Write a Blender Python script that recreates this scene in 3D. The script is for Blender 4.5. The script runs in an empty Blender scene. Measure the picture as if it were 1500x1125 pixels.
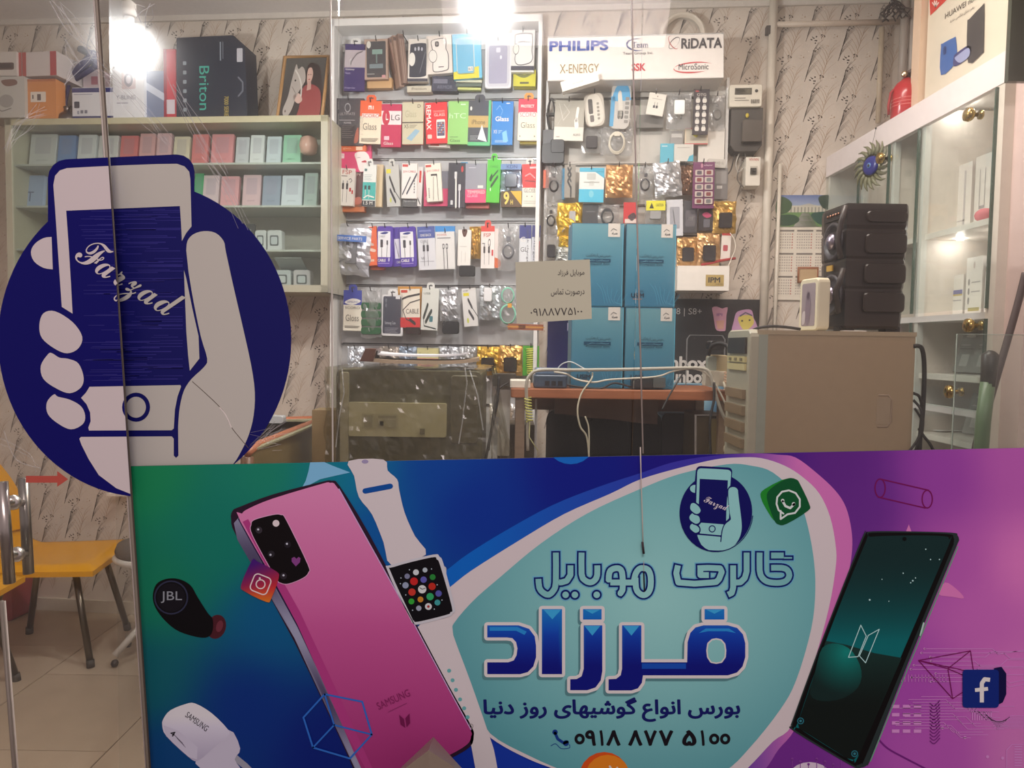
import bpy, math, random, unicodedata
import numpy as np
from mathutils import Vector, Matrix, noise
from mathutils.geometry import delaunay_2d_cdt

# ---------------------------------------------------------------- camera, world, lights, exposure
SC = bpy.context.scene
COL = SC.collection
FPX = 1083.0
cam_data = bpy.data.cameras.new('camera')
cam = bpy.data.objects.new('camera', cam_data); COL.objects.link(cam)
cam_data.sensor_width = 36.0; cam_data.lens = FPX * 36.0 / 1500.0; cam_data.clip_start = 0.02
CAM = Vector((0, 0, 1.35))
ROT = Matrix.Rotation(math.radians(90 - 3.05), 3, 'X') @ Matrix.Rotation(math.radians(0.87), 3, 'Z')
cam.matrix_world = Matrix.Translation(CAM) @ ROT.to_4x4()
SC.camera = cam

world = bpy.data.worlds.new('world'); SC.world = world; world.use_nodes = True
world.node_tree.nodes['Background'].inputs[0].default_value = (1.0, 0.80, 0.80, 1)
world.node_tree.nodes['Background'].inputs[1].default_value = 0.40
SC.view_settings.view_transform = 'Standard'; SC.view_settings.look = 'None'
SC.view_settings.exposure = 0.0; SC.view_settings.gamma = 1.0
SC.view_settings.use_curve_mapping = False
SC.cycles.transparent_max_bounces = 32
SC.cycles.max_bounces = 10

def light(name, kind, loc, energy, color, size=0.1, rot=None, size_y=None):
    d = bpy.data.lights.new(name, kind); d.energy = energy; d.color = color
    if kind == 'AREA':
        d.size = size
        if size_y: d.shape = 'RECTANGLE'; d.size_y = size_y
    elif kind == 'POINT': d.shadow_soft_size = size
    o = bpy.data.objects.new(name, d); COL.objects.link(o); o.location = loc
    if rot: o.rotation_euler = rot
    return o
BULB1 = Vector((-1.179, 2.3, 2.235)); BULB2 = Vector((-0.096, 2.3, 2.375))
light('bulb_light', 'POINT', BULB1, 34, (0.99, 0.98, 0.97), 0.035)
light('bulb_light', 'POINT', BULB2, 52, (0.99, 0.98, 0.97), 0.035)
# warm fill light added under the ceiling, above the frame, to brighten the room
light('ceiling_fill_light', 'AREA', (0.62, 2.0, 2.82), 22, (1.0, 0.88, 0.80), 0.9, (0, 0, 0), 0.12)
# shop sign / street lamp light over the pavement
light('street_light', 'AREA', (0.2, -1.3, 3.2), 42, (1.0, 0.84, 0.83), 1.2, (math.radians(48), 0, 0), 0.6)

# ---------------------------------------------------------------- helpers
random.seed(7)
def lin(c):
    r = []
    for x in c[:3]:
        x = max(0.0, x) / 255.0
        r.append(x / 12.92 if x <= 0.04045 else ((x + 0.055) / 1.055) ** 2.4)
    return tuple(r)
def dim(c, k): return tuple(x * k for x in c)
def mixc(a, b, t):
    t = min(1, max(0, t)); return tuple(x * (1 - t) + y * t for x, y in zip(a, b))
def ray(px, py):
    return (ROT @ Vector(((px - 750) / FPX, -(py - 562.5) / FPX, -1))).normalized()
class Plane:
    def __init__(s, p, n):
        s.p = Vector(p); s.n = Vector(n).normalized()
        s.u = Vector((-s.n.y, s.n.x, 0)).normalized() if abs(s.n.z) < .9 else Vector((1, 0, 0))
        s.v = Vector((0, 0, 1)) if abs(s.n.z) < .9 else Vector((0, 1, 0))
    def off(s, d): return Plane(s.p + s.n * d, s.n)
    def at(s, px, py):
        d = ray(px, py); t = (s.p - CAM).dot(s.n) / d.dot(s.n)
        return CAM + d * t
def front(y): return Plane((0, y, 0), (0, -1, 0))
GLASS_Y = 1.30
GP = front(GLASS_Y)
WALL = Plane((-2.16, 3.6, 0), (-0.09, -1, 0))
WU = WALL.u if WALL.u.x > 0 else -WALL.u
def wy(x): return 3.6 - 0.09 * (x + 2.16)
Z = Vector((0, 0, 1))

MATS = {}
def nt(name):
    m = bpy.data.materials.new(name); m.use_nodes = True
    t = m.node_tree; b = t.nodes['Principled BSDF']
    return m, t, b
def mat(key):
    """Materials read the object's own colour (attribute Col); key picks the surface finish."""
    if key in MATS: return MATS[key]
    P = dict(matte=(.75, 0, .3, 60, .05), ink=(.5, 0, 0, 60, .0), gloss=(.22, 0, .05, 20, .02), satin=(.42, 0, .15, 40, .04), metal=(.28, 1, .1, 40, .05),
             brass=(.2, 1, 0, 40, 0), foil=(.3, .62, .5, 60, .1), wood=(.45, 0, .2, 10, .15), cloth=(.95, 0, .6, 300, .1), paint=(.55, 0, .15, 12, .07),
             wallpaper=(.7, 0, .1, 5, .10), tile=(.32, 0, .05, 7, .10), rubber=(.6, 0, .2, 80, .05), vinyl=(.5, 0, .0, 60, .0))
    m, t, b = nt(key)
    N = t.nodes; L = t.links
    if key in P:
        ro, me, bs, sc, var = P[key]
        a = N.new('ShaderNodeAttribute'); a.attribute_name = 'Col'
        src = a.outputs['Color']
        tc = N.new('ShaderNodeTexCoord'); nz = N.new('ShaderNodeTexNoise'); nz.inputs['Scale'].default_value = sc; nz.inputs['Detail'].default_value = 4
        L.new(tc.outputs['Object'], nz.inputs['Vector'])
        if key == 'wood':
            mp = N.new('ShaderNodeMapping'); mp.inputs['Scale'].default_value = (1, 14, 14)
            L.new(tc.outputs['Object'], mp.inputs['Vector']); L.new(mp.outputs['Vector'], nz.inputs['Vector'])
        if var:
            mr = N.new('ShaderNodeMapRange'); mr.inputs['To Min'].default_value = 1 - var * 1.6; mr.inputs['To Max'].default_value = 1 + var * 1.6
            L.new(nz.outputs['Fac'], mr.inputs['Value'])
            mx = N.new('ShaderNodeVectorMath'); mx.operation = 'SCALE'
            L.new(src, mx.inputs[0]); L.new(mr.outputs['Result'], mx.inputs['Scale']); src = mx.outputs['Vector']
        L.new(src, b.inputs['Base Color'])
        b.inputs['Roughness'].default_value = ro; b.inputs['Metallic'].default_value = me
        if key == 'vinyl': b.inputs['Specular IOR Level'].default_value = .2
        if bs:
            bu = N.new('ShaderNodeBump'); bu.inputs['Strength'].default_value = bs; bu.inputs['Distance'].default_value = .002
            L.new(nz.outputs['Fac'], bu.inputs['Height']); L.new(bu.outputs['Normal'], b.inputs['Normal'])
    else:
        N.remove(b); out = N['Material Output']
        def glassy(tint, refl, rough, haze, hazecol, scatter=0.0, hrough=.35):
            tr = N.new('ShaderNodeBsdfTransparent'); tr.inputs[0].default_value = (*tint, 1)
            gl = N.new('ShaderNodeBsdfGlossy'); gl.inputs['Roughness'].default_value = rough
            fr = N.new('ShaderNodeFresnel'); fr.inputs['IOR'].default_value = refl
            ge = N.new('ShaderNodeNewGeometry'); fb = N.new('ShaderNodeMath'); fb.operation = 'SUBTRACT'; fb.inputs[0].default_value = 1; L.new(ge.outputs['Backfacing'], fb.inputs[1])
            fm = N.new('ShaderNodeMath'); fm.operation = 'MULTIPLY'; L.new(fr.outputs[0], fm.inputs[0]); L.new(fb.outputs[0], fm.inputs[1])
            m1 = N.new('ShaderNodeMixShader'); L.new(fm.outputs[0], m1.inputs[0]); L.new(tr.outputs[0], m1.inputs[1]); L.new(gl.outputs[0], m1.inputs[2])
            res = m1.outputs[0]
            if scatter:
                rf = N.new('ShaderNodeBsdfRefraction'); rf.inputs['IOR'].default_value = 1.03; rf.inputs['Roughness'].default_value = hrough
                m3 = N.new('ShaderNodeMixShader'); m3.inputs[0].default_value = scatter
                L.new(res, m3.inputs[1]); L.new(rf.outputs[0], m3.inputs[2]); res = m3.outputs[0]
            df = N.new('ShaderNodeBsdfDiffuse'); df.inputs[0].default_value = (*hazecol, 1)
            tl = N.new('ShaderNodeBsdfTranslucent'); tl.inputs[0].default_value = (*hazecol, 1)
            ad = N.new('ShaderNodeMixShader'); ad.inputs[0].default_value = .5; L.new(df.outputs[0], ad.inputs[1]); L.new(tl.outputs[0], ad.inputs[2])
            m2 = N.new('ShaderNodeMixShader'); L.new(res, m2.inputs[1]); L.new(ad.outputs[0], m2.inputs[2])
            tc = N.new('ShaderNodeTexCoord'); nz = N.new('ShaderNodeTexNoise'); nz.inputs['Scale'].default_value = 3.5; nz.inputs['Detail'].default_value = 6
            L.new(tc.outputs['Object'], nz.inputs['Vector'])
            mr = N.new('ShaderNodeMapRange'); mr.inputs['From Min'].default_value = .3; mr.inputs['From Max'].default_value = .75
            mr.inputs['To Min'].default_value = haze * .4; mr.inputs['To Max'].default_value = haze * 1.6
            L.new(nz.outputs['Fac'], mr.inputs['Value']); L.new(mr.outputs['Result'], m2.inputs[0])
            L.new(m2.outputs[0], out.inputs[0])
        if key == 'pane': glassy((.985, .99, .985), 1.28, .01, .010, (.8, .8, .8), .045, 1.0)
        elif key == 'door_pane': glassy((.98, .985, .98), 1.28, .01, .02, (.85, .82, .84), .05, 1.0)
        elif key == 'cabinet_glass': glassy((.95, .98, .965), 1.40, .015, .03, (.8, .85, .82))
        elif key == 'clear': glassy((.9, .9, .9), 1.7, .14, .30, (.8, .8, .79))
        elif key == 'cover': glassy((.84, .83, .76), 1.55, .12, .06, (.55, .54, .42))
        elif key == 'scratch': glassy((.9, .9, .9), 1.3, .2, .28, (.95, .93, .97))
        elif key == 'bulb':
            e = N.new('ShaderNodeEmission'); e.inputs[0].default_value = (1, .97, .95, 1); e.inputs[1].default_value = 60
            L.new(e.outputs[0], out.inputs[0])
    MATS[key] = m
    return m

class MB:
    def __init__(s): s.v = []; s.c = []; s.f = []; s.m = []; s.k = []; s.sm = []
    def add(s, vs, fs, col, m='matte', smooth=False, conv=True):
        b = len(s.v); s.v.extend(Vector(x) for x in vs)
        if callable(col): s.c.extend(col(i) for i in range(len(vs)))
        else:
            cc = lin(col); s.c.extend([cc] * len(vs))
        if m not in s.k: s.k.append(m)
        mi = s.k.index(m)
        for f in fs: s.f.append(tuple(b + i for i in f)); s.m.append(mi); s.sm.append(smooth)
        return s
    def box(s, c, U, V, W, col, m='matte'):
        """box centred at c with half vectors U V W"""
        c = Vector(c); U = Vector(U); V = Vector(V); W = Vector(W)
        vs = [c + U * a + V * b + W * d for a in (-1, 1) for b in (-1, 1) for d in (-1, 1)]
        fs = [(0, 1, 3, 2), (4, 6, 7, 5), (0, 4, 5, 1), (2, 3, 7, 6), (0, 2, 6, 4), (1, 5, 7, 3)]
        if U.cross(V).dot(W) < 0: fs = [f[::-1] for f in fs]
        return s.add(vs, fs, col, m)
    def abox(s, x0, x1, y0, y1, z0, z1, col, m='matte'):
        return s.box(((x0 + x1) / 2, (y0 + y1) / 2, (z0 + z1) / 2), ((x1 - x0) / 2, 0, 0), (0, (y1 - y0) / 2, 0), (0, 0, (z1 - z0) / 2), col, m)
    def rbox(s, c, U, V, W, r, col, m='matte', n=3):
        """rounded-outline prism: rounded rectangle in U,V extruded +-W, with a small chamfer"""
        c = Vector(c); U = Vector(U); V = Vector(V); W = Vector(W)
        lu, lv = U.length, V.length; r = min(r, lu * .95, lv * .95); u = U / lu; v = V / lv
        pts = []
        for k, (sx, sy) in enumerate(((1, 1), (-1, 1), (-1, -1), (1, -1))):
            for i in range(n + 1):
                a = math.pi / 2 * (k + i / n)
                pts.append((sx * (lu - r) + r * math.cos(a), sy * (lv - r) + r * math.sin(a)))
        return s.prism([c + u * a + v * b for a, b in pts], W, col, m, ch=min(r * .3, .004))
    def prism(s, ring, W, col, m='matte', ch=0.0):
        W = Vector(W); n = len(ring); ring = [Vector(p) for p in ring]
        cen = sum(ring, Vector()) / n; w = W.normalized()
        def sh(p, d): 
            q = p - cen; L = q.length
            return cen + q * max(.2, (L - d) / L) if L else p
        rows = [[sh(p, ch) - W for p in ring], [p - W + w * ch for p in ring], [p + W - w * ch for p in ring], [sh(p, ch) + W for p in ring]] if ch else [[p - W for p in ring], [p + W for p in ring]]
        vs = [p for r in rows for p in r]; fs = []
        for k in range(len(rows) - 1):
            for i in range(n):
                j = (i + 1) % n; fs.append((k * n + i, k * n + j, (k + 1) * n + j, (k + 1) * n + i))
        fs.append(tuple(range(n))[::-1]); fs.append(tuple((len(rows) - 1) * n + i for i in range(n)))
        return s.add(vs, fs, col, m)
    def tube(s, pts, r, col, m='satin', n=8, closed=False, cap=True):
        pts = [Vector(p) for p in pts]; N = len(pts); vs = []; fs = []
        rr = r if isinstance(r, (list, tuple)) else [r] * N
        prev = None
        for i, p in enumerate(pts):
            if closed: t = pts[(i + 1) % N] - pts[i - 1]
            else: t = pts[min(i + 1, N - 1)] - pts[max(i - 1, 0)]
            t = t.normalized() if t.length > 1e-9 else Vector((0, 0, 1))
            if prev is None:
                a = Vector((0, 0, 1)) if abs(t.z) < .9 else Vector((1, 0, 0)); x = t.cross(a).normalized()
            else:
                x = (prev - t * prev.dot(t)); x = x.normalized() if x.length > 1e-6 else t.orthogonal().normalized()
            prev = x; y = t.cross(x)
            for k in range(n):
                a = 2 * math.pi * k / n; vs.append(p + (x * math.cos(a) + y * math.sin(a)) * rr[i])
        for i in range(N if closed else N - 1):
            j = (i + 1) % N
            for k in range(n):
                l = (k + 1) % n; fs.append((i * n + k, i * n + l, j * n + l, j * n + k))
        if cap and not closed: fs.append(tuple(range(n))[::-1]); fs.append(tuple((N - 1) * n + k for k in range(n)))
        return s.add(vs, fs, col, m, smooth=True)
    def lathe(s, o, axis, prof, col, m='satin', n=20):
        """prof: list of (radius, height along axis)"""
        o = Vector(o); ax = Vector(axis).normalized(); x = ax.orthogonal().normalized(); y = ax.cross(x); vs = []; fs = []
        for r, h in prof:
            for k in range(n):
                a = 2 * math.pi * k / n; vs.append(o + ax * h + (x * math.cos(a) + y * math.sin(a)) * max(r, 1e-5))
        for i in range(len(prof) - 1):
            for k in range(n):
                l = (k + 1) % n; fs.append((i * n + k, i * n + l, (i + 1) * n + l, (i + 1) * n + k))
        fs.append(tuple(range(n))[::-1]); fs.append(tuple((len(prof) - 1) * n + k for k in range(n)))
        return s.add(vs, fs, col, m, smooth=True)
    def ball(s, c, r, col, m='satin', n=14, sc=(1, 1, 1)):
        vs = []; fs = []; c = Vector(c); R = n // 2
        for i in range(R + 1):
            t = math.pi * i / R
            for k in range(n):
                a = 2 * math.pi * k / n
                vs.append(c + Vector((math.sin(t) * math.cos(a) * sc[0], math.sin(t) * math.sin(a) * sc[1], math.cos(t) * sc[2])) * r)
        for i in range(R):
            for k in range(n):
                l = (k + 1) % n; fs.append((i * n + k, (i + 1) * n + k, (i + 1) * n + l, i * n + l))
        return s.add(vs, fs, col, m, smooth=True)
    def grid(s, fn, nu, nv, col, m='matte', smooth=False):
        vs = []; cs = []
        for j in range(nv + 1):
            for i in range(nu + 1):
                vs.append(fn(i / nu, j / nv))
                if callable(col): cs.append(col(i / nu, j / nv))
        fs = [(j * (nu + 1) + i, (j + 1) * (nu + 1) + i, (j + 1) * (nu + 1) + i + 1, j * (nu + 1) + i + 1) for j in range(nv) for i in range(nu)]
        if callable(col):
            cc = [lin(c) for c in cs]; return s.add(vs, fs, lambda i: cc[i], m, smooth)
        return s.add(vs, fs, col, m, smooth)

def wloc(o):
    p = Vector(o.location)
    while o.parent: o = o.parent; p = p + Vector(o.location)
    return p
def link(name, mb, parent=None, loc=None):
    me = bpy.data.meshes.new(name)
    if loc is None:
        if parent: loc = wloc(parent)
        else:
            mn = [min(v[i] for v in mb.v) for i in range(3)]; mx = [max(v[i] for v in mb.v) for i in range(3)]
            loc = Vector(((mn[0] + mx[0]) / 2, (mn[1] + mx[1]) / 2, mn[2]))
    loc = Vector(loc)
    me.from_pydata([v - loc for v in mb.v], [], mb.f)
    for k in mb.k: me.materials.append(mat(k))
    me.polygons.foreach_set('material_index', mb.m); me.polygons.foreach_set('use_smooth', mb.sm)
    at = me.attributes.new('Col', 'FLOAT_COLOR', 'POINT')
    at.data.foreach_set('color', np.array([(*c, 1) for c in mb.c], dtype=np.float32).ravel())
    me.update()
    o = bpy.data.objects.new(name, me); COL.objects.link(o)
    if parent: o.parent = parent; o.location = loc - wloc(parent)
    else: o.location = loc
    return o
def tag(o, label=None, cat=None, group=None, kind=None):
    if label: o['label'] = label
    if cat: o['category'] = cat
    if group: o['group'] = group
    if kind: o['kind'] = kind
    return o
def thing(name, label, cat, loc, group=None):
    o = bpy.data.objects.new(name, None); COL.objects.link(o); o.location = loc; o.empty_display_size = .05
    return tag(o, label, cat, group)
def struct(name, mb, parent=None): return tag(link(name, mb, parent), kind='structure')

# ---------------------------------------------------------------- flat print: filled outlines, strokes and lettering
def fill2d(segs_pts, loops=None, extra=()):
    """loops: closed point lists, filled by non-zero winding. segs_pts: (points, directed edges) as alternative"""
    if loops is not None:
        P = []; E = []
        for lp in loops:
            b = len(P); P += [tuple(p[:2]) for p in lp]; n = len(lp)
            E += [(b + i, b + (i + 1) % n) for i in range(n)]
    else: P, E = segs_pts
    if not E: return [], []
    if len(E) > 120 and not len(extra):      # letters that do not touch are filled one group at a time
        iv = sorted((min(P[a][0], P[b][0]), max(P[a][0], P[b][0]), a, b) for a, b in E); groups = []; hi = -1e9
        for lo_, h_, a, b in iv:
            if lo_ > hi + 1e-9: groups.append([])
            groups[-1].append((a, b)); hi = max(hi, h_)
        if len(groups) > 1:
            VS = []; FS = []
            for g_ in groups:
                used = sorted({i for e in g_ for i in e}); ix = {k: i for i, k in enumerate(used)}
                v2, f2 = fill2d(([P[i] for i in used], [(ix[a], ix[b]) for a, b in g_])); k0 = len(VS); VS += v2; FS += [tuple(k0 + i for i in f) for f in f2]
            return VS, FS
    A = np.array([P[a] for a, b in E]); B = np.array([P[b] for a, b in E])
    allp = [Vector(p) for p in P] + [Vector(p) for p in extra]
    mn = A.min(0); mx = A.max(0); scale = max(mx - mn) or 1
    vs, _, fs, *_ = delaunay_2d_cdt(allp, E, [], 0, scale * 1e-5, False)
    V = np.array([(v.x, v.y) for v in vs]); out = []
    if not len(fs): return [], []
    C = np.array([V[list(f)].mean(0) for f in fs])
    w = np.zeros(len(C), int)
    for i0 in range(0, len(C), 400):
        c = C[i0:i0 + 400]
        cx = c[:, 0:1]; cy = c[:, 1:2]
        left = (B[:, 0] - A[:, 0]) * (cy - A[:, 1]) - (cx - A[:, 0]) * (B[:, 1] - A[:, 1])
        up = (A[:, 1] <= cy) & (B[:, 1] > cy) & (left > 0); dn = (A[:, 1] > cy) & (B[:, 1] <= cy) & (left < 0)
        w[i0:i0 + 400] = up.sum(1) - dn.sum(1)
    for f, k in zip(fs, w):
        if k: out.append(tuple(f))
    return [(v.x, v.y) for v in vs], out
def ccw(p):
    a = sum(p[i][0] * p[(i + 1) % len(p)][1] - p[(i + 1) % len(p)][0] * p[i][1] for i in range(len(p)))
    return list(p) if a > 0 else list(p)[::-1]
def circ(x, y, r, n=24, ry=None, rot=0):
    ry = r if ry is None else ry; c, s = math.cos(rot), math.sin(rot); o = []
    for i in range(n):
        a = 2 * math.pi * i / n; px, py = r * math.cos(a), ry * math.sin(a); o.append((x + px * c - py * s, y + px * s + py * c))
    return o
def stroke_loops(pts, w, closed=False, square=False, n=10):
    L = []; m = len(pts); h = w / 2
    for i in range(m if closed else m - 1):
        a = Vector(pts[i]); b = Vector(pts[(i + 1) % m]); d = (b - a)
        if d.length < 1e-9: continue
        d.normalize()
        if square and not closed:
            pass
        nrm = Vector((-d.y, d.x)) * h
        L.append(ccw([tuple(a + nrm), tuple(b + nrm), tuple(b - nrm), tuple(a - nrm)]))
    for i in range(m):
        if square and not closed and i in (0, m - 1): continue
        L.append(ccw(circ(pts[i][0], pts[i][1], h, n)))
    return L
def rrect(x0, y0, x1, y1, r, n=4):
    o = []
    for cx, cy, k in ((x1 - r, y1 - r, 0), (x0 + r, y1 - r, 1), (x0 + r, y0 + r, 2), (x1 - r, y0 + r, 3)):
        for i in range(n + 1):
            a = math.pi / 2 * (k + i / n); o.append((cx + r * math.cos(a), cy + r * math.sin(a)))
    return o
def smooth(pts, n=4, closed=True):
    """Catmull-Rom through the points"""
    o = []; m = len(pts)
    for i in range(m if closed else m - 1):
        p0, p1, p2, p3 = [Vector(pts[(i + k) % m] if closed else pts[max(0, min(m - 1, i + k))]) for k in (-1, 0, 1, 2)]
        for j in range(n):
            t = j / n
            o.append(tuple(.5 * ((2 * p1) + (p2 - p0) * t + (2 * p0 - 5 * p1 + 4 * p2 - p3) * t * t + (3 * p1 - p0 - 3 * p2 + p3) * t ** 3)))
    if not closed: o.append(tuple(pts[-1]))
    return o

FORMS = {}
for cp in list(range(0xFE70, 0xFEFD)) + list(range(0xFB50, 0xFC00)):
    d = unicodedata.decomposition(chr(cp)).split()
    if len(d) == 2 and d[0] in ('<isolated>', '<final>', '<initial>', '<medial>'):
        FORMS.setdefault(chr(int(d[1], 16)), {})[d[0][1:-1]] = chr(cp)
def shape(s):
    out = []
    for i, c in enumerate(s):
        f = FORMS.get(c)
        if not f: out.append(c); continue
        p = FORMS.get(s[i - 1]) if i else None
        n = FORMS.get(s[i + 1]) if i + 1 < len(s) else None
        jp = bool(p and 'initial' in p and 'final' in f); jn = bool(n and 'final' in n and 'initial' in f)
        k = 'medial' if jp and jn else 'final' if jp else 'initial' if jn else 'isolated'
        out.append(c if k == 'isolated' else f.get(k, c))
    return ''.join(reversed(out))
def script(s):
    """cursive letters"""
    o = ''
    for c in s:
        if 'A' <= c <= 'Z': o += chr(0x1D4D0 + ord(c) - 65)
        elif 'a' <= c <= 'z': o += chr(0x1D4EA + ord(c) - 97)
        else: o += c
    return o
TXT = {}
def glyphs(s, bold=0.0):
    key = (s, bold)
    if key in TXT: return TXT[key]
    cu = bpy.data.curves.new('t', 'FONT'); cu.body = s; cu.size = 1; cu.fill_mode = 'NONE'; cu.resolution_u = 3
    o = bpy.data.objects.new('t', cu); COL.objects.link(o); bpy.context.view_layer.update()
    m = bpy.data.meshes.new_from_object(o)
    P = [(v.co.x, v.co.y) for v in m.vertices]; E = [tuple(e.vertices) for e in m.edges]
    bpy.data.objects.remove(o); bpy.data.curves.remove(cu); bpy.data.meshes.remove(m)
    if not P: TXT[key] = ([], []); return TXT[key]
    if bold >= .02:
        ar = sum(P[a][0] * P[b][1] - P[b][0] * P[a][1] for a, b in E); base = len(P); P = list(P); E2 = []
        for a, b in E:
            for lp in stroke_loops([P[a], P[b]], bold * 2, n=6)[:2]:
                if ar < 0: lp = lp[::-1]
                k0 = len(P); P += lp; E2 += [(k0 + i, k0 + (i + 1) % len(lp)) for i in range(len(lp))]
        E = E + E2
    vs, fs = fill2d((P, E))
    used = sorted({i for f in fs for i in f}); ix = {k: i for i, k in enumerate(used)}
    vs = [vs[i] for i in used]; fs = [tuple(ix[i] for i in f) for f in fs]
    x0 = min(v[0] for v in vs); x1 = max(v[0] for v in vs); y0 = min(v[1] for v in vs); y1 = max(v[1] for v in vs)
    TXT[key] = ([((v[0] - x0) / (x1 - x0), (v[1] - y0) / (y1 - y0)) for v in vs], fs)
    return TXT[key]

class Print:
    """flat print laid on a surface given by surf(a, b, layer) -> world point; a to the right, b downwards"""
    def __init__(s, mb, surf, m='ink', tint=None): s.mb = mb; s.surf = surf; s.m = m; s.layer = 1; s.tint = tint or (lambda c: c)
    def put(s, vs, fs, col, m=None):
        if not fs: return
        pts = [s.surf(a, b, s.layer) for a, b in vs]
        N = s.surf(0, 0, 1) - s.surf(0, 0, 0); o = []
        for f in fs:
            n = (pts[f[1]] - pts[f[0]]).cross(pts[f[2]] - pts[f[0]])
            o.append(f if n.dot(N) > 0 else f[::-1])
        if callable(col):
            cc = [lin(s.tint(col(a, b))) for a, b in vs]; s.mb.add(pts, o, lambda i: cc[i], m or s.m)
        else: s.mb.add(pts, o, s.tint(col), m or s.m)
    def up(s, n=1): s.layer += n; return s
    def poly(s, pts, col, step=None, holes=(), m=None):
        if len(pts) < 3: return
        loops = [ccw(pts)] + [ccw(h)[::-1] for h in holes]; ex = []
        if step:
            xs = [p[0] for p in pts]; ys = [p[1] for p in pts]; x = min(xs) + step * .37
            while x < max(xs):
                y = min(ys) + step * .41
                while y < max(ys): ex.append((x, y)); y += step
                x += step
        vs, fs = fill2d(None, loops, ex); s.put(vs, fs, col, m)
    def union(s, loops, col, m=None): vs, fs = fill2d(None, loops); s.put(vs, fs, col, m)
    def line(s, pts, w, col, closed=False, square=False): s.union(stroke_loops(pts, w, closed, square, 8), col)
    def rect(s, x0, y0, x1, y1, col): s.put([(x0, y0), (x1, y0), (x1, y1), (x0, y1)], [(0, 1, 2, 3)], col)
    def disc(s, x, y, r, col, ry=None, n=20, rot=0): s.put(circ(x, y, r, n, ry, rot), [tuple(range(n))], col)
    def ring(s, x, y, r, w, col, ry=None, n=28): 
        ry = r if ry is None else ry; a = circ(x, y, r, n, ry); b = circ(x, y, r - w, n, ry - w)
        s.put(a + b, [(i, (i + 1) % n, n + (i + 1) % n, n + i) for i in range(n)], col)
    def text(s, t, x0, y0, x1, y1, col, bold=0.0, rot=0.0, m=None):
        """fit text into the box; rot in degrees, clockwise as seen, about the box centre"""
        vs, fs = glyphs(t, bold)
        cx, cy = (x0 + x1) / 2, (y0 + y1) / 2; w, h = x1 - x0, y1 - y0; c, sn = math.cos(math.radians(rot)), math.sin(math.radians(rot))
        o = []
        for a, b in vs:
            dx = (a - .5) * w; dy = (.5 - b) * h; o.append((cx + dx * c - dy * sn, cy + dx * sn + dy * c))
        s.put(o, fs, col, m)
def pixsurf(plane, eps=.0004):
    return lambda a, b, l: plane.at(a, b) + plane.n * eps * l
# ---------------------------------------------------------------- the room
CEIL = 2.86; XL, XR = -3.0, 1.72
def wp(x, z, off=0.0): return Vector((x, wy(x), z)) + WALL.n * off
fl = struct('floor', MB().abox(XL, XR, 1.0, 3.9, -.05, -.012, (96, 84, 70)))
n = 0
for i in range(-2, 7):
    for j in range(5):
        x1 = -1.86 + .55 * (i + 1); y1 = 2.9 + .55 * 1.5 - .55 * j + (0.0 if i % 2 else .275)
        x0 = x1 - .546; y0 = max(y1 - .546, 1.0)
        if x0 > XR or y0 > 3.82 or y1 < 1.1: continue
        k = random.uniform(-6, 6)
        link('tile', MB().abox(max(x0, XL), min(x1, XR), y0, min(y1, 3.83), -.014, random.uniform(-.0006, .0006), (178 + k, 160 + k, 138 + k), 'tile'), fl)
struct('ceiling', MB().abox(XL, XR + .2, 1.0, 3.95, CEIL, CEIL + .1, (232, 226, 222)))
wb = MB()
wb.box((wp(XL, 0) + wp(XR + .1, 0)) / 2 + Vector((0, .05, 1.45)), (wp(XR + .1, 0) - wp(XL, 0)) / 2, (0, .05, 0), (0, 0, 1.45), (214, 202, 188), 'wallpaper')
WB = struct('wall_back', wb)
# reed and sprig motif printed on the wallpaper, slightly raised ink
def motif(dark):
    R = random.Random(3 if dark else 9); L = []; wd = 1.0 if dark else .75
    for k in range(12):
        t = k / 12; x0 = -.018 + .026 * t; y0 = t * .10; ln = .066 * (1 - .25 * t) + R.uniform(-.008, .012); sl = R.uniform(.38, .8) * (1 if dark or k % 2 else -1)
        L.append([(x0 + sl * ln * q ** 1.4, y0 + ln * q * (1.15 - .25 * q), .0011 * wd * (1.0 - q * .5)) for q in (0, .3, .6, .85, 1)])
    D = []
    for _ in range(7 if dark else 3):
        cx, cz = R.uniform(-.004, .042), R.uniform(.108, .168)
        for q in range(3): D.append((cx + R.uniform(-.006, .006), cz + R.uniform(-.006, .006), R.uniform(.0022, .0042) * wd))
    K = 1.25; L = [[(a * K, b * K, c) for a, b, c in l] for l in L]; D = [(a * K, b * K - .01, c) for a, b, c in D]
    return L, D
def wallprint(name, P2W, u0, u1, z0, z1, parent):
    for dark, col, nm in ((1, (78, 70, 64), name), (0, (176, 144, 112), name)):
        L, D = motif(dark); mb = MB(); du, dz = .138, .172; iu = 0; u = u0 + (0 if dark else du / 2)
        while u < u1:
            z = z0 + (iu % 2) * dz * .5
            while z < z1:
                c = lin(mixc(col, (214, 202, 188), random.uniform(0, .35)))
                for st in L:
                    vs = []; fs = []
                    for i, (a, b, w) in enumerate(st): vs += [P2W(u + a - w, z + b), P2W(u + a + w, z + b)]
                    for i in range(len(st) - 1): fs.append((2 * i, 2 * i + 1, 2 * i + 3, 2 * i + 2))
                    mb.add(vs, fs, lambda i: c, 'ink')
                for a, b, r in D:
                    mb.add([P2W(u + a + r * math.cos(t), z + b + r * math.sin(t)) for t in (0, 1.57, 3.14, 4.71)], [(0, 1, 2, 3)], lambda i: c, 'ink')
                z += dz
            u += du; iu += 1
        tag(link(nm, mb, parent), kind='stuff')
wallprint('wallpaper_print', lambda u, z: wp(u, z, .0012), XL, XR, .02, 2.82, WB)
wl = struct('wall_left', MB().abox(XL - .1, XL, 1.25, 3.95, 0, 2.9, (198, 182, 160), 'wallpaper'))
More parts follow.
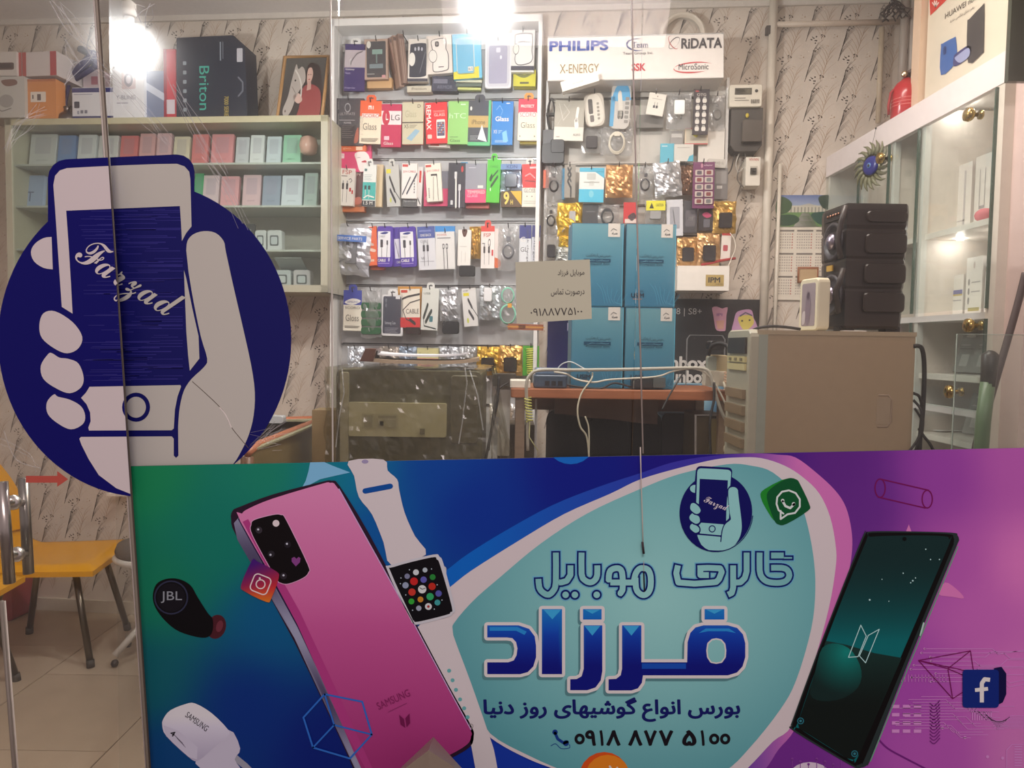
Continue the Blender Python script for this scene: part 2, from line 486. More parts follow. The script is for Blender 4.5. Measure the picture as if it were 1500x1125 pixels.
wallprint('wallpaper_print', lambda u, z: Vector((XL + .0012, u, z)), 1.3, 3.65, .02, 2.8, wl)
struct('wall_right', MB().abox(XR, XR + .12, 1.25, 3.6, 0, 2.9, (214, 198, 190), 'wallpaper'))
struct('wall_front', MB().abox(1.39, XR + .2, 2.02, 2.12, 0, 2.86, (206, 184, 176), 'paint'))          # pier beside the wall cabinet
bb = MB(); a = wp(XL, 0, .006); b = wp(XR, 0, .006)
bb.box((a + b) / 2 + Z * .03, (b - a) / 2, (0, .006, 0), (0, 0, .03), (206, 196, 178)); struct('baseboard_back', bb)
tb = MB(); a = wp(XL, CEIL - .012, .008); b = wp(XR, CEIL - .012, .008)
tb.box((a + b) / 2, (b - a) / 2, (0, .008, 0), (0, 0, .012), (214, 206, 196)); struct('trim_1', tb)
struct('wall_upper_front', MB().abox(XL, XR + .2, 1.30, 1.42, 2.45, 2.95, (190, 182, 176)))
# pavement outside
struct('pavement', MB().abox(-5, 5, -4, 1.0, -.12, -.04, (120, 112, 105)))
st = MB().abox(-3.0, 2.0, 1.0, 1.42, -.12, -.012, (150, 140, 130)); struct('door_sill', st)

# ---------------------------------------------------------------- shop front glass
def pane(name, x0, x1, y, z0, z1, key='pane', th=.004, parent=None, kind=True):
    mb = MB().abox(x0, x1, y - th, y + th, z0, z1, (230, 240, 235), key)
    o = link(name, mb, parent)
    return tag(o, kind='structure') if kind else o
gx = lambda px, py=300: GP.at(px, py).x
XA, XB, XC, XD = gx(180, 560) - .02, gx(494, 330), gx(933, 400), 2.0
g = pane('window_1', XA, XB - .001, GLASS_Y + .012, 0.0, 2.46)
e1 = MB().tube([(XB, GLASS_Y + .006, 0), (XB - .018, GLASS_Y + .006, 2.46)], .0016, (196, 192, 184), 'gloss', 6); struct('glass_edge', e1, g)
g2 = pane('window_2', XB + .001, XC - .001, GLASS_Y + .012, 0, 2.46)
e2 = MB().tube([(gx(943, 655), GLASS_Y + .006, GP.at(943, 665).z), (gx(926, 0), GLASS_Y + .006, GP.at(926, 0).z), (gx(925, -300), GLASS_Y + .006, 2.46)], .0015, (205, 196, 190), 'gloss', 6)
struct('glass_edge', e2, g2)
pane('window_3', XC + .001, XD, GLASS_Y + .012, 0, 2.46)
# sliding glass door, in front of the fixed panes; its edge leans a little
DY = GLASS_Y - .028
DP = front(DY)
tl, bl = DP.at(140, 0), DP.at(216, 1125)
k = (bl.x - tl.x) / (bl.z - tl.z); xe = lambda z: tl.x + k * (z - tl.z)
dmb = MB(); ring = [(-1.9, .02), (xe(.02), .02), (xe(2.44), 2.44), (-1.9, 2.44)]
dmb.prism([Vector((x, DY, z)) for x, z in ring], (0, -.004, 0), (230, 240, 235), 'door_pane')
DOOR = tag(link('door_1', dmb), kind='structure')
em = MB(); 
for dx, r, c in ((.002, .0028, (150, 142, 130)), (.0055, .0014, (88, 80, 72)), (-.0025, .0012, (206, 196, 190))):
    em.tube([(xe(.02) + dx, DY - .001, .02), (xe(2.44) + dx, DY - .001, 2.44)], r, c, 'satin', 8)
struct('door_edge', em, DOOR)
em = MB(); a = DP.at(2, 880); b = DP.at(21, 1125)
em.tube([a, b + (b - a) * 1.6], .0035, (128, 118, 108), 'satin', 8); em.tube([a + Vector((.006, 0, 0)), b + (b - a) * 1.6 + Vector((.006, 0, 0))], .0015, (190, 180, 170), 'satin', 6)
struct('door_seal', em, DOOR)
hm = MB(); c = (200, 196, 190)
a, b = DP.off(.05).at(3, 706), DP.off(.05).at(14, 854)
hm.tube([a, b], .009, (190, 184, 178), 'metal', 14)
a2, b2 = DP.off(-.05).at(34, 700), DP.off(-.05).at(42, 840)
hm.tube([a2, b2], .009, (150, 146, 140), 'metal', 14)
for py, x1 in ((736, 34), (812, 40)):
    p = DP.off(.05).at(8 if py < 800 else 12, py); q = DP.off(-.05).at(x1, py); hm.tube([p, q], .006, c, 'metal', 10)
    r_ = p.lerp(q, .42); hm.ball(r_, .0135, (225, 222, 218), 'metal', 12)
link('door_handle', hm, DOOR); 
# tape scraps, scratches and a crack on the door glass
R = random.Random(5)
def scratch(mb, pl, pts, w, col=(235, 225, 235), m='scratch'):
    pr = Print(mb, pixsurf(pl, .0003), m); pr.layer = 2; pr.line(pts, w, col)
sm = MB(); DF = DP.off(.004)
for x0, y0, x1, y1, n_, w in ((80, 0, 140, 78, 6, 1.1), (140, 95, 250, 215, 6, .8), (60, 160, 12, 215, 9, .7), (92, 60, 112, 92, 4, .8), (250, 120, 330, 260, 5, .8), (96, 128, 138, 84, 3, 1.2), (205, 30, 218, 8, 4, .8), (0, 640, 60, 690, 3, .9), (300, 230, 356, 330, 4, .7)):
    for _ in range(n_):
        j = lambda s=9: R.uniform(-s, s); c_ = ((x0 + x1) / 2 + j(14), (y0 + y1) / 2 + j(14))
        scratch(sm, DF, smooth([(x0 + j(), y0 + j()), c_, (x1 + j(), y1 + j())], 4, False), w * R.uniform(.5, 1.2))
tag(link('scratch_marks', sm, DOOR), kind='stuff')
cm = MB(); GF = GP.off(-.0070)
scratch(cm, GF, smooth([(282, 559), (300, 575), (318, 592), (330, 606), (338, 624), (352, 642), (364, 656)], 3, False), 1.0, (90, 78, 68), 'ink')
scratch(cm, GP.off(-.0068), smooth([(322, 597), (331, 608), (339, 626)], 3, False), 1.6, (240, 235, 230), 'ink')
for _ in range(26):
    x, y = R.uniform(365, 400), R.uniform(632, 660); a = R.uniform(-.9, .3); l = R.uniform(12, 40)
    scratch(cm, GP.off(-.0068), [(x, y), (x + l * math.cos(a), y + l * math.sin(a))], .7)
tag(link('crack_marks', cm, g), kind='stuff')

# red arrow sticker on the door
am = MB(); pr = Print(am, pixsurf(DF.off(.0006), .0004), 'vinyl')
pr.poly([(38, 697), (84, 697), (84, 690), (100, 702), (84, 713), (84, 707), (38, 707)], (198, 92, 80))
tag(link('arrow_sticker', am), 'faded red arrow sticker on the glass door beside the chrome handle', 'sticker')

# ---------------------------------------------------------------- the round logo: a hand holding a phone, in sticker units 1000 wide
def logo(pr, T, white, navy, text_col, clip=None, outline=False):
    ct = clip or (lambda p: p); cl = lambda p: p
    S = lambda p: ct([T(x, y) for x, y in p])
    k = (Vector(T(1, 0)) - Vector(T(0, 0))).length
    body = rrect(165, 22, 668, 400, 62); body = [(x, y + (12 - 22 * (x - 165) / 503)) for x, y in body]
    if outline:
        pr.union([ccw(S(circ(497, 650, 503, 72, 540))), ccw(S(body))], navy); pr.up()
    else:
        pr.poly(S(cl(circ(497, 650, 503, 96, 540))), navy); pr.up(); pr.poly(S(cl(body)), navy); pr.up()
    W = []
    W.append([(230, 62)] + [(320, 57), (430, 52), (540, 48), (608, 47), (634, 56), (650, 74), (654, 100), (656, 180), (658, 262), (640, 284), (625, 312), (622, 250), (618, 192), (420, 200), (228, 208), (236, 320), (244, 450), (250, 561), (213, 538), (202, 380), (190, 200), (184, 120), (190, 88), (206, 70)])
    W.append([(632, 412), (640, 440), (660, 540), (682, 638), (685, 715), (652, 757), (646, 700), (640, 620)])
    W.append(smooth([(178, 298), (150, 302), (120, 322), (107, 350), (118, 382), (150, 404), (182, 409)], 3, False))
    W.append(smooth([(150, 560), (190, 553), (250, 590), (283, 640), (270, 680), (232, 697), (190, 682), (145, 645), (136, 600)], 4))
    W.append(smooth([(166, 700), (180, 697), (205, 712), (235, 716), (270, 732), (288, 780), (278, 815), (240, 834), (195, 818), (150, 785), (141, 740)], 4))
    W.append(smooth([(186, 838), (200, 846), (240, 856), (278, 878), (293, 910), (285, 940), (245, 958), (200, 938), (165, 905), (162, 865)], 4))
    W.append([(308, 812), (620, 806), (622, 812), (610, 845), (601, 890), (597, 955), (590, 961), (306, 962), (304, 952), (312, 930), (310, 900), (298, 872), (279, 850), (296, 832)])
    palm = smooth([(640, 345), (644, 312), (664, 289), (700, 278), (740, 284), (768, 312), (776, 350), (800, 460), (830, 590), (862, 735), (875, 830), (871, 910), (855, 975), (830, 1030), (800, 1078), (745, 1124), (660, 1160), (560, 1176), (450, 1180)], 3, False)
    palm += [(400, 1160), (340, 1115), (305, 1060), (280, 1010), (273, 990), (279, 984), (590, 982), (597, 990), (597, 1048), (605, 1056), (613, 1048), (612, 950)]
    palm += smooth([(613, 930), (618, 880), (632, 825), (658, 785), (700, 745), (712, 716), (690, 640), (665, 520), (648, 420)], 3, False)
    W.append(palm)
    for w in W:
        q = S(w)
        if len(q) > 2: pr.poly(q, white)
    pr.up()
    rg = cl(circ(468, 882, 48, 28, 50))
    if len(S(rg)) > 2: pr.poly(S(rg), navy); pr.up(); pr.poly(S(circ(468, 882, 34, 28, 36)), white)
    return pr
def clipper(keep, cross):
    def f(p):
        o = []
        for i in range(len(p)):
            a, b = p[i - 1], p[i]
            ka, kb = keep(a), keep(b)
            if ka != kb: o.append(cross(a, b))
            if kb: o.append(b)
        return o
    return f
seam = lambda y: 141 + (y / 1125.0) * 75 + 2
def crossing(fn):
    def c(a, b):
        fa, fb = fn(a), fn(b); t = fa / (fa - fb); return (a[0] + (b[0] - a[0]) * t, a[1] + (b[1] - a[1]) * t)
    return c
fs_ = lambda p: seam(p[1]) - p[0]
def outer(c, k=(1.10, 1.22, 1.24)): return tuple(min(246, a * b) for a, b in zip(c, k))
TS = lambda x, y: (x * .4268, 220 + y * .4268)
NAVY = (8, 6, 88)
def farz(pr, keep, col, box, rot):
    vs, fs = glyphs(script('Farzad'), 0.012); cx, cy, w, h = box; c, sn = math.cos(math.radians(rot)), math.sin(math.radians(rot)); o = []
    for a, b in vs:
        dx = (a - .5) * w; dy = (.5 - b) * h; o.append((cx + dx * c - dy * sn, cy + dx * sn + dy * c))
    f2 = [f for f in fs if keep(sum(o[i][0] for i in f) / 3, sum(o[i][1] for i in f) / 3)]
    pr.put(o, f2, col)
root = thing('round_sticker', 'big round navy sticker of a pale hand holding a phone lettered Farzad', 'sticker', GP.at(210, 720))
for side in (0, 1):
    mb = MB()
    if side == 0:
        pl = DP.off(.0045); cf = clipper(lambda p: fs_(p) > 0, crossing(fs_)); keep = lambda x, y: fs_((x, y)) > 0
    else:
        pl = GP.off(-.0072); cf = clipper(lambda p: fs_(p) <= 0, crossing(fs_)); keep = lambda x, y: fs_((x, y)) <= 0
    pr = Print(mb, pixsurf(pl, .00025), 'vinyl', outer)
    wcol = (204, 178, 176) if side == 0 else (186, 168, 158)
    logo(pr, TS, wcol, NAVY if side == 0 else (18, 18, 84), None, cf)
    pr.up(); farz(pr, keep, wcol, (186, 415, 170, 62), 32)
    # faint brush lines across the navy
    pr.layer = 2.5; R = random.Random(4)
    for _ in range(120):
        y = R.uniform(306, 558); x0 = R.uniform(112, 230); x1 = x0 + R.uniform(20, 110)
        x1 = min(x1, 268)
        q = cf([(x0, y - .35), (x1, y - .35 - (x1 - x0) * .01), (x1, y + .35), (x0, y + .35)])
        if len(q) > 2: pr.poly(q, (46, 40, 112))
    link('sticker_print', mb, root)

# ---------------------------------------------------------------- the banner below the glass
BP = GP.off(.004)
BN = thing('shop_banner', 'wide printed shop banner with pink phone, smartwatch and blue Persian lettering across the window foot', 'banner', BP.at(830, 1125))
mb = MB(); ring = [BP.at(*p) for p in ((192, 683), (1650, 653), (1650, 1300), (224, 1300))]
mb.prism(ring, (0, .0025, 0), (60, 60, 70), 'vinyl'); link('backing_panel', mb, BN)
S0 = BP.off(.0028)
def banner_part(name, label=None):
    m_ = MB(); p = Print(m_, pixsurf(S0, .00022), 'vinyl', outer)
    return m_, p
def done(m_, name, label=None):
    o = link(name, m_, BN)
    if label: o['label'] = label
    return o
def bg(x, y):
    pts = [((200, 690), (24, 122, 76)), ((400, 690), (24, 120, 92)), ((230, 860), (18, 110, 80)), ((320, 800), (14, 110, 92)), ((215, 1000), (12, 84, 92)), ((240, 1110), (6, 58, 108)), ((400, 900), (8, 80, 122)), ((360, 1040), (6, 42, 112)), ((480, 1100), (6, 28, 104)),
           ((470, 700), (16, 112, 116)), ((520, 700), (10, 110, 146)), ((550, 760), (8, 76, 146)), ((640, 690), (8, 62, 140)), ((690, 740), (6, 44, 132)), ((850, 690), (10, 24, 118)), ((760, 1115), (14, 44, 140)), ((1000, 662), (26, 16, 112)), ((1120, 658), (62, 22, 116)), ((1230, 680), (92, 34, 118)), ((1260, 740), (98, 38, 122)),
           ((1380, 700), (146, 60, 146)), ((1490, 680), (178, 84, 156)), ((1400, 830), (176, 80, 158)), ((1500, 830), (214, 112, 172)), ((1440, 900), (190, 92, 164)), ((1330, 1000), (160, 66, 154)), ((1490, 1000), (204, 106, 170)), ((1380, 1100), (172, 76, 158)), ((1500, 1100), (198, 110, 166)), ((1150, 1115), (110, 40, 126))]
    w = 0; r = [0, 0, 0]
    for (a, b), c in pts:
        k = 1.0 / (((a - x) ** 2 + (b - y) ** 2) / 2500 + 1) ** 2
        w += k
        for i in range(3): r[i] += c[i] * k
    return tuple(v / w for v in r)
m_, p = banner_part('')
vs = []; nx, ny = 72, 30
for j in range(ny + 1):
    for i in range(nx + 1):
        u, v = i / nx, j / ny; y = 683 + (653 - 683) * u; lx = 192 + 32 * v
        vs.append((lx + (1650 - lx) * u, y + (1300 - y) * v))
p.put(vs, [(j * (nx + 1) + i, j * (nx + 1) + i + 1, (j + 1) * (nx + 1) + i + 1, (j + 1) * (nx + 1) + i) for j in range(ny) for i in range(nx)], bg)
p.up(); yt = lambda x: 682.6 - (x - 192) * .0206
cb = clipper(lambda q: q[1] > yt(q[0]), crossing(lambda q: q[1] - yt(q[0])))
p.poly(cb(circ(836, 646, 36, 24, 34)), (18, 96, 176))
p.poly(cb([(455, 674), (469, 674), (487, 682), (513, 692), (490, 697), (469, 702), (441, 717), (448, 704), (452, 690)]), (122, 168, 204))
done(m_, 'background_print')
# bands and the pale oval
m_, p = banner_part(''); p.layer = 2
def band(x, y):
    return mixc(mixc((8, 92, 176), (46, 52, 150), (x - 700) / 260), mixc((70, 44, 140), (202, 104, 164), (x - 1060) / 110), (x - 920) / 160)
bandp = [(600, 875), (653, 836), (686, 811), (741, 777), (809, 740), (877, 713), (938, 693), (986, 677), (1040, 668), (1100, 664), (1140, 666), (1165, 670), (1194, 691), (1223, 718), (1239, 743), (1247, 776), (1248, 805), (1243, 840), (1230, 900), (1205, 985), (1165, 1067), (1140, 1098), (1118, 1130), (1060, 1190), (1000, 1190), (900, 1000), (700, 1000)]
p.poly(smooth(bandp, 4), band, 22); p.up()
wo = [(640, 872), (659, 860), (690, 836), (758, 793), (826, 753), (894, 723), (938, 702), (996, 685), (1047, 673), (1081, 670), (1115, 671), (1149, 682), (1176, 699), (1200, 723), (1216, 758), (1224, 800), (1224, 830), (1214, 890), (1192, 970), (1161, 1060), (1132, 1086), (1095, 1125), (1050, 1165), (960, 1180), (880, 1155), (816, 1128), (775, 1112), (728, 1087), (700, 1060), (650, 980), (630, 910)]
p.poly(smooth(wo, 4), (206, 182, 182)); p.up()
te = [(660, 922), (690, 883), (734, 844), (792, 796), (860, 752), (938, 716), (996, 694), (1064, 680), (1100, 682), (1132, 692), (1166, 725), (1180, 759), (1191, 813), (1194, 864), (1188, 921), (1166, 996), (1142, 1040), (1098, 1095), (1060, 1130), (990, 1158), (910, 1156), (835, 1132), (778, 1108), (718, 1074), (700, 1030), (682, 982), (668, 945)]
tc_ = lambda x, y: mixc((146, 188, 184), (86, 142, 148), (((x - 960) / 300) ** 2 + ((y - 880) / 260) ** 2) ** .7 * .9)
p.poly(smooth(te, 4), tc_, 18)
p.poly([(720, 1085), (775, 1114), (816, 1130), (760, 1150), (732, 1150)], (18, 50, 146))
done(m_, 'oval_print')
# orange ball low in the middle
m_, p = banner_part(''); p.layer = 5
p.disc(885, 1138, 37, (206, 74, 24)); p.up(); p.disc(890, 1138, 33, (216, 118, 30)); p.up(); p.line([(893, 1122), (900, 1132), (904, 1124)], 3, (214, 190, 180)); done(m_, 'orange_ball_print')
# pink phone
m_, p = banner_part(''); p.layer = 5
p.poly(smooth([(339, 762), (341, 748), (352, 742), (400, 724), (470, 706), (486, 704), (498, 712), (540, 780), (600, 895), (657, 1003), (690, 1062), (694, 1078), (688, 1094), (657, 1112), (600, 1138), (540, 1160), (500, 1085), (432, 941), (350, 792)], 3), (44, 22, 40)); p.up()
p.poly([(343, 766), (350, 758), (360, 778), (440, 925), (537, 1135), (527, 1140), (432, 935), (348, 790)], lambda x, y: mixc((150, 140, 162), (76, 64, 90), .5 + .5 * math.sin(y / 31)), 10); p.up()
p.poly([(349, 760), (352, 756), (440, 912), (540, 1128), (536, 1130), (436, 918)], (40, 26, 60)); p.up()
pk = lambda x, y: mixc(mixc((212, 122, 162), (194, 84, 138), (y - 720) / 200), (156, 46, 104), (y - 880) / 240)
p.poly(smooth([(353, 764), (355, 752), (366, 744), (400, 730), (470, 709), (484, 707), (496, 716), (540, 792), (600, 903), (655, 1006), (688, 1066), (690, 1078), (684, 1090), (655, 1107), (600, 1132), (548, 1152), (500, 1058), (436, 912)], 3), pk, 20); p.up()
p.poly([(356, 764), (364, 760), (440, 896), (556, 1146), (549, 1150), (500, 1058), (436, 914)], (170, 54, 116)); 
p.line([(690, 1068), (655, 1004), (600, 901), (497, 716)], 1.4, (196, 150, 190)); p.up()
cm_ = smooth([(369, 768), (374, 761), (400, 754), (412, 754), (420, 762), (451, 826), (452, 838), (444, 846), (424, 854), (412, 853), (404, 844), (371, 784)], 4)
p.line(cm_, 2.2, (214, 150, 180), closed=True); p.up(); p.poly(cm_, (14, 9, 12)); p.up()
for x, y, r, c in ((405, 766, 5, (216, 190, 190)), (380, 776, 5, (52, 44, 50)), (422, 797, 5, (34, 28, 34)), (398, 811, 5, (40, 34, 40)), (416, 843, 5, (44, 36, 42))): p.disc(x, y, r, c, None, 14)
p.up()
for x, y in ((379, 775), (421, 796), (397, 812), (416, 842)): p.disc(x, y, 1.6, (190, 180, 190), None, 8)
p.poly([(434, 829), (428, 822), (428, 817), (432, 815), (435, 818), (438, 815), (441, 817), (440, 823)], (128, 60, 120))
p.text('SAMSUNG', 551, 1018, 602, 1029, (128, 34, 84), .01, -24); p.line([(569, 1042), (596, 1029)], .6, (130, 40, 90))
p.poly([(585, 1046), (592, 1052), (594, 1065), (587, 1060)], (110, 24, 70)); p.poly([(600, 1044), (594, 1051), (596, 1064), (601, 1058)], (110, 24, 70))
done(m_, 'pink_phone_print')
# wire cube and app cube
m_, p = banner_part(''); p.layer = 11
p.line([(476, 1016), (531, 1027), (545, 1075), (513, 1110), (459, 1094), (445, 1050)], 2.6, (44, 96, 176), closed=True)
for q in ((459, 1094), (545, 1075), (476, 1016)): p.line([(490, 1061), q], 2.4, (44, 96, 176))
done(m_, 'wire_cube_print')
m_, p = banner_part(''); p.layer = 12
p.poly(smooth([(370, 820), (378, 822), (405, 836), (409, 846), (398, 876), (391, 881), (360, 866), (354, 856)], 3), lambda x, y: mixc((66, 22, 104), mixc((190, 40, 50), (214, 120, 30), (y - 858) / 26), ((x - 370) * .4 + (y - 826)) / 46), 6); p.up()
T_ = lambda q: [(382.5 + a * .93 - b * .37, 855 + a * .37 + b * .93) for a, b in q]
p.line(T_(rrect(-13, -13, 13, 13, 6)), 1.7, (222, 190, 188), closed=True); p.line(T_(circ(0, 0, 6.5, 16)), 1.7, (222, 190, 188), closed=True); x, y = T_([(-1, -10)])[0]; p.disc(x - 4, y + 1, 1.6, (222, 190, 188), None, 8)
done(m_, 'camera_app_print')
# earbud
m_, p = banner_part(''); p.layer = 2
p.disc(317, 918, 14, (72, 26, 34), 18, 20, .3); p.up(); p.poly(smooth([(224, 873), (229, 856), (243, 848), (262, 848), (279, 857), (290, 875), (304, 897), (312, 908), (310, 928), (296, 934), (263, 925), (242, 909), (228, 890)], 4), (10, 8, 12)); p.up()
p.ring(251, 875, 25, 2.2, (46, 46, 66)); p.disc(251, 875, 21, (20, 17, 24)); p.up(); p.text('JBL', 236, 866, 267, 883, (140, 134, 140), .0); p.disc(322, 917, 5, (104, 44, 54), 9, 12, .3)
done(m_, 'earbud_print')
# charger
m_, p = banner_part(''); p.layer = 2
p.poly([(345, 1104), (362, 1118), (378, 1134), (372, 1138), (340, 1112)], (150, 140, 150)); p.up()
p.poly(smooth([(287, 1110), (333, 1068), (352, 1096), (344, 1112), (352, 1130), (320, 1150), (300, 1130)], 3), (190, 172, 186)); p.up()
p.poly(smooth([(238, 1062), (240, 1052), (250, 1040), (272, 1031), (286, 1030), (310, 1044), (334, 1068), (334, 1078), (312, 1096), (290, 1114), (276, 1108), (244, 1078)], 3), lambda x, y: mixc((214, 196, 206), (172, 154, 172), (y - 1050) / 60), 8); p.up()
p.poly([(240, 1062), (262, 1070), (290, 1094), (289, 1112), (276, 1108), (244, 1078)], (192, 174, 188)); p.up()
p.text('SAMSUNG', 270, 1052, 308, 1061, (60, 50, 60), .01, 36)
for i in range(3): p.line([(254 + i * 3, 1074 + i * 3.5), (268 + i * 2, 1088 + i * 3)], .7, (120, 104, 120))
p.text('4', 250, 1070, 257, 1078, (30, 26, 34), .02, 30)
done(m_, 'charger_print')
# watch
m_, p = banner_part(''); p.layer = 5
wh = (206, 184, 184)
p.poly(smooth([(660, 908), (664, 930), (690, 1000), (716, 1075), (726, 1110), (734, 1180), (706, 1180), (690, 1090), (660, 1010), (612, 918)], 3), wh)
for x, y in ((658, 982), (663, 996), (668, 1010), (674, 1024), (680, 1037), (685, 1050)): pass
p.layer = 6
for x, y in ((658, 982), (663, 996), (668, 1010), (674, 1024), (680, 1037), (685, 1050)): p.disc(x, y, 3, (100, 156, 156), None, 10)
p.ring(690, 1063, 3.6, 1.2, (150, 130, 130), None, 12); p.layer = 6
p.poly(smooth([(511, 675), (562, 673), (568, 689), (582, 702), (585, 718), (593, 751), (608, 785), (624, 812), (574, 828), (562, 794), (545, 753), (526, 728), (519, 697)], 3), wh); p.up()
p.line([(535, 719), (572, 712)], 8, (10, 70, 140)); p.disc(535, 676, 5, (150, 130, 160), 3, 12); p.up()
p.poly(rrect(643, 829, 654, 846, 4), (186, 172, 172)); p.up()
p.poly(smooth([(568, 836), (574, 827), (634, 812), (644, 815), (650, 826), (666, 888), (663, 898), (656, 903), (614, 914), (605, 912), (600, 904)], 4), (196, 182, 186)); p.up()
p.poly(smooth([(573, 838), (577, 830), (632, 816), (640, 819), (645, 828), (662, 888), (660, 896), (654, 900), (613, 910), (606, 908), (602, 901)], 4), (12, 10, 16)); p.up()
for x, y, r, c in ((265, 430, 12, (196, 190, 190)), (297, 422, 10, (170, 170, 176)), (234, 444, 11, (120, 116, 140)), (324, 447, 12, (40, 120, 50)), (292, 456, 13, (92, 84, 156)), (258, 462, 16, (186, 34, 34)), (228, 476, 13, (140, 140, 160)), (322, 480, 15, (180, 40, 30)),
                   (287, 490, 17, (206, 196, 192)), (251, 500, 15, (190, 50, 40)), (345, 505, 13, (84, 80, 150)), (315, 516, 15, (46, 150, 90)), (281, 526, 12, (190, 120, 40)), (249, 533, 12, (50, 150, 50)), (341, 537, 12, (60, 140, 140)), (309, 551, 14, (200, 190, 190)), (275, 557, 11, (150, 146, 160))):
    p.disc(500 + x * .4135, 660 + y * .4133, r * .36, c, None, 14)
p.up(); p.line([(500 + 278 * .4135, 660 + 484 * .4133), (500 + 287 * .4135, 660 + 490 * .4133), (500 + 298 * .4135, 660 + 486 * .4133)], .9, (20, 20, 24)); p.disc(500 + 309 * .4135, 660 + 551 * .4133, 2, (160, 40, 40), None, 8)
for x, y in ((242, 421), (320, 418), (212, 450), (340, 474), (229, 510), (357, 528), (253, 564), (330, 560), (210, 470)): p.disc(500 + x * .4135, 660 + y * .4133, .9, (190, 190, 200), None, 6)
done(m_, 'watch_print')
# small round logo in the oval
m_, p = banner_part(''); p.layer = 6
A_ = lambda x, y: (996 + x * .1052 + (650 - y) * .0105, 682 + y * .1050 + (x - 500) * .010)
logo(p, A_, (140, 184, 182), (10, 12, 84), None, None, True)
p.line([A_(x, y) for x, y in circ(505, 650, 505, 40, 545)[0:20]], 1.2, (10, 12, 84)); p.up(2)
farz(p, lambda x, y: True, (214, 190, 200), (1048, 739, 37, 14), 22)
done(m_, 'round_logo_print')
# green app cube
m_, p = banner_part(''); p.layer = 6
p.poly(smooth([(1114, 728), (1120, 716), (1156, 700), (1164, 720), (1150, 766), (1136, 764), (1126, 752)], 3), (30, 122, 40)); p.up()
p.poly(smooth([(1123, 730), (1128, 716), (1152, 701), (1166, 702), (1172, 710), (1185, 738), (1183, 748), (1152, 767), (1140, 768), (1133, 760)], 3), (8, 76, 40)); p.up()
p.line([(1147, 752), (1140, 747), (1137, 738), (1138, 728), (1145, 720), (1155, 718), (1165, 722), (1171, 731), (1171, 742), (1164, 751), (1153, 753), (1143, 760), (1143, 748)], 2.6, (206, 218, 196)); p.line([(1146, 734), (1150, 741), (1157, 744), (1163, 738)], 3.4, (206, 218, 196)); p.disc(1146, 733, 2.6, (206, 218, 196), None, 10); p.disc(1162, 738, 2.8, (206, 218, 196), None, 10)
done(m_, 'call_app_print')
# outlined lettering
m_, p = banner_part(''); p.layer = 6
G = lambda q: [(690 + x * .34, 660 + y * .34) for x, y in q]
strokes = [[(1242, 432), (1242, 515), (1252, 545), (1272, 562), (1300, 568), (1330, 568), (1356, 560), (1370, 538), (1362, 514), (1338, 504), (1285, 504)], [(1285, 451), (1352, 451)], [(1340, 461), (1388, 461)],
           [(1186, 432), (1186, 520), (1178, 548), (1160, 566), (1128, 568)], [(1128, 487), (1128, 590), (1122, 612), (1100, 622)],
           [(892, 487), (892, 567), (1035, 567), (1060, 560), (1072, 540), (1072, 506), (968, 506)], [(987, 506), (987, 535), (1030, 535)],
           [(700, 567), (708, 530), (724, 508), (742, 505), (762, 512), (773, 540), (773, 585), (762, 612), (742, 622), (722, 612), (710, 590), (708, 540)],
           [(593, 567), (593, 540), (600, 515), (625, 505), (645, 512), (652, 540), (652, 600), (634, 620)], [(593, 567), (708, 567)],
           [(476, 432), (476, 530), (488, 556), (512, 567), (532, 558), (543, 535), (543, 487)],
           [(365, 432), (365, 565), (356, 600), (335, 620), (312, 612), (294, 590), (290, 545)], [(428, 487), (428, 535), (412, 560), (388, 567), (372, 566)]]
cir = [(407, 620, 22), (447, 620, 22), (541, 620, 22)]
widths = [37] * len(strokes); widths[2] = 19
L1 = []; L2 = []; L0 = []
for q, w in zip(strokes, widths):
    q = smooth(q, 2, False) if len(q) > 5 else q
    g_ = G(q); 
    def caps(g, e):
        a, b = Vector(g[0]), Vector(g[1]); d = (a - b).normalized() * e; c, f = Vector(g[-1]), Vector(g[-2]); h = (c - f).normalized() * e
        return [tuple(a + d)] + list(g[1:-1]) + [tuple(c + h)]
    L0 += stroke_loops(caps(g_, 1.6), (w + 12) * .34, square=True); L1 += stroke_loops(caps(g_, .2), (w + 3) * .34, square=True); L2 += stroke_loops(caps(g_, -2.2), (w - 12) * .34, square=True)
for x, y, r in cir:
    (cx, cy), = G([(x, y)]); L0.append(ccw(circ(cx, cy, (r + 5) * .34))); L1.append(ccw(circ(cx, cy, r * .34))); L2.append(ccw(circ(cx, cy, (r - 8) * .34)))
p.union(L0, (104, 160, 186)); p.up(); p.union(L1, (10, 26, 92)); p.up(); p.union(L2, tc_)
done(m_, 'outlined_lettering')
# big name lettering
m_, p = banner_part(''); p.layer = 7
H = lambda q: [(690 + x * .34, 860 + y * .34) for x, y in q]
sh_ = [[(70, 163), (205, 163), (250, 178), (274, 210), (280, 250), (280, 300), (268, 340), (244, 364), (212, 373), (70, 373), (70, 322), (160, 322), (184, 314), (196, 292), (200, 262), (194, 235), (178, 218), (155, 215), (70, 215)],
       [(305, 93), (392, 93), (392, 373), (305, 373)], [(482, 93), (562, 93), (562, 138), (482, 138)],
       [(485, 163), (565, 163), (565, 360), (558, 400), (536, 430), (500, 442), (427, 442), (427, 395), (455, 394), (476, 382), (485, 350)],
       [(650, 163), (733, 163), (733, 322), (930, 322), (932, 235), (944, 195), (966, 172), (1000, 163), (1105, 163), (1145, 174), (1170, 202), (1180, 240), (1180, 300), (1168, 340), (1144, 366), (1105, 378), (740, 378), (735, 410), (718, 434), (690, 443), (592, 443), (592, 395), (625, 393), (644, 378), (650, 350)],
       [(1005, 93), (1090, 93), (1090, 138), (1005, 138)]]
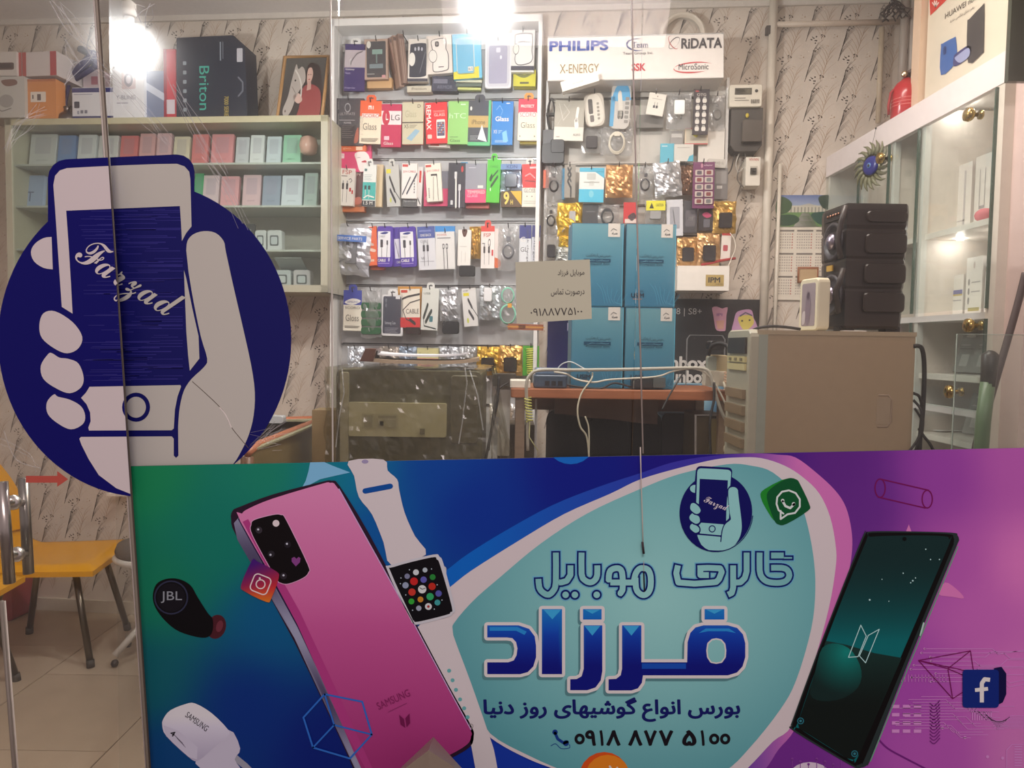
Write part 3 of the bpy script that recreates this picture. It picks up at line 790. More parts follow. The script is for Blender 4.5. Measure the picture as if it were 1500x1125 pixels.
hole = [(1018, 270), (1022, 242), (1038, 227), (1055, 224), (1074, 228), (1088, 244), (1092, 270), (1090, 298), (1076, 318), (1055, 322), (1034, 318), (1021, 298)]
L = []
for s_ in sh_: L.append(ccw(H(s_))); L += stroke_loops(H(s_), 9.2, closed=True)
shd = [[(x - 3, y + 4) for x, y in l] for l in L]
p.union(shd, (84, 120, 124)); p.up(); p.union(L, (212, 192, 190)); p.up()
def nb(x, y):
    v = (y - 890) / 90; return mixc(mixc((24, 116, 182), (16, 66, 164), v * 2.4), (10, 18, 110), (v - .35) * 1.7)
for i, s_ in enumerate(sh_): p.poly(H(s_), nb, 7)
p.up()
for x, y, w in ((350, 93, 38), (522, 163, 34), (690, 163, 34), (522, 93, 34), (1047, 93, 36)): p.poly(H([(x - w, y + 2), (x + w, y + 2), (x, y + (44 if y > 100 or x == 350 else 20))]), (58, 150, 200))
p.poly(H([(735, 326), (925, 326), (925, 350), (735, 350)]), (20, 70, 160)); p.poly(H([(980, 196), (1010, 176), (1110, 176), (1140, 196), (1100, 188), (1020, 188)]), (40, 126, 190)); p.poly(H([(80, 170), (200, 170), (240, 190), (230, 204), (195, 186), (80, 186)]), (40, 126, 190))
p.up(); hl = H(hole); p.line(hl, 4.2, (212, 192, 190), closed=True); p.up(); p.poly(hl, tc_)
done(m_, 'name_lettering')
m_, p = banner_part(''); p.layer = 6
p.text(shape('بورس انواع گوشیهای روز دنیا'), 708, 1021, 1084, 1057, (16, 22, 88), .03)
for ch, x0, x1 in (('۹', 857, 873), ('۱', 878, 884), ('۸', 888, 909), ('۸', 920, 941), ('۷', 943, 962), ('۷', 965, 986), ('۵', 999, 1020), ('۱', 1026, 1032)): p.text(ch, x0, 1069, x1, 1092, (20, 14, 22), .035)
for x in (849, 1046, 1062): p.ring(x, 1082, 7.6, 4.4, (20, 14, 22), 8, 20)
p.line([(813, 1073), (817, 1082), (826, 1088), (831, 1086)], 4.2, (18, 50, 120)); p.disc(813, 1072, 4, (18, 50, 120), None, 10); p.disc(829, 1088, 4.4, (18, 50, 120), None, 10); p.line(smooth([(807, 1092), (814, 1089), (822, 1096), (834, 1095), (834, 1090)], 3, False), 1.0, (18, 50, 120))
done(m_, 'phone_number_lettering')
# circuit lines and wire shapes on the purple side
m_, p = banner_part(''); p.layer = 5; R = random.Random(12); ln = (204, 128, 184)
for i in range(9):
    y = 950 + i * 6; x = R.uniform(1330, 1380); pts = [(x, y)]
    x1 = R.uniform(1420, 1470); pts += [(x1, y), (x1 + 9, y + R.choice((-8, 8))), (1560, y + R.choice((-8, 8)))]
    p.line(pts, .9, ln); p.disc(x, y, 1.8, ln, None, 8)
for i in range(12):
    y = 1020 + i * 4.2; x = R.uniform(1310, 1350); x1 = R.uniform(1380, 1440); p.line([(x, y), (x1, y), (x1 + 14, y + 14), (x1 + 14 + R.uniform(10, 60), y + 14)], .8, ln)
for i in range(9): p.line([(1424 + i * 3.4, 1042), (1424 + i * 3.4, 1054)], 1.6, ln)
for i in range(10): p.line([(1440 + i * 2, 1042 + i * 3), (1462 + i * 2, 1066 - i * 2), (1560, 1066 - i * 2)], .8, ln)
for i in range(3):
    for j in range(4): p.rect(1306 + i * 16, 1032 + j * 12, 1317 + i * 16, 1037 + j * 12, ln)
for i in range(14): p.line([(1320 + i * 5, 988), (1320 + i * 5, 998)], 1.2, (190, 108, 172))
p.line([(1474, 1130), (1474, 1098), (1482, 1090), (1560, 1090)], 1, ln); [p.line([(1486, 1093 + i * 4), (1496, 1093 + i * 4)], 1.6, ln) for i in range(8)]
for x, y in ((1446, 1108), (1468, 1110), (1413, 1080), (1380, 1066)): p.disc(x, y, 2.4, ln, None, 8)
for i in range(7): 
    x = 1160 + i * 12; p.line([(x, 1128), (x, 1112 + i % 3 * 4)], 1, (132, 60, 140)); p.disc(x, 1111 + i % 3 * 4, 2, (132, 60, 140), None, 8)
for i in range(12): x = 1150 + i * 1.2; p.line(smooth([(1362, 1030 + i * 5), (1368, 1034 + i * 5), (1376, 1026 + i * 5)], 3, False), 1.6, (118, 40, 112))
tag(done(m_, 'circuit_print'), kind='stuff')
mg = (112, 14, 76)
m_, p = banner_part(''); p.layer = 3
p.union(stroke_loops(circ(1289, 715, 7.5, 20, 13.5), 1.8, True, n=8) + stroke_loops(circ(1358, 731, 7.5, 20, 13), 1.8, True, n=8) + stroke_loops([(1291, 702), (1360, 718)], 1.8, n=8) + stroke_loops([(1286, 728), (1355, 744)], 1.8, n=8), mg); done(m_, 'wire_cylinder_print')
m_, p = banner_part(''); p.layer = 3; p.poly([(1327, 778), (1331, 768), (1335, 779)], (206, 112, 166)); done(m_, 'small_triangle_print')
m_, p = banner_part(''); p.layer = 3; p.poly(smooth([(1384, 853), (1400, 862), (1412, 876), (1394, 874), (1374, 870)], 3), (212, 112, 168)); done(m_, 'triangle_print')
m_, p = banner_part(''); p.layer = 6
p.union(sum([stroke_loops([a, b], 1.3, n=8) for a, b in (((1345, 967), (1421, 953)), ((1421, 953), (1428, 1000)), ((1345, 967), (1395, 1023)), ((1395, 1023), (1388, 979)), ((1388, 979), (1421, 953)), ((1345, 967), (1388, 979)), ((1388, 979), (1428, 996)), ((1395, 1023), (1418, 1008)), ((1345, 967), (1428, 985)))], []), mg); done(m_, 'wire_pyramid_print')
m_, p = banner_part(''); p.layer = 3; p.line(smooth([(1286, 1082), (1300, 1096), (1325, 1110), (1360, 1128)], 4, False), 2.6, (110, 30, 110)); done(m_, 'curved_line_print')
m_, p = banner_part(''); p.layer = 3; p.disc(1186, 1140, 32, (206, 176, 190), 24); done(m_, 'pale_disc_print')
# dark phone
m_, p = banner_part(''); p.layer = 6
p.poly(smooth([(1262, 788), (1268, 782), (1276, 778), (1330, 778), (1394, 780), (1402, 784), (1404, 792), (1398, 806), (1330, 970), (1276, 1108), (1270, 1120), (1260, 1124), (1248, 1122), (1163, 1071), (1159, 1062), (1162, 1050), (1210, 920)], 4), (40, 48, 48)); p.up()
p.poly(smooth([(1264, 789), (1270, 783), (1277, 780), (1330, 780), (1388, 782), (1396, 787), (1396, 796), (1390, 812), (1326, 966), (1268, 1106), (1262, 1117), (1254, 1120), (1246, 1118), (1166, 1070), (1162, 1062), (1164, 1050), (1212, 920)], 4), (10, 8, 10)); p.up()
def scr(x, y): return mixc((18, 42, 42), (6, 96, 98), max(0, (y - 800) / 140) ** 2)
scp = smooth([(1268, 792), (1274, 786), (1330, 784), (1382, 785), (1389, 790), (1388, 800), (1316, 968), (1258, 1104), (1250, 1112), (1240, 1110), (1170, 1066), (1168, 1058), (1214, 926)], 4)
p.poly(scp, scr, 9); p.up()
p.poly([(1209, 938), (1240, 944), (1280, 956), (1320, 963), (1258, 1104), (1250, 1112), (1240, 1110), (1170, 1066), (1168, 1058)], lambda x, y: mixc((26, 52, 48), (14, 22, 20), (y - 940) / 90), 10); p.up()
p.poly(smooth([(1204, 948), (1226, 942), (1248, 954), (1261, 982), (1256, 1006), (1234, 1022), (1204, 1026), (1186, 1016), (1194, 980)], 3), lambda x, y: mixc((14, 122, 112), (18, 38, 36), math.hypot(x - 1240, y - 955) / 62), 5); p.up()
p.line([(1260, 915), (1268, 931), (1256, 961), (1242, 962)], 1.2, (176, 210, 216), closed=True); p.line([(1287, 921), (1267, 970), (1258, 960), (1271, 930)], 1.2, (176, 210, 216), closed=True)
p.disc(1324, 789, 3, (4, 10, 10), None, 12)
for x, y, r in ((1336, 850, 1.3), (1273, 878, 1.4), (1333, 853, 1), (1322, 839, 1), (1355, 804, 1), (1362, 819, 1), (1375, 819, 1), (1340, 846, .9), (1291, 848, .8), (1301, 880, .8)): p.disc(x, y, r, (180, 214, 210), None, 8)
for x, y in ((1172, 1055), (1251, 1103)): p.ring(x, y, 5, 1.4, (40, 104, 116), None, 14); p.disc(x, y, 2, (50, 110, 120), None, 8)
p.line([(1402, 800), (1330, 975), (1274, 1114)], 1.5, (96, 150, 112)); p.line([(1352, 912), (1347, 930)], 2.4, (170, 190, 176))
done(m_, 'dark_phone_print')
# blue cube with letter f
m_, p = banner_part(''); p.layer = 9
p.poly([(1455, 978), (1466, 976), (1473, 986), (1473, 1016), (1468, 1028), (1456, 1034)], (14, 12, 60)); p.up()
p.poly(rrect(1409, 980, 1462, 1036, 5), (14, 36, 110)); p.up()
p.union(stroke_loops([(1449, 995), (1441, 994), (1437, 1000), (1437, 1028)], 6, square=True) + stroke_loops([(1427, 1010), (1446, 1008)], 5.4, square=True), (222, 206, 216))
done(m_, 'letter_cube_print')
# ---------------------------------------------------------------- slatwall display units on the back wall
def upt(px, py, off): return WALL.off(off).at(px, py)
SLAT = (190, 190, 190); FRAME = (232, 230, 226)
def hook(parent, px, py, offb, offf):
    b = upt(px, py, offf); a = b - WALL.n * (offf - offb); m = MB()
    m.tube([a, b - Z * .002, b + WALL.n * .012 + Z * .014], .0022, (86, 84, 84), 'metal', 6)
    m.box(a + WALL.n * .002, WU * .012, WALL.n * .003, Z * .012, (120, 120, 118), 'metal')
    link('hook', m, parent)
def wbox(mb, px0, px1, pyref, z0, z1, o0, o1, col, key='satin'):
    """box along the back wall: between two columns of the photograph, heights z0..z1, standing o0..o1 off the wall"""
    a = upt(px0, pyref, o1); b = upt(px1, pyref, o1); a.z = b.z = 0
    c = (a + b) / 2 - WALL.n * (o1 - o0) / 2 + Z * (z0 + z1) / 2
    mb.box(c, WU * (b - a).length / 2, WALL.n * (o1 - o0) / 2, Z * (z1 - z0) / 2, col, key)
UA = thing('slatwall_display', 'tall white framed slatwall unit full of hanging phone cases and cables, beside the brand sign', 'display unit', upt(640, 660, .05) * 1.0)
UA.location.z = 0
ztop = upt(640, 24, .16).z
m = MB(); wbox(m, 484, 489.5, 100, 0, ztop, .0, .16, FRAME); link('side_post', m, UA)
m = MB(); wbox(m, 788, 793.5, 100, 0, ztop, .0, .16, FRAME); link('side_post', m, UA)
m = MB(); wbox(m, 484, 793.5, 100, ztop - .03, ztop, .0, .16, FRAME); wbox(m, 489.5, 788, 100, ztop - .10, ztop - .03, .0, .05, (215, 214, 212)); link('top_board', m, UA)
rowsA = [62, 147, 233, 325, 419, 506, 592]
zr = [upt(645, y, .05).z for y in rowsA]
edges = [ztop - .10] + zr + [.06]
for i in range(len(edges) - 1):
    m = MB(); wbox(m, 489.5, 788, 100, edges[i + 1] + .006, edges[i] - .006, .004, .045, SLAT); link('slat', m, UA)
    if i < len(zr):
        m = MB(); wbox(m, 489.5, 788, 100, zr[i] - .012, zr[i] + .006, .004, .03, (60, 60, 60), 'metal'); wbox(m, 489.5, 788, 100, zr[i] - .004, zr[i] + .001, .03, .05, (150, 150, 148), 'metal'); link('rail', m, UA)
m = MB(); wbox(m, 489.5, 788, 100, 0.0, .06, 0, .12, FRAME); link('plinth', m, UA)

def inner(c): return c
class Pk: pass
PACKS = []
def rg(tag_):
    return {'A': lambda x, y: (480 + x * .21333, y * .21333), 'B': lambda x, y: (470 + x * .22, 220 + y * .22), 'C': lambda x, y: (470 + x * .22, 390 + y * .22),
            'D': lambda x, y: (780 + x * .24, y * .24), 'E': lambda x, y: (780 + x * .24, 220 + y * .24), 'P': lambda x, y: (x, y)}[tag_]
def frame_of(reg, x0, y0, x1, y1, off, plane=None):
    f = rg(reg); a = f(x0, y0); b = f(x1, y1); pl = plane or WALL.off(off)
    tl = pl.at(a[0], (a[1] + b[1]) / 2); tr = pl.at(b[0], (a[1] + b[1]) / 2); t = pl.at((a[0] + b[0]) / 2, a[1]); u = pl.at((a[0] + b[0]) / 2, b[1])
    c = (t + u) / 2; return c, (tr - tl).length, (t - u).length
def draw(pr, ops):
    """a list of print commands in unit coordinates of the face"""
    for op in ops:
        k = op[0]
        if k == 'r': pr.rect(*op[1:5], op[5])
        elif k == 't':
            bold = op[7] if len(op) > 7 else .01; rot = op[8] if len(op) > 8 else 0
            if rot == 90:   # vertical lettering, reading downwards
                vs, fs = glyphs(op[1], bold); x0, y0, x1, y1 = op[2:6]
                pr.put([(x0 + b * (x1 - x0), y0 + a * (y1 - y0)) for a, b in vs], fs, op[6])
            else: pr.text(op[1], *op[2:6], op[6], bold, rot)
        elif k == 'd': pr.disc(op[1], op[2], op[3], op[4], op[5] if len(op) > 5 else None)
        elif k == 'l': pr.line(op[1], op[2], op[3])
        elif k == 'p': pr.poly(op[1], op[2])
        elif k == 'o': pr.poly(smooth(op[1], 3), op[2])
        elif k == 'R': pr.poly(rrect(*op[1:6]), op[6])
        elif k == '+': pr.up()
def facesurf(c, U, V, N, w, h, asp=True):
    return lambda a, b, l: c + U * ((a - .5) * w) + V * ((.5 - b) * h) + N * (.0007 * l)
def pack(reg, x0, y0, x1, y1, rot, col, ops, label, cat='packet', name='accessory_pack', th=.012, off=.125, tab=None, yaw=0, group=None, side=None, rounded=0, finish='ink', hook_parent=None, n=None, plane=None, slot=True):
    c, w, h = frame_of(reg, x0, y0, x1, y1, off, plane)
    N = (plane.n if plane else WALL.n).copy(); U = (WU.copy() if not plane else plane.u * (1 if plane.u.x > 0 or abs(plane.u.x) < .01 and plane.u.y > 0 else -1))
    if yaw:
        q = Matrix.Rotation(math.radians(yaw), 3, 'Z'); N = q @ N; U = q @ U
    r_ = math.radians(rot); V = Z * math.cos(r_) + U * math.sin(r_); U2 = U * math.cos(r_) - Z * math.sin(r_)   # positive = clockwise as seen
    # the box quoted is the outer extent of a tilted pack
    s, co = abs(math.sin(r_)), abs(math.cos(r_))
    if s > .02:
        W2 = (w * co - h * s) / max(.2, co * co - s * s); H2 = (h * co - w * s) / max(.2, co * co - s * s)
        w, h = max(W2, w * .5), max(H2, h * .6)
    m = MB(); cc = c - N * th / 2
    if rounded: m.rbox(cc, U2 * w / 2, V * h / 2, N * th / 2, rounded * w, side or col, finish)
    else: m.box(cc, U2 * w / 2, V * h / 2, N * th / 2, side or col, finish)
    pr = Print(m, facesurf(c, U2, V, N, w, h), finish); pr.layer = 1
    if rounded: pr.poly(rrect(.01, .01 * w / h, .99, 1 - .01 * w / h, rounded * .9), col)
    else: pr.rect(0.004, 0.004, .996, .996, col)
    pr.up(); draw(pr, ops)
    o = link(name, m); tag(o, label, cat, group)
    if tab:
        tm = MB(); tw = w * .46; base = c + V * h / 2 - N * .001
        pts = [base + U2 * a * tw / 2 + V * b for a, b in ((-1, -.004), (1, -.004), (1, .016), (.6, .026), (-.6, .026), (-1, .016))]
        tm.prism(pts, N * .0006, tab, 'ink'); p2 = Print(tm, lambda a, b, l: base + U2 * a * tw / 2 + V * b + N * (.0006 + .0004 * l)); p2.poly([(-.45, .009), (.45, .009), (.45, .014), (.12, .014), (0, .02), (-.12, .014), (-.45, .014)], (70, 70, 70))
        link('hang_tab', tm, o)
    if hook_parent is not None:
        f = rg(reg); hx, hy = f((x0 + x1) / 2, y0)
        hook(hook_parent, hx, hy + 1, .04, off + .004)
    return o
def bag(reg, x0, y0, x1, y1, rot, col, label, key='foil', th=.03, off=.13, content=None, cat='packet', name='foil_bag', seed=0, crinkle=1.0, hook_parent=None, ccol=(40, 40, 44), header=None, group=None):
    c, w, h = frame_of(reg, x0, y0, x1, y1, off); N = WALL.n; U = WU; r_ = math.radians(rot)
    V = Z * math.cos(r_) + U * math.sin(r_); U2 = U * math.cos(r_) - Z * math.sin(r_); m = MB(); sd = seed or (x0 * .37 + y0 * .11)
    def f(u, v):
        b = max(0, math.sin(math.pi * u)) ** .6 * max(0, math.sin(math.pi * min(1, v * 1.02))) ** .6
        nz = noise.fractal(Vector((u * 4 + sd, v * 5, sd)), 1, 2, 4) * .010 * crinkle + noise.noise(Vector((u * 17, v * 17, sd))) * .004 * crinkle
        ex = noise.noise(Vector((sd, v * 6, 3.1))) * .012 * (1 - 2 * abs(u - .5)) + (noise.noise(Vector((sd + 9, v * 5, 1))) * .05 * w if u in (0, 1) else 0)
        ey = noise.noise(Vector((u * 5, sd, 2))) * .04 * h if v in (0, 1) else 0
        return c + U2 * ((u - .5) * w + ex) + V * ((.5 - v) * h + ey) + N * (b * th * .6 + nz * (b + .25) - th * .5)
    m.grid(f, 13, 15, col, key); 
    m.grid(lambda u, v: f(u, v) - N * (.003 + th * .6 * math.sin(math.pi * u) * math.sin(math.pi * v)), 6, 6, col, key)
    o = link(name, m); tag(o, label, cat, group)
    if header:
        hm_ = MB(); hm_.box(c + V * h * (.5 - header[0]) + N * (th * .45 + .002), U2 * w * .47, V * h * header[1], N * .0008, header[2], 'ink')
        pr = Print(hm_, facesurf(c + V * h * (.5 - header[0]) + N * (th * .45 + .003), U2, V, N, w * .94, h * header[1] * 2)); draw(pr, header[3] if len(header) > 3 else []); link('header_card', hm_, o)
    if content == 'coil':
        cm2 = MB(); r0 = w * .26
        for k in range(4):
            cm2.tube([c - N * .002 + U2 * (r0 * (1 - .05 * k)) * math.cos(t) + V * ((r0 * 1.35 * (1 - .06 * k)) * math.sin(t) - h * .08) + N * .002 * k for t in [i * math.pi / 9 for i in range(18)]], .0022, ccol, 'rubber', 5, closed=True)
        cm2.box(c + V * h * .20, U2 * w * .09, V * h * .05, N * .005, ccol, 'rubber'); link('cable_coil', cm2, o)
    elif content == 'brick':
        cm2 = MB(); cm2.rbox(c - V * h * .12 + N * .004, U2 * w * .28, V * h * .24, N * .010, .008, ccol, 'gloss'); link('plug', cm2, o)
    elif content == 'buds':
        cm2 = MB()
        cm2.rbox(c - V * h * .02 + U2 * w * .1, U2 * w * .13, V * h * .26, N * .006, .006, ccol, 'gloss'); cm2.tube([c - V * h * .28 + U2 * w * (.3 * math.sin(t)) + V * h * .1 * math.cos(t * 2) for t in [i * .5 for i in range(13)]], .0018, ccol, 'rubber', 5); link('adapter', cm2, o)
    if hook_parent is not None:
        f2 = rg(reg); hx, hy = f2((x0 + x1) / 2, y0); hook(hook_parent, hx, hy + 2, .04, off)
    return o
W_ = (236, 232, 224); K_ = (30, 28, 32); GY = (120, 120, 120)
def lines(x0, y0, x1, n_, dy, col, t=.012):
    return [('r', x0, y0 + i * dy, x1 - (i * 37 % 5) * .03, y0 + i * dy + t, col) for i in range(n_)]
plug2 = lambda x, y, s, c: [('R', x - .035 * s, y - .04 * s, x + .035 * s, y + .04 * s, .01, c), ('r', x - .022 * s, y - .075 * s, x + .022 * s, y - .04 * s, (170, 170, 170)), ('l', [(x, y + .04 * s), (x, .9)], .022, c)]
# row 1: phone cases
P1 = UA
pack('A', 110, 300, 262, 628, 2, (56, 40, 98), [('r', 0, .13, 1, .5, (186, 174, 178)), ('l', [(.3, .38), (.6, .2), (.85, .16)], .03, (120, 110, 116)), ('d', .3, .38, .07, (230, 226, 226)), ('+',), ('t', 'Galaxy', .06, .52, .5, .57, W_), ('t', 'Note', .06, .6, .3, .64, (190, 180, 210)), ('t', '7 Fusion Case', .05, .92, .55, .95, (200, 190, 220))], 'purple phone case box with a grey picture above the word Galaxy, top row', hook_parent=P1, tab=(230, 228, 224))
pack('A', 268, 535, 440, 605, 0, (206, 166, 118), [], 'tan cardboard case box showing below the brown window box, top row', th=.03, off=.10)
pack('A', 252, 268, 412, 545, -1, (176, 150, 134), [('R', .1, .06, .92, .95, .04, (70, 68, 70)), ('+',), ('r', .34, .26, .78, .38, (132, 160, 150)), ('r', .5, .38, .56, .6, (110, 130, 126)), ('r', .22, .62, .8, .73, (120, 134, 138)), ('d', .2, .14, .09, (220, 216, 206)), ('r', .12, .86, .44, .875, (180, 176, 170)), ('r', .75, .9, .9, .97, (206, 150, 150))], 'brown window box with a dark wallet case inside, top row', th=.02, hook_parent=P1)
for k, (x0, x1, y0, y1, a, cc) in enumerate(((436, 500, 270, 580, 14, (150, 118, 104)), (452, 520, 250, 590, 10, (168, 140, 124)), (478, 562, 235, 570, 8, (142, 116, 104)))):
    pack('A', x0, y0, x1, y1, -a, cc, [('r', .05, .03, .95, .1, (110, 90, 84)), ('l', [(.3, .1), (.3, .95)], .05, (196, 176, 160)), ('l', [(.62, .1), (.62, .95)], .05, (190, 170, 156))], ['reddish brown slim case box hung edge-on, farthest left of three leaning ones', 'middle one of three edge-on brown slim case boxes in the top row', 'ribbed brown slim case box hung edge-on, rightmost of three leaning ones'][k], th=.04, off=.10 + .012 * k, yaw=38, hook_parent=P1 if k == 2 else None)
pack('A', 545, 590, 712, 632, 0, (206, 198, 178), [('t', 'Premium', .2, .25, .8, .7, (120, 110, 100))], 'cream box end showing under the black phone cover card, top row', th=.04, off=.10)
pack('A', 552, 268, 690, 560, 1, (226, 218, 208), [('o', [(.1, .2), (.2, .12), (.8, .1), (.9, .2), (.92, .75), (.84, .88), (.16, .9), (.08, .8)], (56, 58, 70)), ('+',), ('d', .35, .24, .045, (190, 190, 200)), ('d', .52, .23, .05, (190, 190, 200)), ('d', .68, .24, .045, (190, 190, 200)), ('d', .2, .48, .16, W_), ('l', [(.85, .3), (.6, .8)], .02, (130, 130, 140)), ('r', 0, .93, 1, 1, (70, 70, 80))], 'card with a dark rugged phone cover and round white seal, top row', hook_parent=P1, th=.03)
pack('A', 715, 520, 895, 628, 2, (64, 66, 84), [('r', .05, .2, .6, .5, (120, 120, 136)), ('t', 'ARMOR', .2, .62, .8, .85, (120, 122, 140))], 'dark blue case box ends below the white rugged cover card, top row', th=.04, off=.10)
pack('A', 675, 238, 860, 510, -3, (232, 222, 212), [('o', [(.22, .12), (.7, .08), (.8, .16), (.78, .36), (.86, .5), (.86, .85), (.74, .94), (.3, .96), (.2, .86), (.24, .5), (.2, .3)], (86, 80, 80)), ('+',), ('o', [(.24, .13), (.7, .1), (.77, .17), (.75, .36), (.83, .5), (.83, .84), (.72, .92), (.31, .94), (.23, .85), (.27, .5), (.23, .3)], (240, 232, 224)), ('+',), ('R', .34, .16, .5, .3, .05, (66, 60, 62)), ('R', .37, .18, .47, .27, .04, (190, 180, 176)), ('d', .24, .54, .17, (90, 84, 84)), ('+',), ('d', .24, .54, .155, W_), ('r', .45, .82, .66, .845, (110, 100, 100))], 'white card with an outlined rugged phone cover, top row beside the light blue one', hook_parent=P1, th=.03)
for k in range(4): pack('A', 880, 520 + k * 26, 1064 - k * 4, 542 + k * 26, (k % 2) * 2, ((214, 206, 92), (220, 216, 190), (98, 110, 100), (206, 210, 130))[k], [], ['yellow', 'cream', 'dark green', 'pale yellow'][k] + ' card edge in the fan under the light blue case card', th=.02, off=.11 - k * .004)
pack('A', 852, 225, 1062, 545, -3, (110, 196, 232), [('p', [(0, .84), (.9, .74), (.9, 1), (0, 1)], (228, 214, 60)), ('R', .12, .1, .76, .9, .08, (214, 226, 222)), ('+',), ('R', .15, .12, .73, .88, .07, (116, 186, 220)), ('+',), ('R', .52, .74, .7, .84, .01, W_), ('+',), ('t', 'i6 S', .54, .76, .68, .82, (80, 90, 90))], 'light blue phone case card with a yellow foot, top row under the bulb', hook_parent=P1, th=.02)
pack('A', 1080, 275, 1262, 608, 0, (228, 226, 230), [('R', .06, .06, .94, .96, .1, (206, 206, 214)), ('+',), ('R', .15, .12, .84, .9, .05, (166, 164, 186)), ('+',), ('R', .42, .16, .58, .26, .03, (214, 214, 226)), ('d', .6, .36, .04, (230, 230, 240)), ('r', .3, .02, .7, .04, (170, 170, 176))], 'clear framed box with a grey violet phone case, top row', rounded=.1, hook_parent=P1)
pack('A', 1275, 480, 1428, 592, 1, (214, 208, 60), [('o', [(.1, .1), (.5, .3), (.9, .08), (.9, .2), (.5, .5), (.1, .3)], (120, 124, 70)), ('r', .3, .74, .7, .86, (90, 90, 60))], 'yellow case box ends at the right end of the top row', th=.045, off=.10)
pack('A', 1262, 205, 1420, 495, 1, (226, 224, 220), [('o', [(.2, .1), (.8, .08), (.92, .2), (.9, .5), (.95, .66), (.8, .8), (.3, .84), (.14, .7), (.2, .5), (.12, .25)], (96, 94, 96)), ('+',), ('o', [(.22, .12), (.78, .1), (.89, .2), (.87, .5), (.92, .66), (.78, .78), (.31, .82), (.17, .69), (.23, .5), (.15, .25)], (234, 232, 228)), ('+',), ('d', .2, .46, .13, (90, 90, 90)), ('+',), ('d', .2, .46, .115, W_), ('r', 0, .86, 1, .96, (52, 52, 70)), ('l', [(.3, .3), (.5, .28), (.75, .3)], .02, (120, 120, 120))], 'white card with an outlined phone case at the right end of the top row', hook_parent=P1, th=.03)
# row 2: screen glass packs
def mi(c): return [('l', [(.4, .13), (.4, .19)], .035, c), ('l', [(.4, .13), (.52, .13), (.54, .19)], .035, c), ('l', [(.47, .16), (.47, .19)], .03, c), ('l', [(.61, .13), (.61, .19)], .035, c)]
pack('A', 200, 995, 298, 1180, 0, (208, 60, 110), [], 'plain pink box peeking out beneath the charcoal glass pack', th=.02, off=.09)
pack('A', 50, 1040, 300, 1180, 0, (222, 62, 116), [('o', [(.55, .1), (.8, -.0), (.95, .3), (.9, .8), (.7, 1.0), (.6, .5)], (240, 226, 222)), ('+',), ('o', [(.72, .52), (.84, .44), (.86, .55)], (180, 30, 50)), ('R', .06, .1, .26, .34, .01, (236, 210, 214)), ('+',), ('t', 'anti shock', .08, .14, .24, .2, (150, 60, 80)), ('r', .62, .3, .7, .32, (80, 60, 60))], 'pink box with a pale face drawing, left under the charcoal glass pack', th=.012, off=.115)
pack('A', 40, 1000, 262, 1040, 0, (222, 102, 52), [('r', .7, .2, .9, .8, (236, 200, 170)), ('t', 'glass', .3, .3, .55, .7, (240, 190, 150))], 'orange box foot peeking out below the charcoal glass pack', th=.02, off=.118)
pack('A', 38, 675, 246, 1000, 1, (64, 60, 64), [('d', .47, .2, .1, (150, 146, 148)), ('+',), ('d', .47, .2, .075, (64, 60, 64)), ('t', 'ULTIMATE', .22, .3, .72, .36, (160, 150, 150)), ('r', .2, .46, .72, .468, (190, 180, 180)), ('t', 'POWER', .36, .5, .6, .54, (190, 180, 180)), ('o', [(.02, .75), (.14, .6), (.2, .75), (.08, .92)], (226, 108, 58)), ('o', [(.76, .7), (.84, .62), (.84, .9), (.7, .94)], (170, 90, 70))] + lines(.3, .58, .68, 7, .04, (120, 112, 112)), 'charcoal screen glass pack with orange wedges, leftmost of the second row', hook_parent=P1)
def soft(x0=.1, c=(232, 96, 60)): return [('t', 'SOFTWOOD', .12, .31, .9, .39, c)]
pack('A', 216, 690, 372, 990, 2, (240, 226, 200), [('r', 0, 0, 1, .36, (234, 98, 50)), ('+',)] + mi(W_) + [('r', .1, .3, .9, .4, W_), ('+',), ('t', 'SCORO', .12, .31, .9, .39, (214, 70, 50)), ('t', 'Glass', .16, .52, .8, .68, (130, 124, 116))] + lines(.1, .88, .9, 3, .03, (90, 80, 70)), 'orange and cream glass pack with the Mi mark, second row', hook_parent=P1, tab=(234, 98, 50))
pack('A', 368, 715, 505, 1010, 1, (196, 36, 84), [('r', 0, .16, 1, .48, (240, 226, 224)), ('+',), ('d', .24, .31, .19, (200, 40, 70)), ('+',), ('l', [(.24, .24), (.24, .36), (.34, .36)], .03, W_), ('t', 'LG', .5, .25, .92, .38, (70, 60, 64)), ('R', .16, .75, .42, .84, .01, (230, 190, 200)), ('t', 'Glass', .14, .88, .62, .95, W_)], 'crimson LG glass pack with a white band, second row', hook_parent=P1)
pack('A', 512, 700, 658, 992, 0, (206, 198, 168), [('t', 'Glass', .14, .2, .66, .36, (180, 174, 146)), ('r', 0, .47, 1, .5, (90, 84, 76)), ('t', 'X5', .08, .53, .3, .62, (90, 86, 80)), ('p', [(.2, .86), (.62, .64), (.84, .68), (.44, .92)], (150, 186, 206)), ('t', 'D', .72, .06, .86, .14, (60, 56, 52))] + lines(.34, .54, .7, 3, .03, (130, 124, 110)), 'beige X5 glass pack with a tilted phone picture, second row', hook_parent=P1, side=(200, 60, 40))
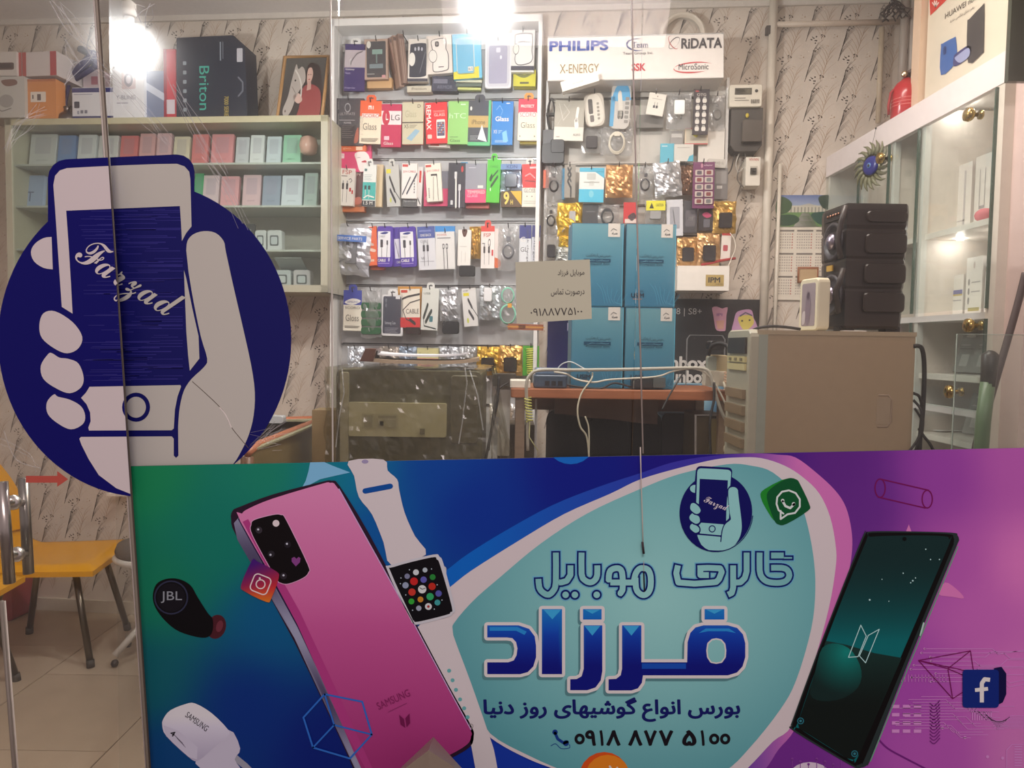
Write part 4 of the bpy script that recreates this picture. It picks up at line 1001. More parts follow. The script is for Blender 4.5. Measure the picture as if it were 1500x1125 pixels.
pack('A', 668, 700, 826, 988, -2, (222, 44, 54), [('t', 'REMAX', .05, .06, .26, .66, W_, .02, 90), ('t', 'TEMPERED', .36, .2, .9, .25, (240, 170, 160)), ('t', 'GLASS', .4, .27, .9, .34, (250, 220, 210)), ('R', .5, .42, .9, .88, .04, W_), ('+',), ('R', .53, .48, .87, .82, .01, (90, 80, 110)), ('+',)] + [('r', .56 + (i % 4) * .075, .5 + (i // 4) * .055, .60 + (i % 4) * .075, .53 + (i // 4) * .055, ((200, 120, 90), (120, 170, 210), (220, 210, 200))[i % 3]) for i in range(20)] + [('R', .08, .78, .28, .88, .03, (250, 200, 190))], 'red glass pack with REMAX down its side and a small phone, second row', hook_parent=P1)
pack('A', 690, 980, 840, 1015, 3, (234, 224, 214), [('r', .1, .3, .5, .7, (206, 80, 70))], 'white box foot jutting below the red glass pack, second row', th=.03, off=.10)
pack('A', 826, 695, 968, 990, 1, (150, 204, 118), [('t', 'hTC', .06, .28, .86, .4, (206, 232, 190), -.004), ('t', 'Glass', .12, .88, .6, .95, (60, 90, 50)), ('r', .6, .06, .84, .09, (210, 236, 200))] + lines(.12, .83, .5, 1, .03, (80, 110, 70)), 'light green hTC glass pack, second row', hook_parent=P1)
pack('A', 965, 690, 1118, 1000, 1, (98, 196, 130), [('r', 0, 0, .9, .92, (72, 72, 84)), ('+',), ('r', 0, .34, .9, .6, (196, 164, 100)), ('+',), ('t', 'iPhone', .16, .43, .76, .53, (90, 74, 50)), ('d', .12, .18, .045, W_), ('p', [(.62, .54), (.86, .92), (.44, .86)], (240, 240, 240))] + lines(.1, .78, .5, 4, .03, (150, 150, 156)), 'grey and gold glass pack with a white triangle over green, second row', hook_parent=P1, tab=(70, 70, 80))
pack('A', 1128, 695, 1272, 995, 1, (34, 128, 206), [('l', [(.2, .2), (.36, .1), (.5, .22), (.42, .32)], .012, (150, 200, 236)), ('t', 'Glass', .16, .35, .8, .46, W_, .02), ('t', 'X5', .08, .66, .26, .74, W_), ('p', [(.5, .72), (.7, .66), (.8, .92), (.56, .94)], (130, 196, 236)), ('r', .66, .04, .84, .06, W_)] + lines(.32, .67, .5, 3, .03, (180, 214, 240)) + lines(.16, .9, .8, 2, .03, (190, 220, 240)), 'bright blue X5 glass pack with a phone outline, second row', hook_parent=P1)
pack('A', 1320, 940, 1440, 985, 1, (226, 204, 60), [], 'yellow box foot below the red and cream glass pack, second row', th=.03, off=.1)
pack('A', 1308, 680, 1446, 965, 1, (242, 232, 206), [('r', 0, 0, 1, .34, (224, 58, 82)), ('+',), ('t', 'PROTECT', .12, .14, .78, .21, W_, .02), ('r', .05, .32, .9, .44, W_), ('+',), ('t', 'SCORO', .08, .33, .88, .43, (222, 90, 96)), ('t', 'Glass', .14, .56, .84, .7, (130, 124, 116)), ('d', .12, .9, .02, K_), ('d', .84, .9, .02, K_)], 'red and cream glass pack at the right end of the second row', hook_parent=P1, tab=(234, 150, 60))
# row 3: cables
pack('B', 85, 350, 290, 410, 0, (214, 120, 66), [('r', .5, .2, .9, .5, (150, 90, 60))], 'orange box foot low at the left of the third row', th=.03, off=.1)
pack('B', 60, 125, 285, 375, 0, (96, 52, 50), [('t', 'SKIN', .62, .1, .9, .18, (226, 200, 190)), ('o', [(.7, .8), (.9, .75), (.95, .9), (.75, .95)], (196, 110, 90))], 'dark maroon box behind the first white cable box, third row', th=.015, off=.1)
pack('B', 118, 118, 228, 372, 3, (240, 234, 226), [('t', 'FSP', .16, .05, .8, .16, (190, 60, 50)), ('r', .1, .2, .5, .22, (90, 80, 76)), ('l', [(.62, .3), (.74, .27), (.84, .33), (.72, .38)], .02, (80, 76, 76))] + plug2(.24, .48, 2, (50, 46, 50)) + plug2(.52, .48, 2, (50, 46, 50)) + [('r', .68, .52, .8, .62, (206, 50, 50)), ('r', .84, .58, .94, .68, (206, 50, 50))], 'white cable box with red letters and two dark plugs, leftmost in the third row', hook_parent=P1, th=.022)
pack('B', 362, 95, 415, 378, 2, (222, 198, 160), [], 'cream box side seen just right of the teal cable pack', th=.02, off=.1)
pack('B', 275, 95, 370, 376, 2, (232, 232, 226), [('r', 0, .42, 1, .84, (52, 176, 168)), ('r', 0, .86, 1, 1, (60, 60, 64)), ('+',), ('R', .14, .5, .3, .6, .02, (30, 50, 52)), ('R', .42, .5, .6, .6, .02, (30, 50, 52)), ('l', [(.22, .6), (.22, .8)], .03, W_), ('l', [(.5, .6), (.5, .8)], .03, W_), ('l', [(.1, .8), (.4, .74), (.9, .78)], .03, W_), ('t', '1.5 M', .1, .88, .8, .96, W_), ('R', .1, .1, .3, .16, .02, (70, 110, 110))] + lines(.1, .24, .7, 4, .04, (170, 180, 176)), 'teal and white cable pack with twin plugs, third row', hook_parent=P1, tab=(232, 232, 226))
pack('B', 428, 95, 530, 378, -3, (196, 194, 188), [('l', [(.3, .3), (.62, .62)], .1, (44, 42, 46)), ('l', [(.62, .62), (1, .84)], .03, (44, 42, 46)), ('l', [(.3, .6), (.66, .88)], .1, (44, 42, 46)), ('r', .06, .1, .4, .2, (226, 214, 50)), ('d', .3, .84, .06, (200, 206, 70))], 'grey cable card with two diagonal black plugs and a yellow label, third row', hook_parent=P1, tab=(210, 208, 200))
pack('B', 540, 320, 640, 376, 1, (92, 92, 92), [('t', 'Special', .1, .2, .9, .5, (190, 190, 190))], 'grey box foot under the black and white cable box, third row', th=.03, off=.11)
pack('B', 538, 88, 640, 322, 1, (238, 232, 226), [('r', .04, .03, .4, .1, (206, 70, 62)), ('t', 'JLN CABLE', .08, .2, .92, .28, (196, 70, 70)), ('l', [(.08, .88), (.56, .4)], .06, (80, 80, 90)), ('l', [(.36, .86), (.98, .3)], .07, (56, 56, 72))] + [('d', .84, .5 + i * .08, .03, (60, 60, 60)) for i in range(5)], 'white cable box with two dark slanting connectors, third row', hook_parent=P1, th=.02)
pack('B', 636, 110, 682, 374, 3, (226, 222, 218), [('r', .3, .1, .7, .4, (216, 60, 50)), ('l', [(.2, .8), (.8, .95)], .06, (90, 90, 90))], 'narrow white pack with a red mark between two cable boxes, third row', th=.01, off=.105)
pack('B', 686, 140, 850, 372, 0, (222, 70, 116), [('r', .7, .0, 1, .5, (120, 120, 132)), ('t', 'C', .08, .72, .2, .84, W_), ('t', 'glass', .3, .86, .6, .92, (250, 200, 210))], 'magenta and grey pack behind the tilted cable box, third row', th=.012, off=.1)
pack('B', 692, 85, 812, 345, -4, (240, 232, 216), [('r', .04, .03, .4, .09, (206, 70, 62)), ('t', 'JLN CABLE', .08, .16, .9, .23, (196, 70, 70)), ('l', [(.36, .3), (.72, .3), (.72, .36)], .05, (40, 36, 34)), ('l', [(.5, .36), (.42, .96)], .025, (60, 50, 44)), ('l', [(.72, .36), (.74, .96)], .03, (60, 50, 44))] + [('d', .16, .66 + i * .055, .025, (60, 60, 60)) for i in range(5)], 'tilted cream cable box with an angled plug, third row', hook_parent=P1, th=.02)
pack('B', 930, 80, 975, 350, 0, (40, 140, 190), [('r', .2, .1, .8, .6, (30, 60, 90))], 'thin blue pack edge right of the black cable card, third row', th=.01, off=.1)
pack('B', 848, 84, 962, 382, 1, (48, 48, 58), [('l', [(.44, .26), (.48, .98)], .09, W_), ('R', .36, .2, .5, .36, .02, (250, 250, 250)), ('l', [(.66, .52), (.68, .98)], .07, (226, 226, 230)), ('R', .6, .48, .74, .62, .02, (240, 240, 240)), ('d', .8, .14, .07, (200, 60, 60)), ('R', .16, .84, .3, .94, .02, (210, 210, 210))], 'near black cable card with two white lightning plugs, third row', hook_parent=P1)
pack('B', 966, 345, 1120, 386, 1, (186, 92, 86), [], 'rust coloured box foot below the silver and pink glass pack', th=.03, off=.1)
pack('B', 962, 88, 1100, 350, 0, (150, 150, 160), [('r', 0, .66, 1, 1, (232, 76, 122)), ('+',), ('t', 'TEMPERED', .1, .69, .95, .77, W_), ('t', 'GLASS', .1, .79, .6, .86, (250, 200, 214)), ('r', .6, .56, .86, .63, W_), ('r', .16, .1, .5, .12, (200, 200, 210))], 'silver and pink tempered glass pack, third row', hook_parent=P1)
pack('B', 1100, 60, 1198, 350, 2, (84, 198, 50), [('l', [(.8, .26), (.44, .4), (.3, .5)], .05, (30, 70, 24)), ('l', [(.36, .38), (.24, .46)], .1, (24, 54, 20)), ('l', [(.8, .4), (.5, .55), (.34, .62)], .08, (24, 54, 20)), ('t', 'CABLE', .2, .14, .8, .19, (50, 120, 34)), ('d', .3, .7, .04, W_)], 'bright green cable box, third row', hook_parent=P1, th=.02, tab=(84, 198, 50))
bag('B', 1195, 90, 1340, 275, 0, (190, 206, 226), 'shiny blue and silver battery blister, third row', 'foil', content='brick', ccol=(50, 60, 80), header=(.14, .1, (110, 140, 190), [('t', 'KDN', .3, .2, .8, .8, (30, 50, 110))]), hook_parent=P1)
pack('B', 1200, 272, 1336, 378, 0, (86, 60, 34), [('p', [(.45, .0), (1, 0), (1, .9)], (226, 178, 40)), ('t', '9', .12, .05, .4, .85, (240, 210, 100), .03), ('t', 'H', .46, .55, .58, .85, (240, 210, 100), .02)], 'brown and gold 9H glass pack low in the third row', th=.015)
pack('B', 1340, 250, 1448, 378, 1, (236, 230, 214), [('t', 'GLOSS', .1, .05, .8, .25, (90, 90, 86)), ('d', .3, .45, .03, K_), ('d', .6, .45, .03, K_)] + lines(.1, .7, .9, 2, .1, (60, 56, 50)), 'cream Gloss pack at the right end of the third row', th=.015)
pack('B', 1338, 90, 1448, 252, -2, (214, 42, 42), [('l', [(.2, .5), (.5, .4), (.8, .6)], .06, (236, 150, 150)), ('l', [(.2, .7), (.8, .75)], .05, (140, 20, 24)), ('r', .5, .12, .9, .2, (240, 200, 200))], 'red blister pack with coiled leads at the right end of the third row', hook_parent=P1, tab=(230, 220, 210))
# row 4
bag('B', 32, 488, 318, 830, 3, (196, 198, 204), 'large crinkled clear bag with a blue band, leftmost of the fourth row', 'foil', th=.05, off=.15, crinkle=1.1, header=(.30, .06, (60, 110, 190), [('t', 'SERVICE PARTS', .3, .3, .9, .75, W_)]), hook_parent=P1, content='buds', ccol=(110, 110, 112))
pack('B', 302, 505, 385, 770, -4, (232, 100, 46), [('o', [(.1, .4), (.6, .44), (.6, .5), (.1, .46)], (236, 200, 180)), ('o', [(.2, .55), (.8, .6), (.7, .66), (.2, .62)], (236, 200, 180)), ('R', .06, .16, .3, .22, .01, (240, 220, 210)), ('r', .1, .84, .6, .9, (240, 190, 160))], 'orange pack between the large clear bag and the purple cable cards', hook_parent=P1)
pack('B', 330, 765, 420, 795, 0, (222, 110, 54), [], 'orange box foot low beside the purple cable cards', th=.03, off=.1)
def samc(): return [('R', .06, .13, .84, .76, .02, (240, 238, 240)), ('+',), ('o', [(.2, .18), (.5, .14), (.72, .16), (.5, .2)], (30, 40, 130)), ('t', 'CABLE', .12, .23, .5, .28, (120, 120, 130)), ('R', .22, .33, .38, .52, .02, (50, 46, 50)), ('l', [(.3, .5), (.3, .75)], .03, (60, 56, 60)), ('R', .6, .35, .7, .46, .02, (50, 46, 50)), ('l', [(.65, .46), (.62, .75)], .025, (60, 56, 60)), ('t', 'CABLE', .06, .8, .56, .87, W_, .02), ('d', .76, .82, .05, (200, 190, 230)), ('r', .08, .9, .8, .92, (160, 140, 210))]
pack('B', 450, 510, 548, 778, -4, (76, 46, 156), [('R', .4, .3, .9, .8, .02, (226, 222, 234)), ('l', [(.5, .4), (.7, .75)], .04, K_), ('t', 'CABLE', .5, .86, .95, .92, W_)], 'purple cable card half hidden between two other purple ones, fourth row', th=.008, off=.11, rounded=.14)
pack('B', 374, 505, 480, 778, 0, (78, 46, 162), samc(), 'purple card with a white cable label, nearest the orange pack, fourth row', hook_parent=P1, rounded=.14)
pack('B', 518, 505, 642, 782, -3, (78, 46, 162), samc(), 'purple card with a white cable label, right one of the purple cards', hook_parent=P1, rounded=.14)
pack('B', 640, 505, 770, 800, -3, (222, 222, 226), [('r', 0, 0, 1, .27, (72, 88, 158)), ('+',), ('t', 'ONE BACK', .16, .17, .8, .23, W_), ('r', .1, .08, .8, .12, (120, 130, 190)), ('t', 'CABLE', .16, .31, .6, .37, (100, 100, 110))] + plug2(.34, .5, 1.8, (56, 54, 60)) + plug2(.56, .5, 1.8, (56, 54, 60)) + [('t', 'V8', .16, .7, .36, .76, (80, 80, 90)), ('r', .1, .8, .9, .81, (150, 150, 160))], 'white cable card with a slate blue top band, fourth row', hook_parent=P1)
pack('B', 750, 505, 892, 640, 0, (48, 138, 206), [], 'blue card behind the white twin cable card, fourth row', th=.008, off=.11)
pack('B', 760, 540, 895, 795, -2, (226, 224, 220), [('t', 'POWER', .1, .06, .6, .11, (190, 70, 60)), ('r', .1, .16, .8, .18, (90, 90, 90))] + [x for px_ in (.42, .6) for x in (('R', px_ - .06, .32, px_ + .06, .46, .04, (96, 94, 96)), ('+',), ('R', px_ - .03, .35, px_ + .03, .43, .02, (226, 224, 220)), ('l', [(px_, .46), (px_ + .02, .98)], .035, (96, 94, 96)))], 'white twin cable card over a blue card, fourth row', hook_parent=P1)
bag('B', 985, 505, 1062, 720, 0, (206, 160, 74), 'gold foil bag beside the plain white plug card, fourth row', 'foil', th=.03, off=.11)
pack('B', 912, 530, 998, 770, 1, (240, 236, 228), [('o', [(.3, .0), (.7, .0), (.6, .18), (.4, .18)], (90, 50, 36)), ('l', [(.3, .6), (.3, .9)], .015, (160, 156, 150)), ('l', [(.6, .62), (.6, .9)], .015, (160, 156, 150)), ('r', .15, .46, .7, .47, (170, 166, 160))], 'plain white plug card with a brown tag, fourth row', hook_parent=P1)
m = MB(); c0 = upt(470 + 975 * .22, 220 + 805 * .22, .12); m.rbox(c0, WU * .035, Z * .024, WALL.n * .012, .008, (26, 26, 28), 'satin'); o = link('earphone_pouch', m); tag(o, 'small black pouch hanging under the plain white plug card', 'pouch')
pack('B', 1140, 520, 1212, 785, 3, (236, 226, 220), [('o', [(.1, .75), (.9, .8), (.9, .98), (.1, .98)], (224, 110, 60))], 'white and orange pack just right of the red topped cable box, fourth row', th=.008, off=.11)
pack('B', 1066, 505, 1156, 788, 0, (240, 234, 228), [('r', 0, 0, 1, .13, (222, 66, 56)), ('+',), ('t', 'FSP', .2, .17, .72, .26, (190, 60, 50)), ('r', .1, .4, .3, .42, (80, 80, 80)), ('d', .62, .4, .1, (80, 80, 80)), ('+',), ('d', .62, .4, .07, (240, 234, 228))] + plug2(.26, .56, 1.9, (44, 40, 44)) + plug2(.6, .56, 1.9, (44, 40, 44)) + [('r', .8, .56, .92, .7, (206, 50, 50))], 'white cable box with a red top and two dark plugs, fourth row', hook_parent=P1, tab=(222, 66, 56))
bag('B', 1178, 500, 1318, 800, 0, (176, 190, 206), 'clear bag with a coiled grey cable, fourth row', 'clear', th=.02, content='coil', ccol=(110, 112, 118), crinkle=.4, hook_parent=P1)
pack('B', 1322, 500, 1400, 760, 0, (222, 224, 226), [('r', 0, 0, 1, .34, (50, 56, 130)), ('+',), ('t', 'G', .1, .3, .5, .42, W_), ('t', 'GL', .1, .56, .7, .68, (110, 110, 110)), ('t', 'quick charge', .6, .1, .8, .95, (70, 70, 80), .01, 90)], 'blue and white glass pack at the right of the fourth row', hook_parent=P1)
pack('B', 1398, 500, 1462, 760, 2, (214, 216, 222), [('r', 0, 0, 1, .3, (56, 58, 130)), ('r', .7, .4, 1, 1, (206, 60, 66)), ('t', 'charger', .2, .3, .5, .95, (80, 80, 90), .01, 90)], 'narrow white pack with a red edge at the right end of the fourth row')
# row 5
pack('C', 150, 160, 272, 430, 1, (232, 226, 208), [('r', 0, 0, 1, .36, (56, 66, 156)), ('+',), ('o', [(.06, .3), (.5, .2), (.96, .26), (.5, .36)], W_), ('+',), ('t', 'SAMSUNG', .2, .26, .8, .31, (50, 60, 140)), ('t', 'SCORO', .1, .4, .9, .46, (110, 104, 96)), ('t', 'Gloss', .14, .6, .86, .76, (120, 114, 104))] + lines(.1, .88, .9, 2, .03, (70, 64, 56)), 'blue and cream Samsung gloss pack, leftmost in the fifth row', hook_parent=P1, tab=(56, 66, 156))
bag('C', 262, 150, 400, 475, 0, (170, 186, 170), 'clear bag of dark green pouches, fifth row', 'clear', th=.02, crinkle=.7, hook_parent=P1, content=None)
m = MB()
for k in range(4): c0 = upt(470 + 335 * .22, 390 + (265 + k * 55) * .22, .12); m.rbox(c0, WU * .046, Z * .016, WALL.n * .008, .01, (44, 96, 60), 'satin')
tag(link('pouch_stack', m), 'dark green rolled pouches inside the clear bag, fifth row', 'pouch')
pack('C', 405, 190, 548, 465, 1, (222, 222, 222), [('R', .06, .04, .9, .94, .05, (66, 68, 82)), ('+',), ('r', .64, .03, .84, .1, (230, 230, 230)), ('t', 'Samsung Case', .16, .64, .66, .74, (190, 192, 200)), ('d', .2, .14, .05, (110, 112, 124)), ('d', .2, .26, .05, (110, 112, 124))] + lines(.16, .8, .8, 4, .035, (150, 150, 160)), 'white framed box with a slate phone cover, fifth row', rounded=.08, hook_parent=P1, tab=(230, 230, 228))
pack('C', 512, 135, 672, 350, 0, (206, 150, 66), [], 'amber cardboard backing behind the cable box, fifth row', th=.01, off=.1)
pack('C', 528, 150, 660, 408, -1, (238, 230, 214), [('r', 0, .74, 1, 1, (208, 50, 50)), ('+',), ('r', .06, .03, .38, .1, (208, 70, 50)), ('l', [(.12, .26), (.4, .2), (.98, .14)], .05, (50, 46, 48)), ('l', [(1, .28), (.5, .36), (.14, .55), (.3, .78), (.6, .86)], .03, (70, 64, 64)), ('l', [(.5, .8), (.74, .9)], .09, (50, 44, 46)), ('t', 'CABLE', .3, .52, .94, .64, (70, 60, 56))], 'cream CABLE box with a red foot, fifth row', hook_parent=P1, side=(200, 140, 60))
pack('C', 665, 145, 786, 428, 2, (222, 224, 216), [('l', [(.16, .7), (.3, .5), (.36, .4)], .11, (40, 50, 44)), ('l', [(.3, .8), (.5, .62), (.6, .54)], .11, (40, 50, 44)), ('l', [(.16, .72), (.2, .9), (.9, .96)], .03, (40, 50, 44)), ('R', .5, .66, .7, .8, .02, (60, 120, 130)), ('t', 'USB', .1, .1, .5, .15, (100, 110, 100))], 'white card with two black cable heads, fifth row', hook_parent=P1, tab=(228, 228, 222))
bag('C', 785, 140, 915, 360, -4, (200, 202, 206), 'silver foil bag tilted above the black pouch, fifth row', 'foil', hook_parent=P1, th=.03)
m = MB(); c0 = upt(470 + 865 * .22, 390 + 408 * .22, .13); m.rbox(c0, WU * .037, Z * .028, WALL.n * .014, .010, (30, 30, 32), 'satin'); tag(link('earphone_pouch', m), 'black zip pouch under the tilted silver bag, fifth row', 'pouch')
m = MB(); c0 = upt(470 + 615 * .22, 390 + 430 * .22, .12); m.rbox(c0, WU * .033, Z * .016, WALL.n * .014, .006, (44, 36, 34), 'satin'); tag(link('earphone_pouch', m), 'dark brown pouch end below the cream CABLE box, fifth row', 'pouch')
pack('C', 935, 142, 1050, 405, -5, (226, 224, 220), [('l', [(.42, .3), (.64, .5)], .1, (40, 38, 42)), ('l', [(.64, .5), (1, .74)], .03, (40, 38, 42)), ('l', [(.42, .6), (.7, .8)], .1, (40, 38, 42)), ('r', .1, .12, .5, .2, (232, 218, 40)), ('t', 'USB', .1, .04, .44, .08, (90, 90, 90)), ('d', .3, .84, .07, (200, 206, 70))], 'white card with diagonal black plugs and a yellow label, fifth row', hook_parent=P1, side=(190, 190, 186))
bag('C', 1052, 130, 1200, 355, 0, (206, 212, 216), 'clear crinkled bag with a white charger, fifth row', 'foil', hook_parent=P1, content=None, crinkle=1.2)
m = MB(); c0 = upt(470 + 1113 * .22, 390 + 190 * .22, .155); m.rbox(c0, WU * .018, Z * .03, WALL.n * .010, .008, (240, 240, 240), 'gloss'); tag(link('car_charger', m), 'small white charger on the crinkled clear bag, fifth row', 'charger')
bag('C', 1195, 128, 1320, 400, 0, (70, 150, 186), 'blue backed bag holding a mint green cable loop', 'clear', content=None, th=.02, crinkle=.5)
m = MB()
for cy, r in ((195, 42), (320, 52)):
    for k in range(3):
        c0 = upt(470 + 1245 * .22, 390 + cy * .22, .145 + k * .004); rr = r * .22 / FPX * 3.3 * (1 - k * .05)
        m.tube([c0 + WU * rr * math.cos(t) + Z * rr * 1.25 * math.sin(t) for t in [i * math.pi / 10 for i in range(20)]], .002, (140, 214, 186), 'rubber', 6, closed=True)
c0 = upt(470 + 1258 * .22, 390 + 262 * .22, .155); m.box(c0, WU * .009, WALL.n * .006, Z * .009, (226, 160, 60)); tag(link('mint_cable', m), 'mint green cable in a figure eight beside the paper note', 'cable')
# row 6
for k, (x0, x1, cc, lab, ky) in enumerate(((170, 280, (206, 212, 220), 'crumpled clear bag with blue print, leftmost in the bottom row', 'foil'), (385, 520, (170, 160, 150), 'brownish clear bag behind the papers, bottom row', 'foil'), (515, 640, (150, 166, 186), 'blue grey bag behind the papers, bottom row', 'foil'), (780, 915, (196, 200, 206), 'silver bag with a dark plug, bottom row behind the papers', 'foil'), (915, 1040, (196, 198, 200), 'clear crinkled bag right of the silver bag, bottom row', 'foil'))):
    bag('C', x0, 535, x1, 720, 0, cc, lab, ky, hook_parent=P1, crinkle=1.2, content='coil' if k in (1,) else None)
pack('C', 640, 545, 782, 700, 0, (216, 210, 150), [('t', 'Popular', .1, .2, .7, .35, (70, 120, 60)), ('r', 0, .45, 1, .8, (214, 80, 110))], 'pale yellow and pink bagged card, bottom row behind the papers', hook_parent=P1)
bag('C', 1035, 535, 1190, 725, 0, (222, 176, 70), 'gold foil bag with a dark plug, left one of the pair in the bottom row', 'foil', content='brick', hook_parent=P1, off=.14)
bag('C', 1185, 530, 1340, 730, 0, (214, 168, 96), 'gold foil bag with a dark plug, right one of the pair in the bottom row', 'foil', content='brick', hook_parent=P1, off=.14)
pack('C', 1345, 530, 1452, 730, 0, (78, 176, 46), [('l', [(.1, .1), (.3, .3), (.2, .6)], .04, (60, 120, 40))], 'green card holding a yellow coiled lead, bottom row', hook_parent=P1)
m = MB(); a = upt(470 + 1395 * .22, 390 + 545 * .22, .15); b = upt(470 + 1398 * .22, 390 + 720 * .22, .15)
m.tube([a.lerp(b, i / 120) + WU * .016 * math.cos(i * .62) + WALL.n * .010 * math.sin(i * .62) for i in range(121)], .0028, (206, 214, 90), 'rubber', 5); tag(link('coiled_lead', m), 'yellow green coiled lead on the green card, bottom row', 'cable')
for k, (x0, x1, cc) in enumerate(((1120, 1180, (214, 210, 200)), (1190, 1250, (226, 190, 120)), (1255, 1330, (220, 216, 214)))):
    bag('P', 470 + x0 * .22, 592, 470 + x1 * .22, 622, 0, cc, ['pale bag at the foot of the slatwall, behind the table post', 'yellowish bag at the foot of the slatwall, behind the table post', 'whitish bag low on the slatwall, right of the table post'][k], 'foil')
pack('C', 1245, 385, 1480, 425, 1, (150, 84, 50), [('l', [(.1, .5), (.9, .5)], .3, (200, 140, 60)), ('r', .3, .2, .5, .8, (90, 40, 30))], 'brown and gold packet lying below the paper note', th=.02, off=.16)
# ---------------------------------------------------------------- second display unit with the brand sign
UB = thing('pegboard_display', 'narrower display board with adapters and foil bags under the white brand sign', 'display unit', upt(930, 400, .03))
zt, zb = upt(930, 125, .05).z, upt(930, 429, .05).z
edgesB = [zt] + [upt(930, y, .05).z for y in (240, 300, 345, 395)] + [zb]
m = MB(); wbox(m, 798, 802, 250, zb, zt + .02, 0, .07, FRAME); link('side_post', m, UB)
m = MB(); wbox(m, 1061, 1065, 250, zb, zt + .02, 0, .07, FRAME); link('side_post', m, UB)
for i in range(5):
    m = MB(); wbox(m, 802, 1061, 250, edgesB[i + 1] + .004, edgesB[i] - .004, .004, .035, (200, 194, 184)); link('slat', m, UB)
m = MB(); 
for y in (143, 240, 300, 345): wbox(m, 802, 1061, 250, upt(930, y, .05).z - .004, upt(930, y, .05).z + .004, .035, .045, (110, 106, 100), 'metal')
link('rail', m, UB)
# brand sign box
SG = WALL.off(.20)
m = MB(); tl, tr, br, bl = SG.at(802, 60), SG.at(1060, 43), SG.at(1060, 108), SG.at(802, 125)
zt1 = (tl.z + tr.z) / 2; zb1 = (bl.z + br.z) / 2; 
tl.z = tr.z = zt1; bl.z = br.z = zb1
m.prism([p - WALL.n * .075 for p in (bl, br, tr, tl)], WALL.n * .075, (236, 228, 220), 'satin')
o = link('brand_sign', m); tag(o, 'white sign box lettered with electronics brands above the right display board', 'sign')
f = MB(); f.tube([tl + WALL.n * .001, tr + WALL.n * .001, br + WALL.n * .001, bl + WALL.n * .001], .003, (196, 190, 184), 'satin', 4, closed=True); link('frame', f, o)
sw = (tr - tl).length; shh = zt1 - zb1; cS = (tl + br) / 2 + WALL.n * .0008
lm = MB(); pr = Print(lm, facesurf(cS, WU, Z, WALL.n, sw, shh)); pr.layer = 3
U_ = lambda X, Y: ((X - 92) / 1075, (Y - (248 - (X - 92) * .0632)) / 270)
def bt(t, X0, Y0, X1, Y1, col, bold=.01):
    a = U_(X0, (Y0 + Y1) / 2); b = U_(X1, (Y0 + Y1) / 2); hh = (Y1 - Y0) / 270 / 2; c_ = (a[1] + b[1]) / 2; pr.text(t, a[0], c_ - hh, b[0], c_ + hh, col, bold)
bt('PHILIPS', 100, 262, 466, 326, (44, 74, 160), .035); bt('Team', 612, 255, 708, 290, (60, 62, 96), .02); bt('Team Group Inc.', 556, 315, 742, 336, (70, 68, 76), .008)
bt('RiDATA', 910, 215, 1156, 278, (44, 38, 44), .03); bt('X-ENERGY', 168, 405, 410, 462, (150, 128, 84), .008); bt('SSK', 612, 385, 696, 432, (200, 36, 50), .03); bt('MicroSonic', 898, 372, 1078, 408, (44, 40, 50), .012)
def arc(cx, cy, rx, ry, a0, a1, w0, col, rot=0):
    P_ = []
    n_ = 16
    for i in range(n_ + 1):
        a = math.radians(a0 + (a1 - a0) * i / n_); P_.append((cx + rx * math.cos(a) * math.cos(rot) - ry * math.sin(a) * math.sin(rot), cy + ry * math.sin(a) * math.cos(rot) + rx * math.cos(a) * math.sin(rot), w0 * math.sin(math.pi * (i + .3) / (n_ + .6))))
    A = []; B = []
    for i in range(n_ + 1):
        x, y, w = P_[i]; a = math.radians(a0 + (a1 - a0) * i / n_); nx_, ny_ = math.cos(a), math.sin(a); A.append(U_(x + nx_ * w, y + ny_ * w)); B.append(U_(x - nx_ * w, y - ny_ * w))
    pr.poly(A + B[::-1], col)
pr.layer = 1
arc(645, 272, 66, 36, 60, 290, 6, (70, 80, 130)); arc(992, 394, 124, 30, 195, 330, 4, (200, 50, 56), -.12); pr.layer = 2; arc(992, 394, 124, 30, 60, 190, 5, (200, 50, 56), -.12)
pr.layer = 1; arc(868, 252, 20, 44, 0, 360, 3, (70, 60, 66), .7); pr.layer = 2; arc(862, 250, 20, 44, 60, 300, 3, (180, 60, 60), -.6)
link('lettering', lm, o)
# two wooden hoop rings of pale board behind the sign
m = MB(); c0 = upt(1000, 52, .05); R_ = (upt(1035, 52, .05) - upt(966, 52, .05)).length / 2
m.grid(lambda u, v: c0 + (WU * math.cos(u * math.pi) + Z * math.sin(u * math.pi)) * (R_ * (1 - .24 * v)) + WALL.n * .02 * math.sin(v * math.pi), 24, 4, (214, 204, 188), 'satin', True)
m.grid(lambda u, v: c0 + (WU * math.cos(u * math.pi) + Z * math.sin(u * math.pi)) * (R_ * (1 - .24 * v)) - WALL.n * .02, 24, 1, (200, 190, 176), 'satin', True)
tag(link('pale_hoop', m), 'pale hoop standing behind the top of the brand sign', 'hoop')
OFB = .10
def cable(reg, pts, r, col, off, name, label, key='rubber', close=False, cat='cable', sm=4):
    f2 = rg(reg); P_ = [upt(*f2(x, y), off) for x, y in pts]
    if sm: 
        q = []; N_ = len(P_)
        for i in range(N_ - 1):
            p0, p1, p2, p3 = P_[max(i - 1, 0)], P_[i], P_[i + 1], P_[min(i + 2, N_ - 1)]
            for j in range(sm):
                t = j / sm; q.append(.5 * ((2 * p1) + (p2 - p0) * t + (2 * p0 - 5 * p1 + 4 * p2 - p3) * t * t + (3 * p1 - p0 - 3 * p2 + p3) * t ** 3))
        q.append(P_[-1]); P_ = q
    m = MB(); m.tube(P_, r, col, key, 6); return tag(link(name, m), label, cat)
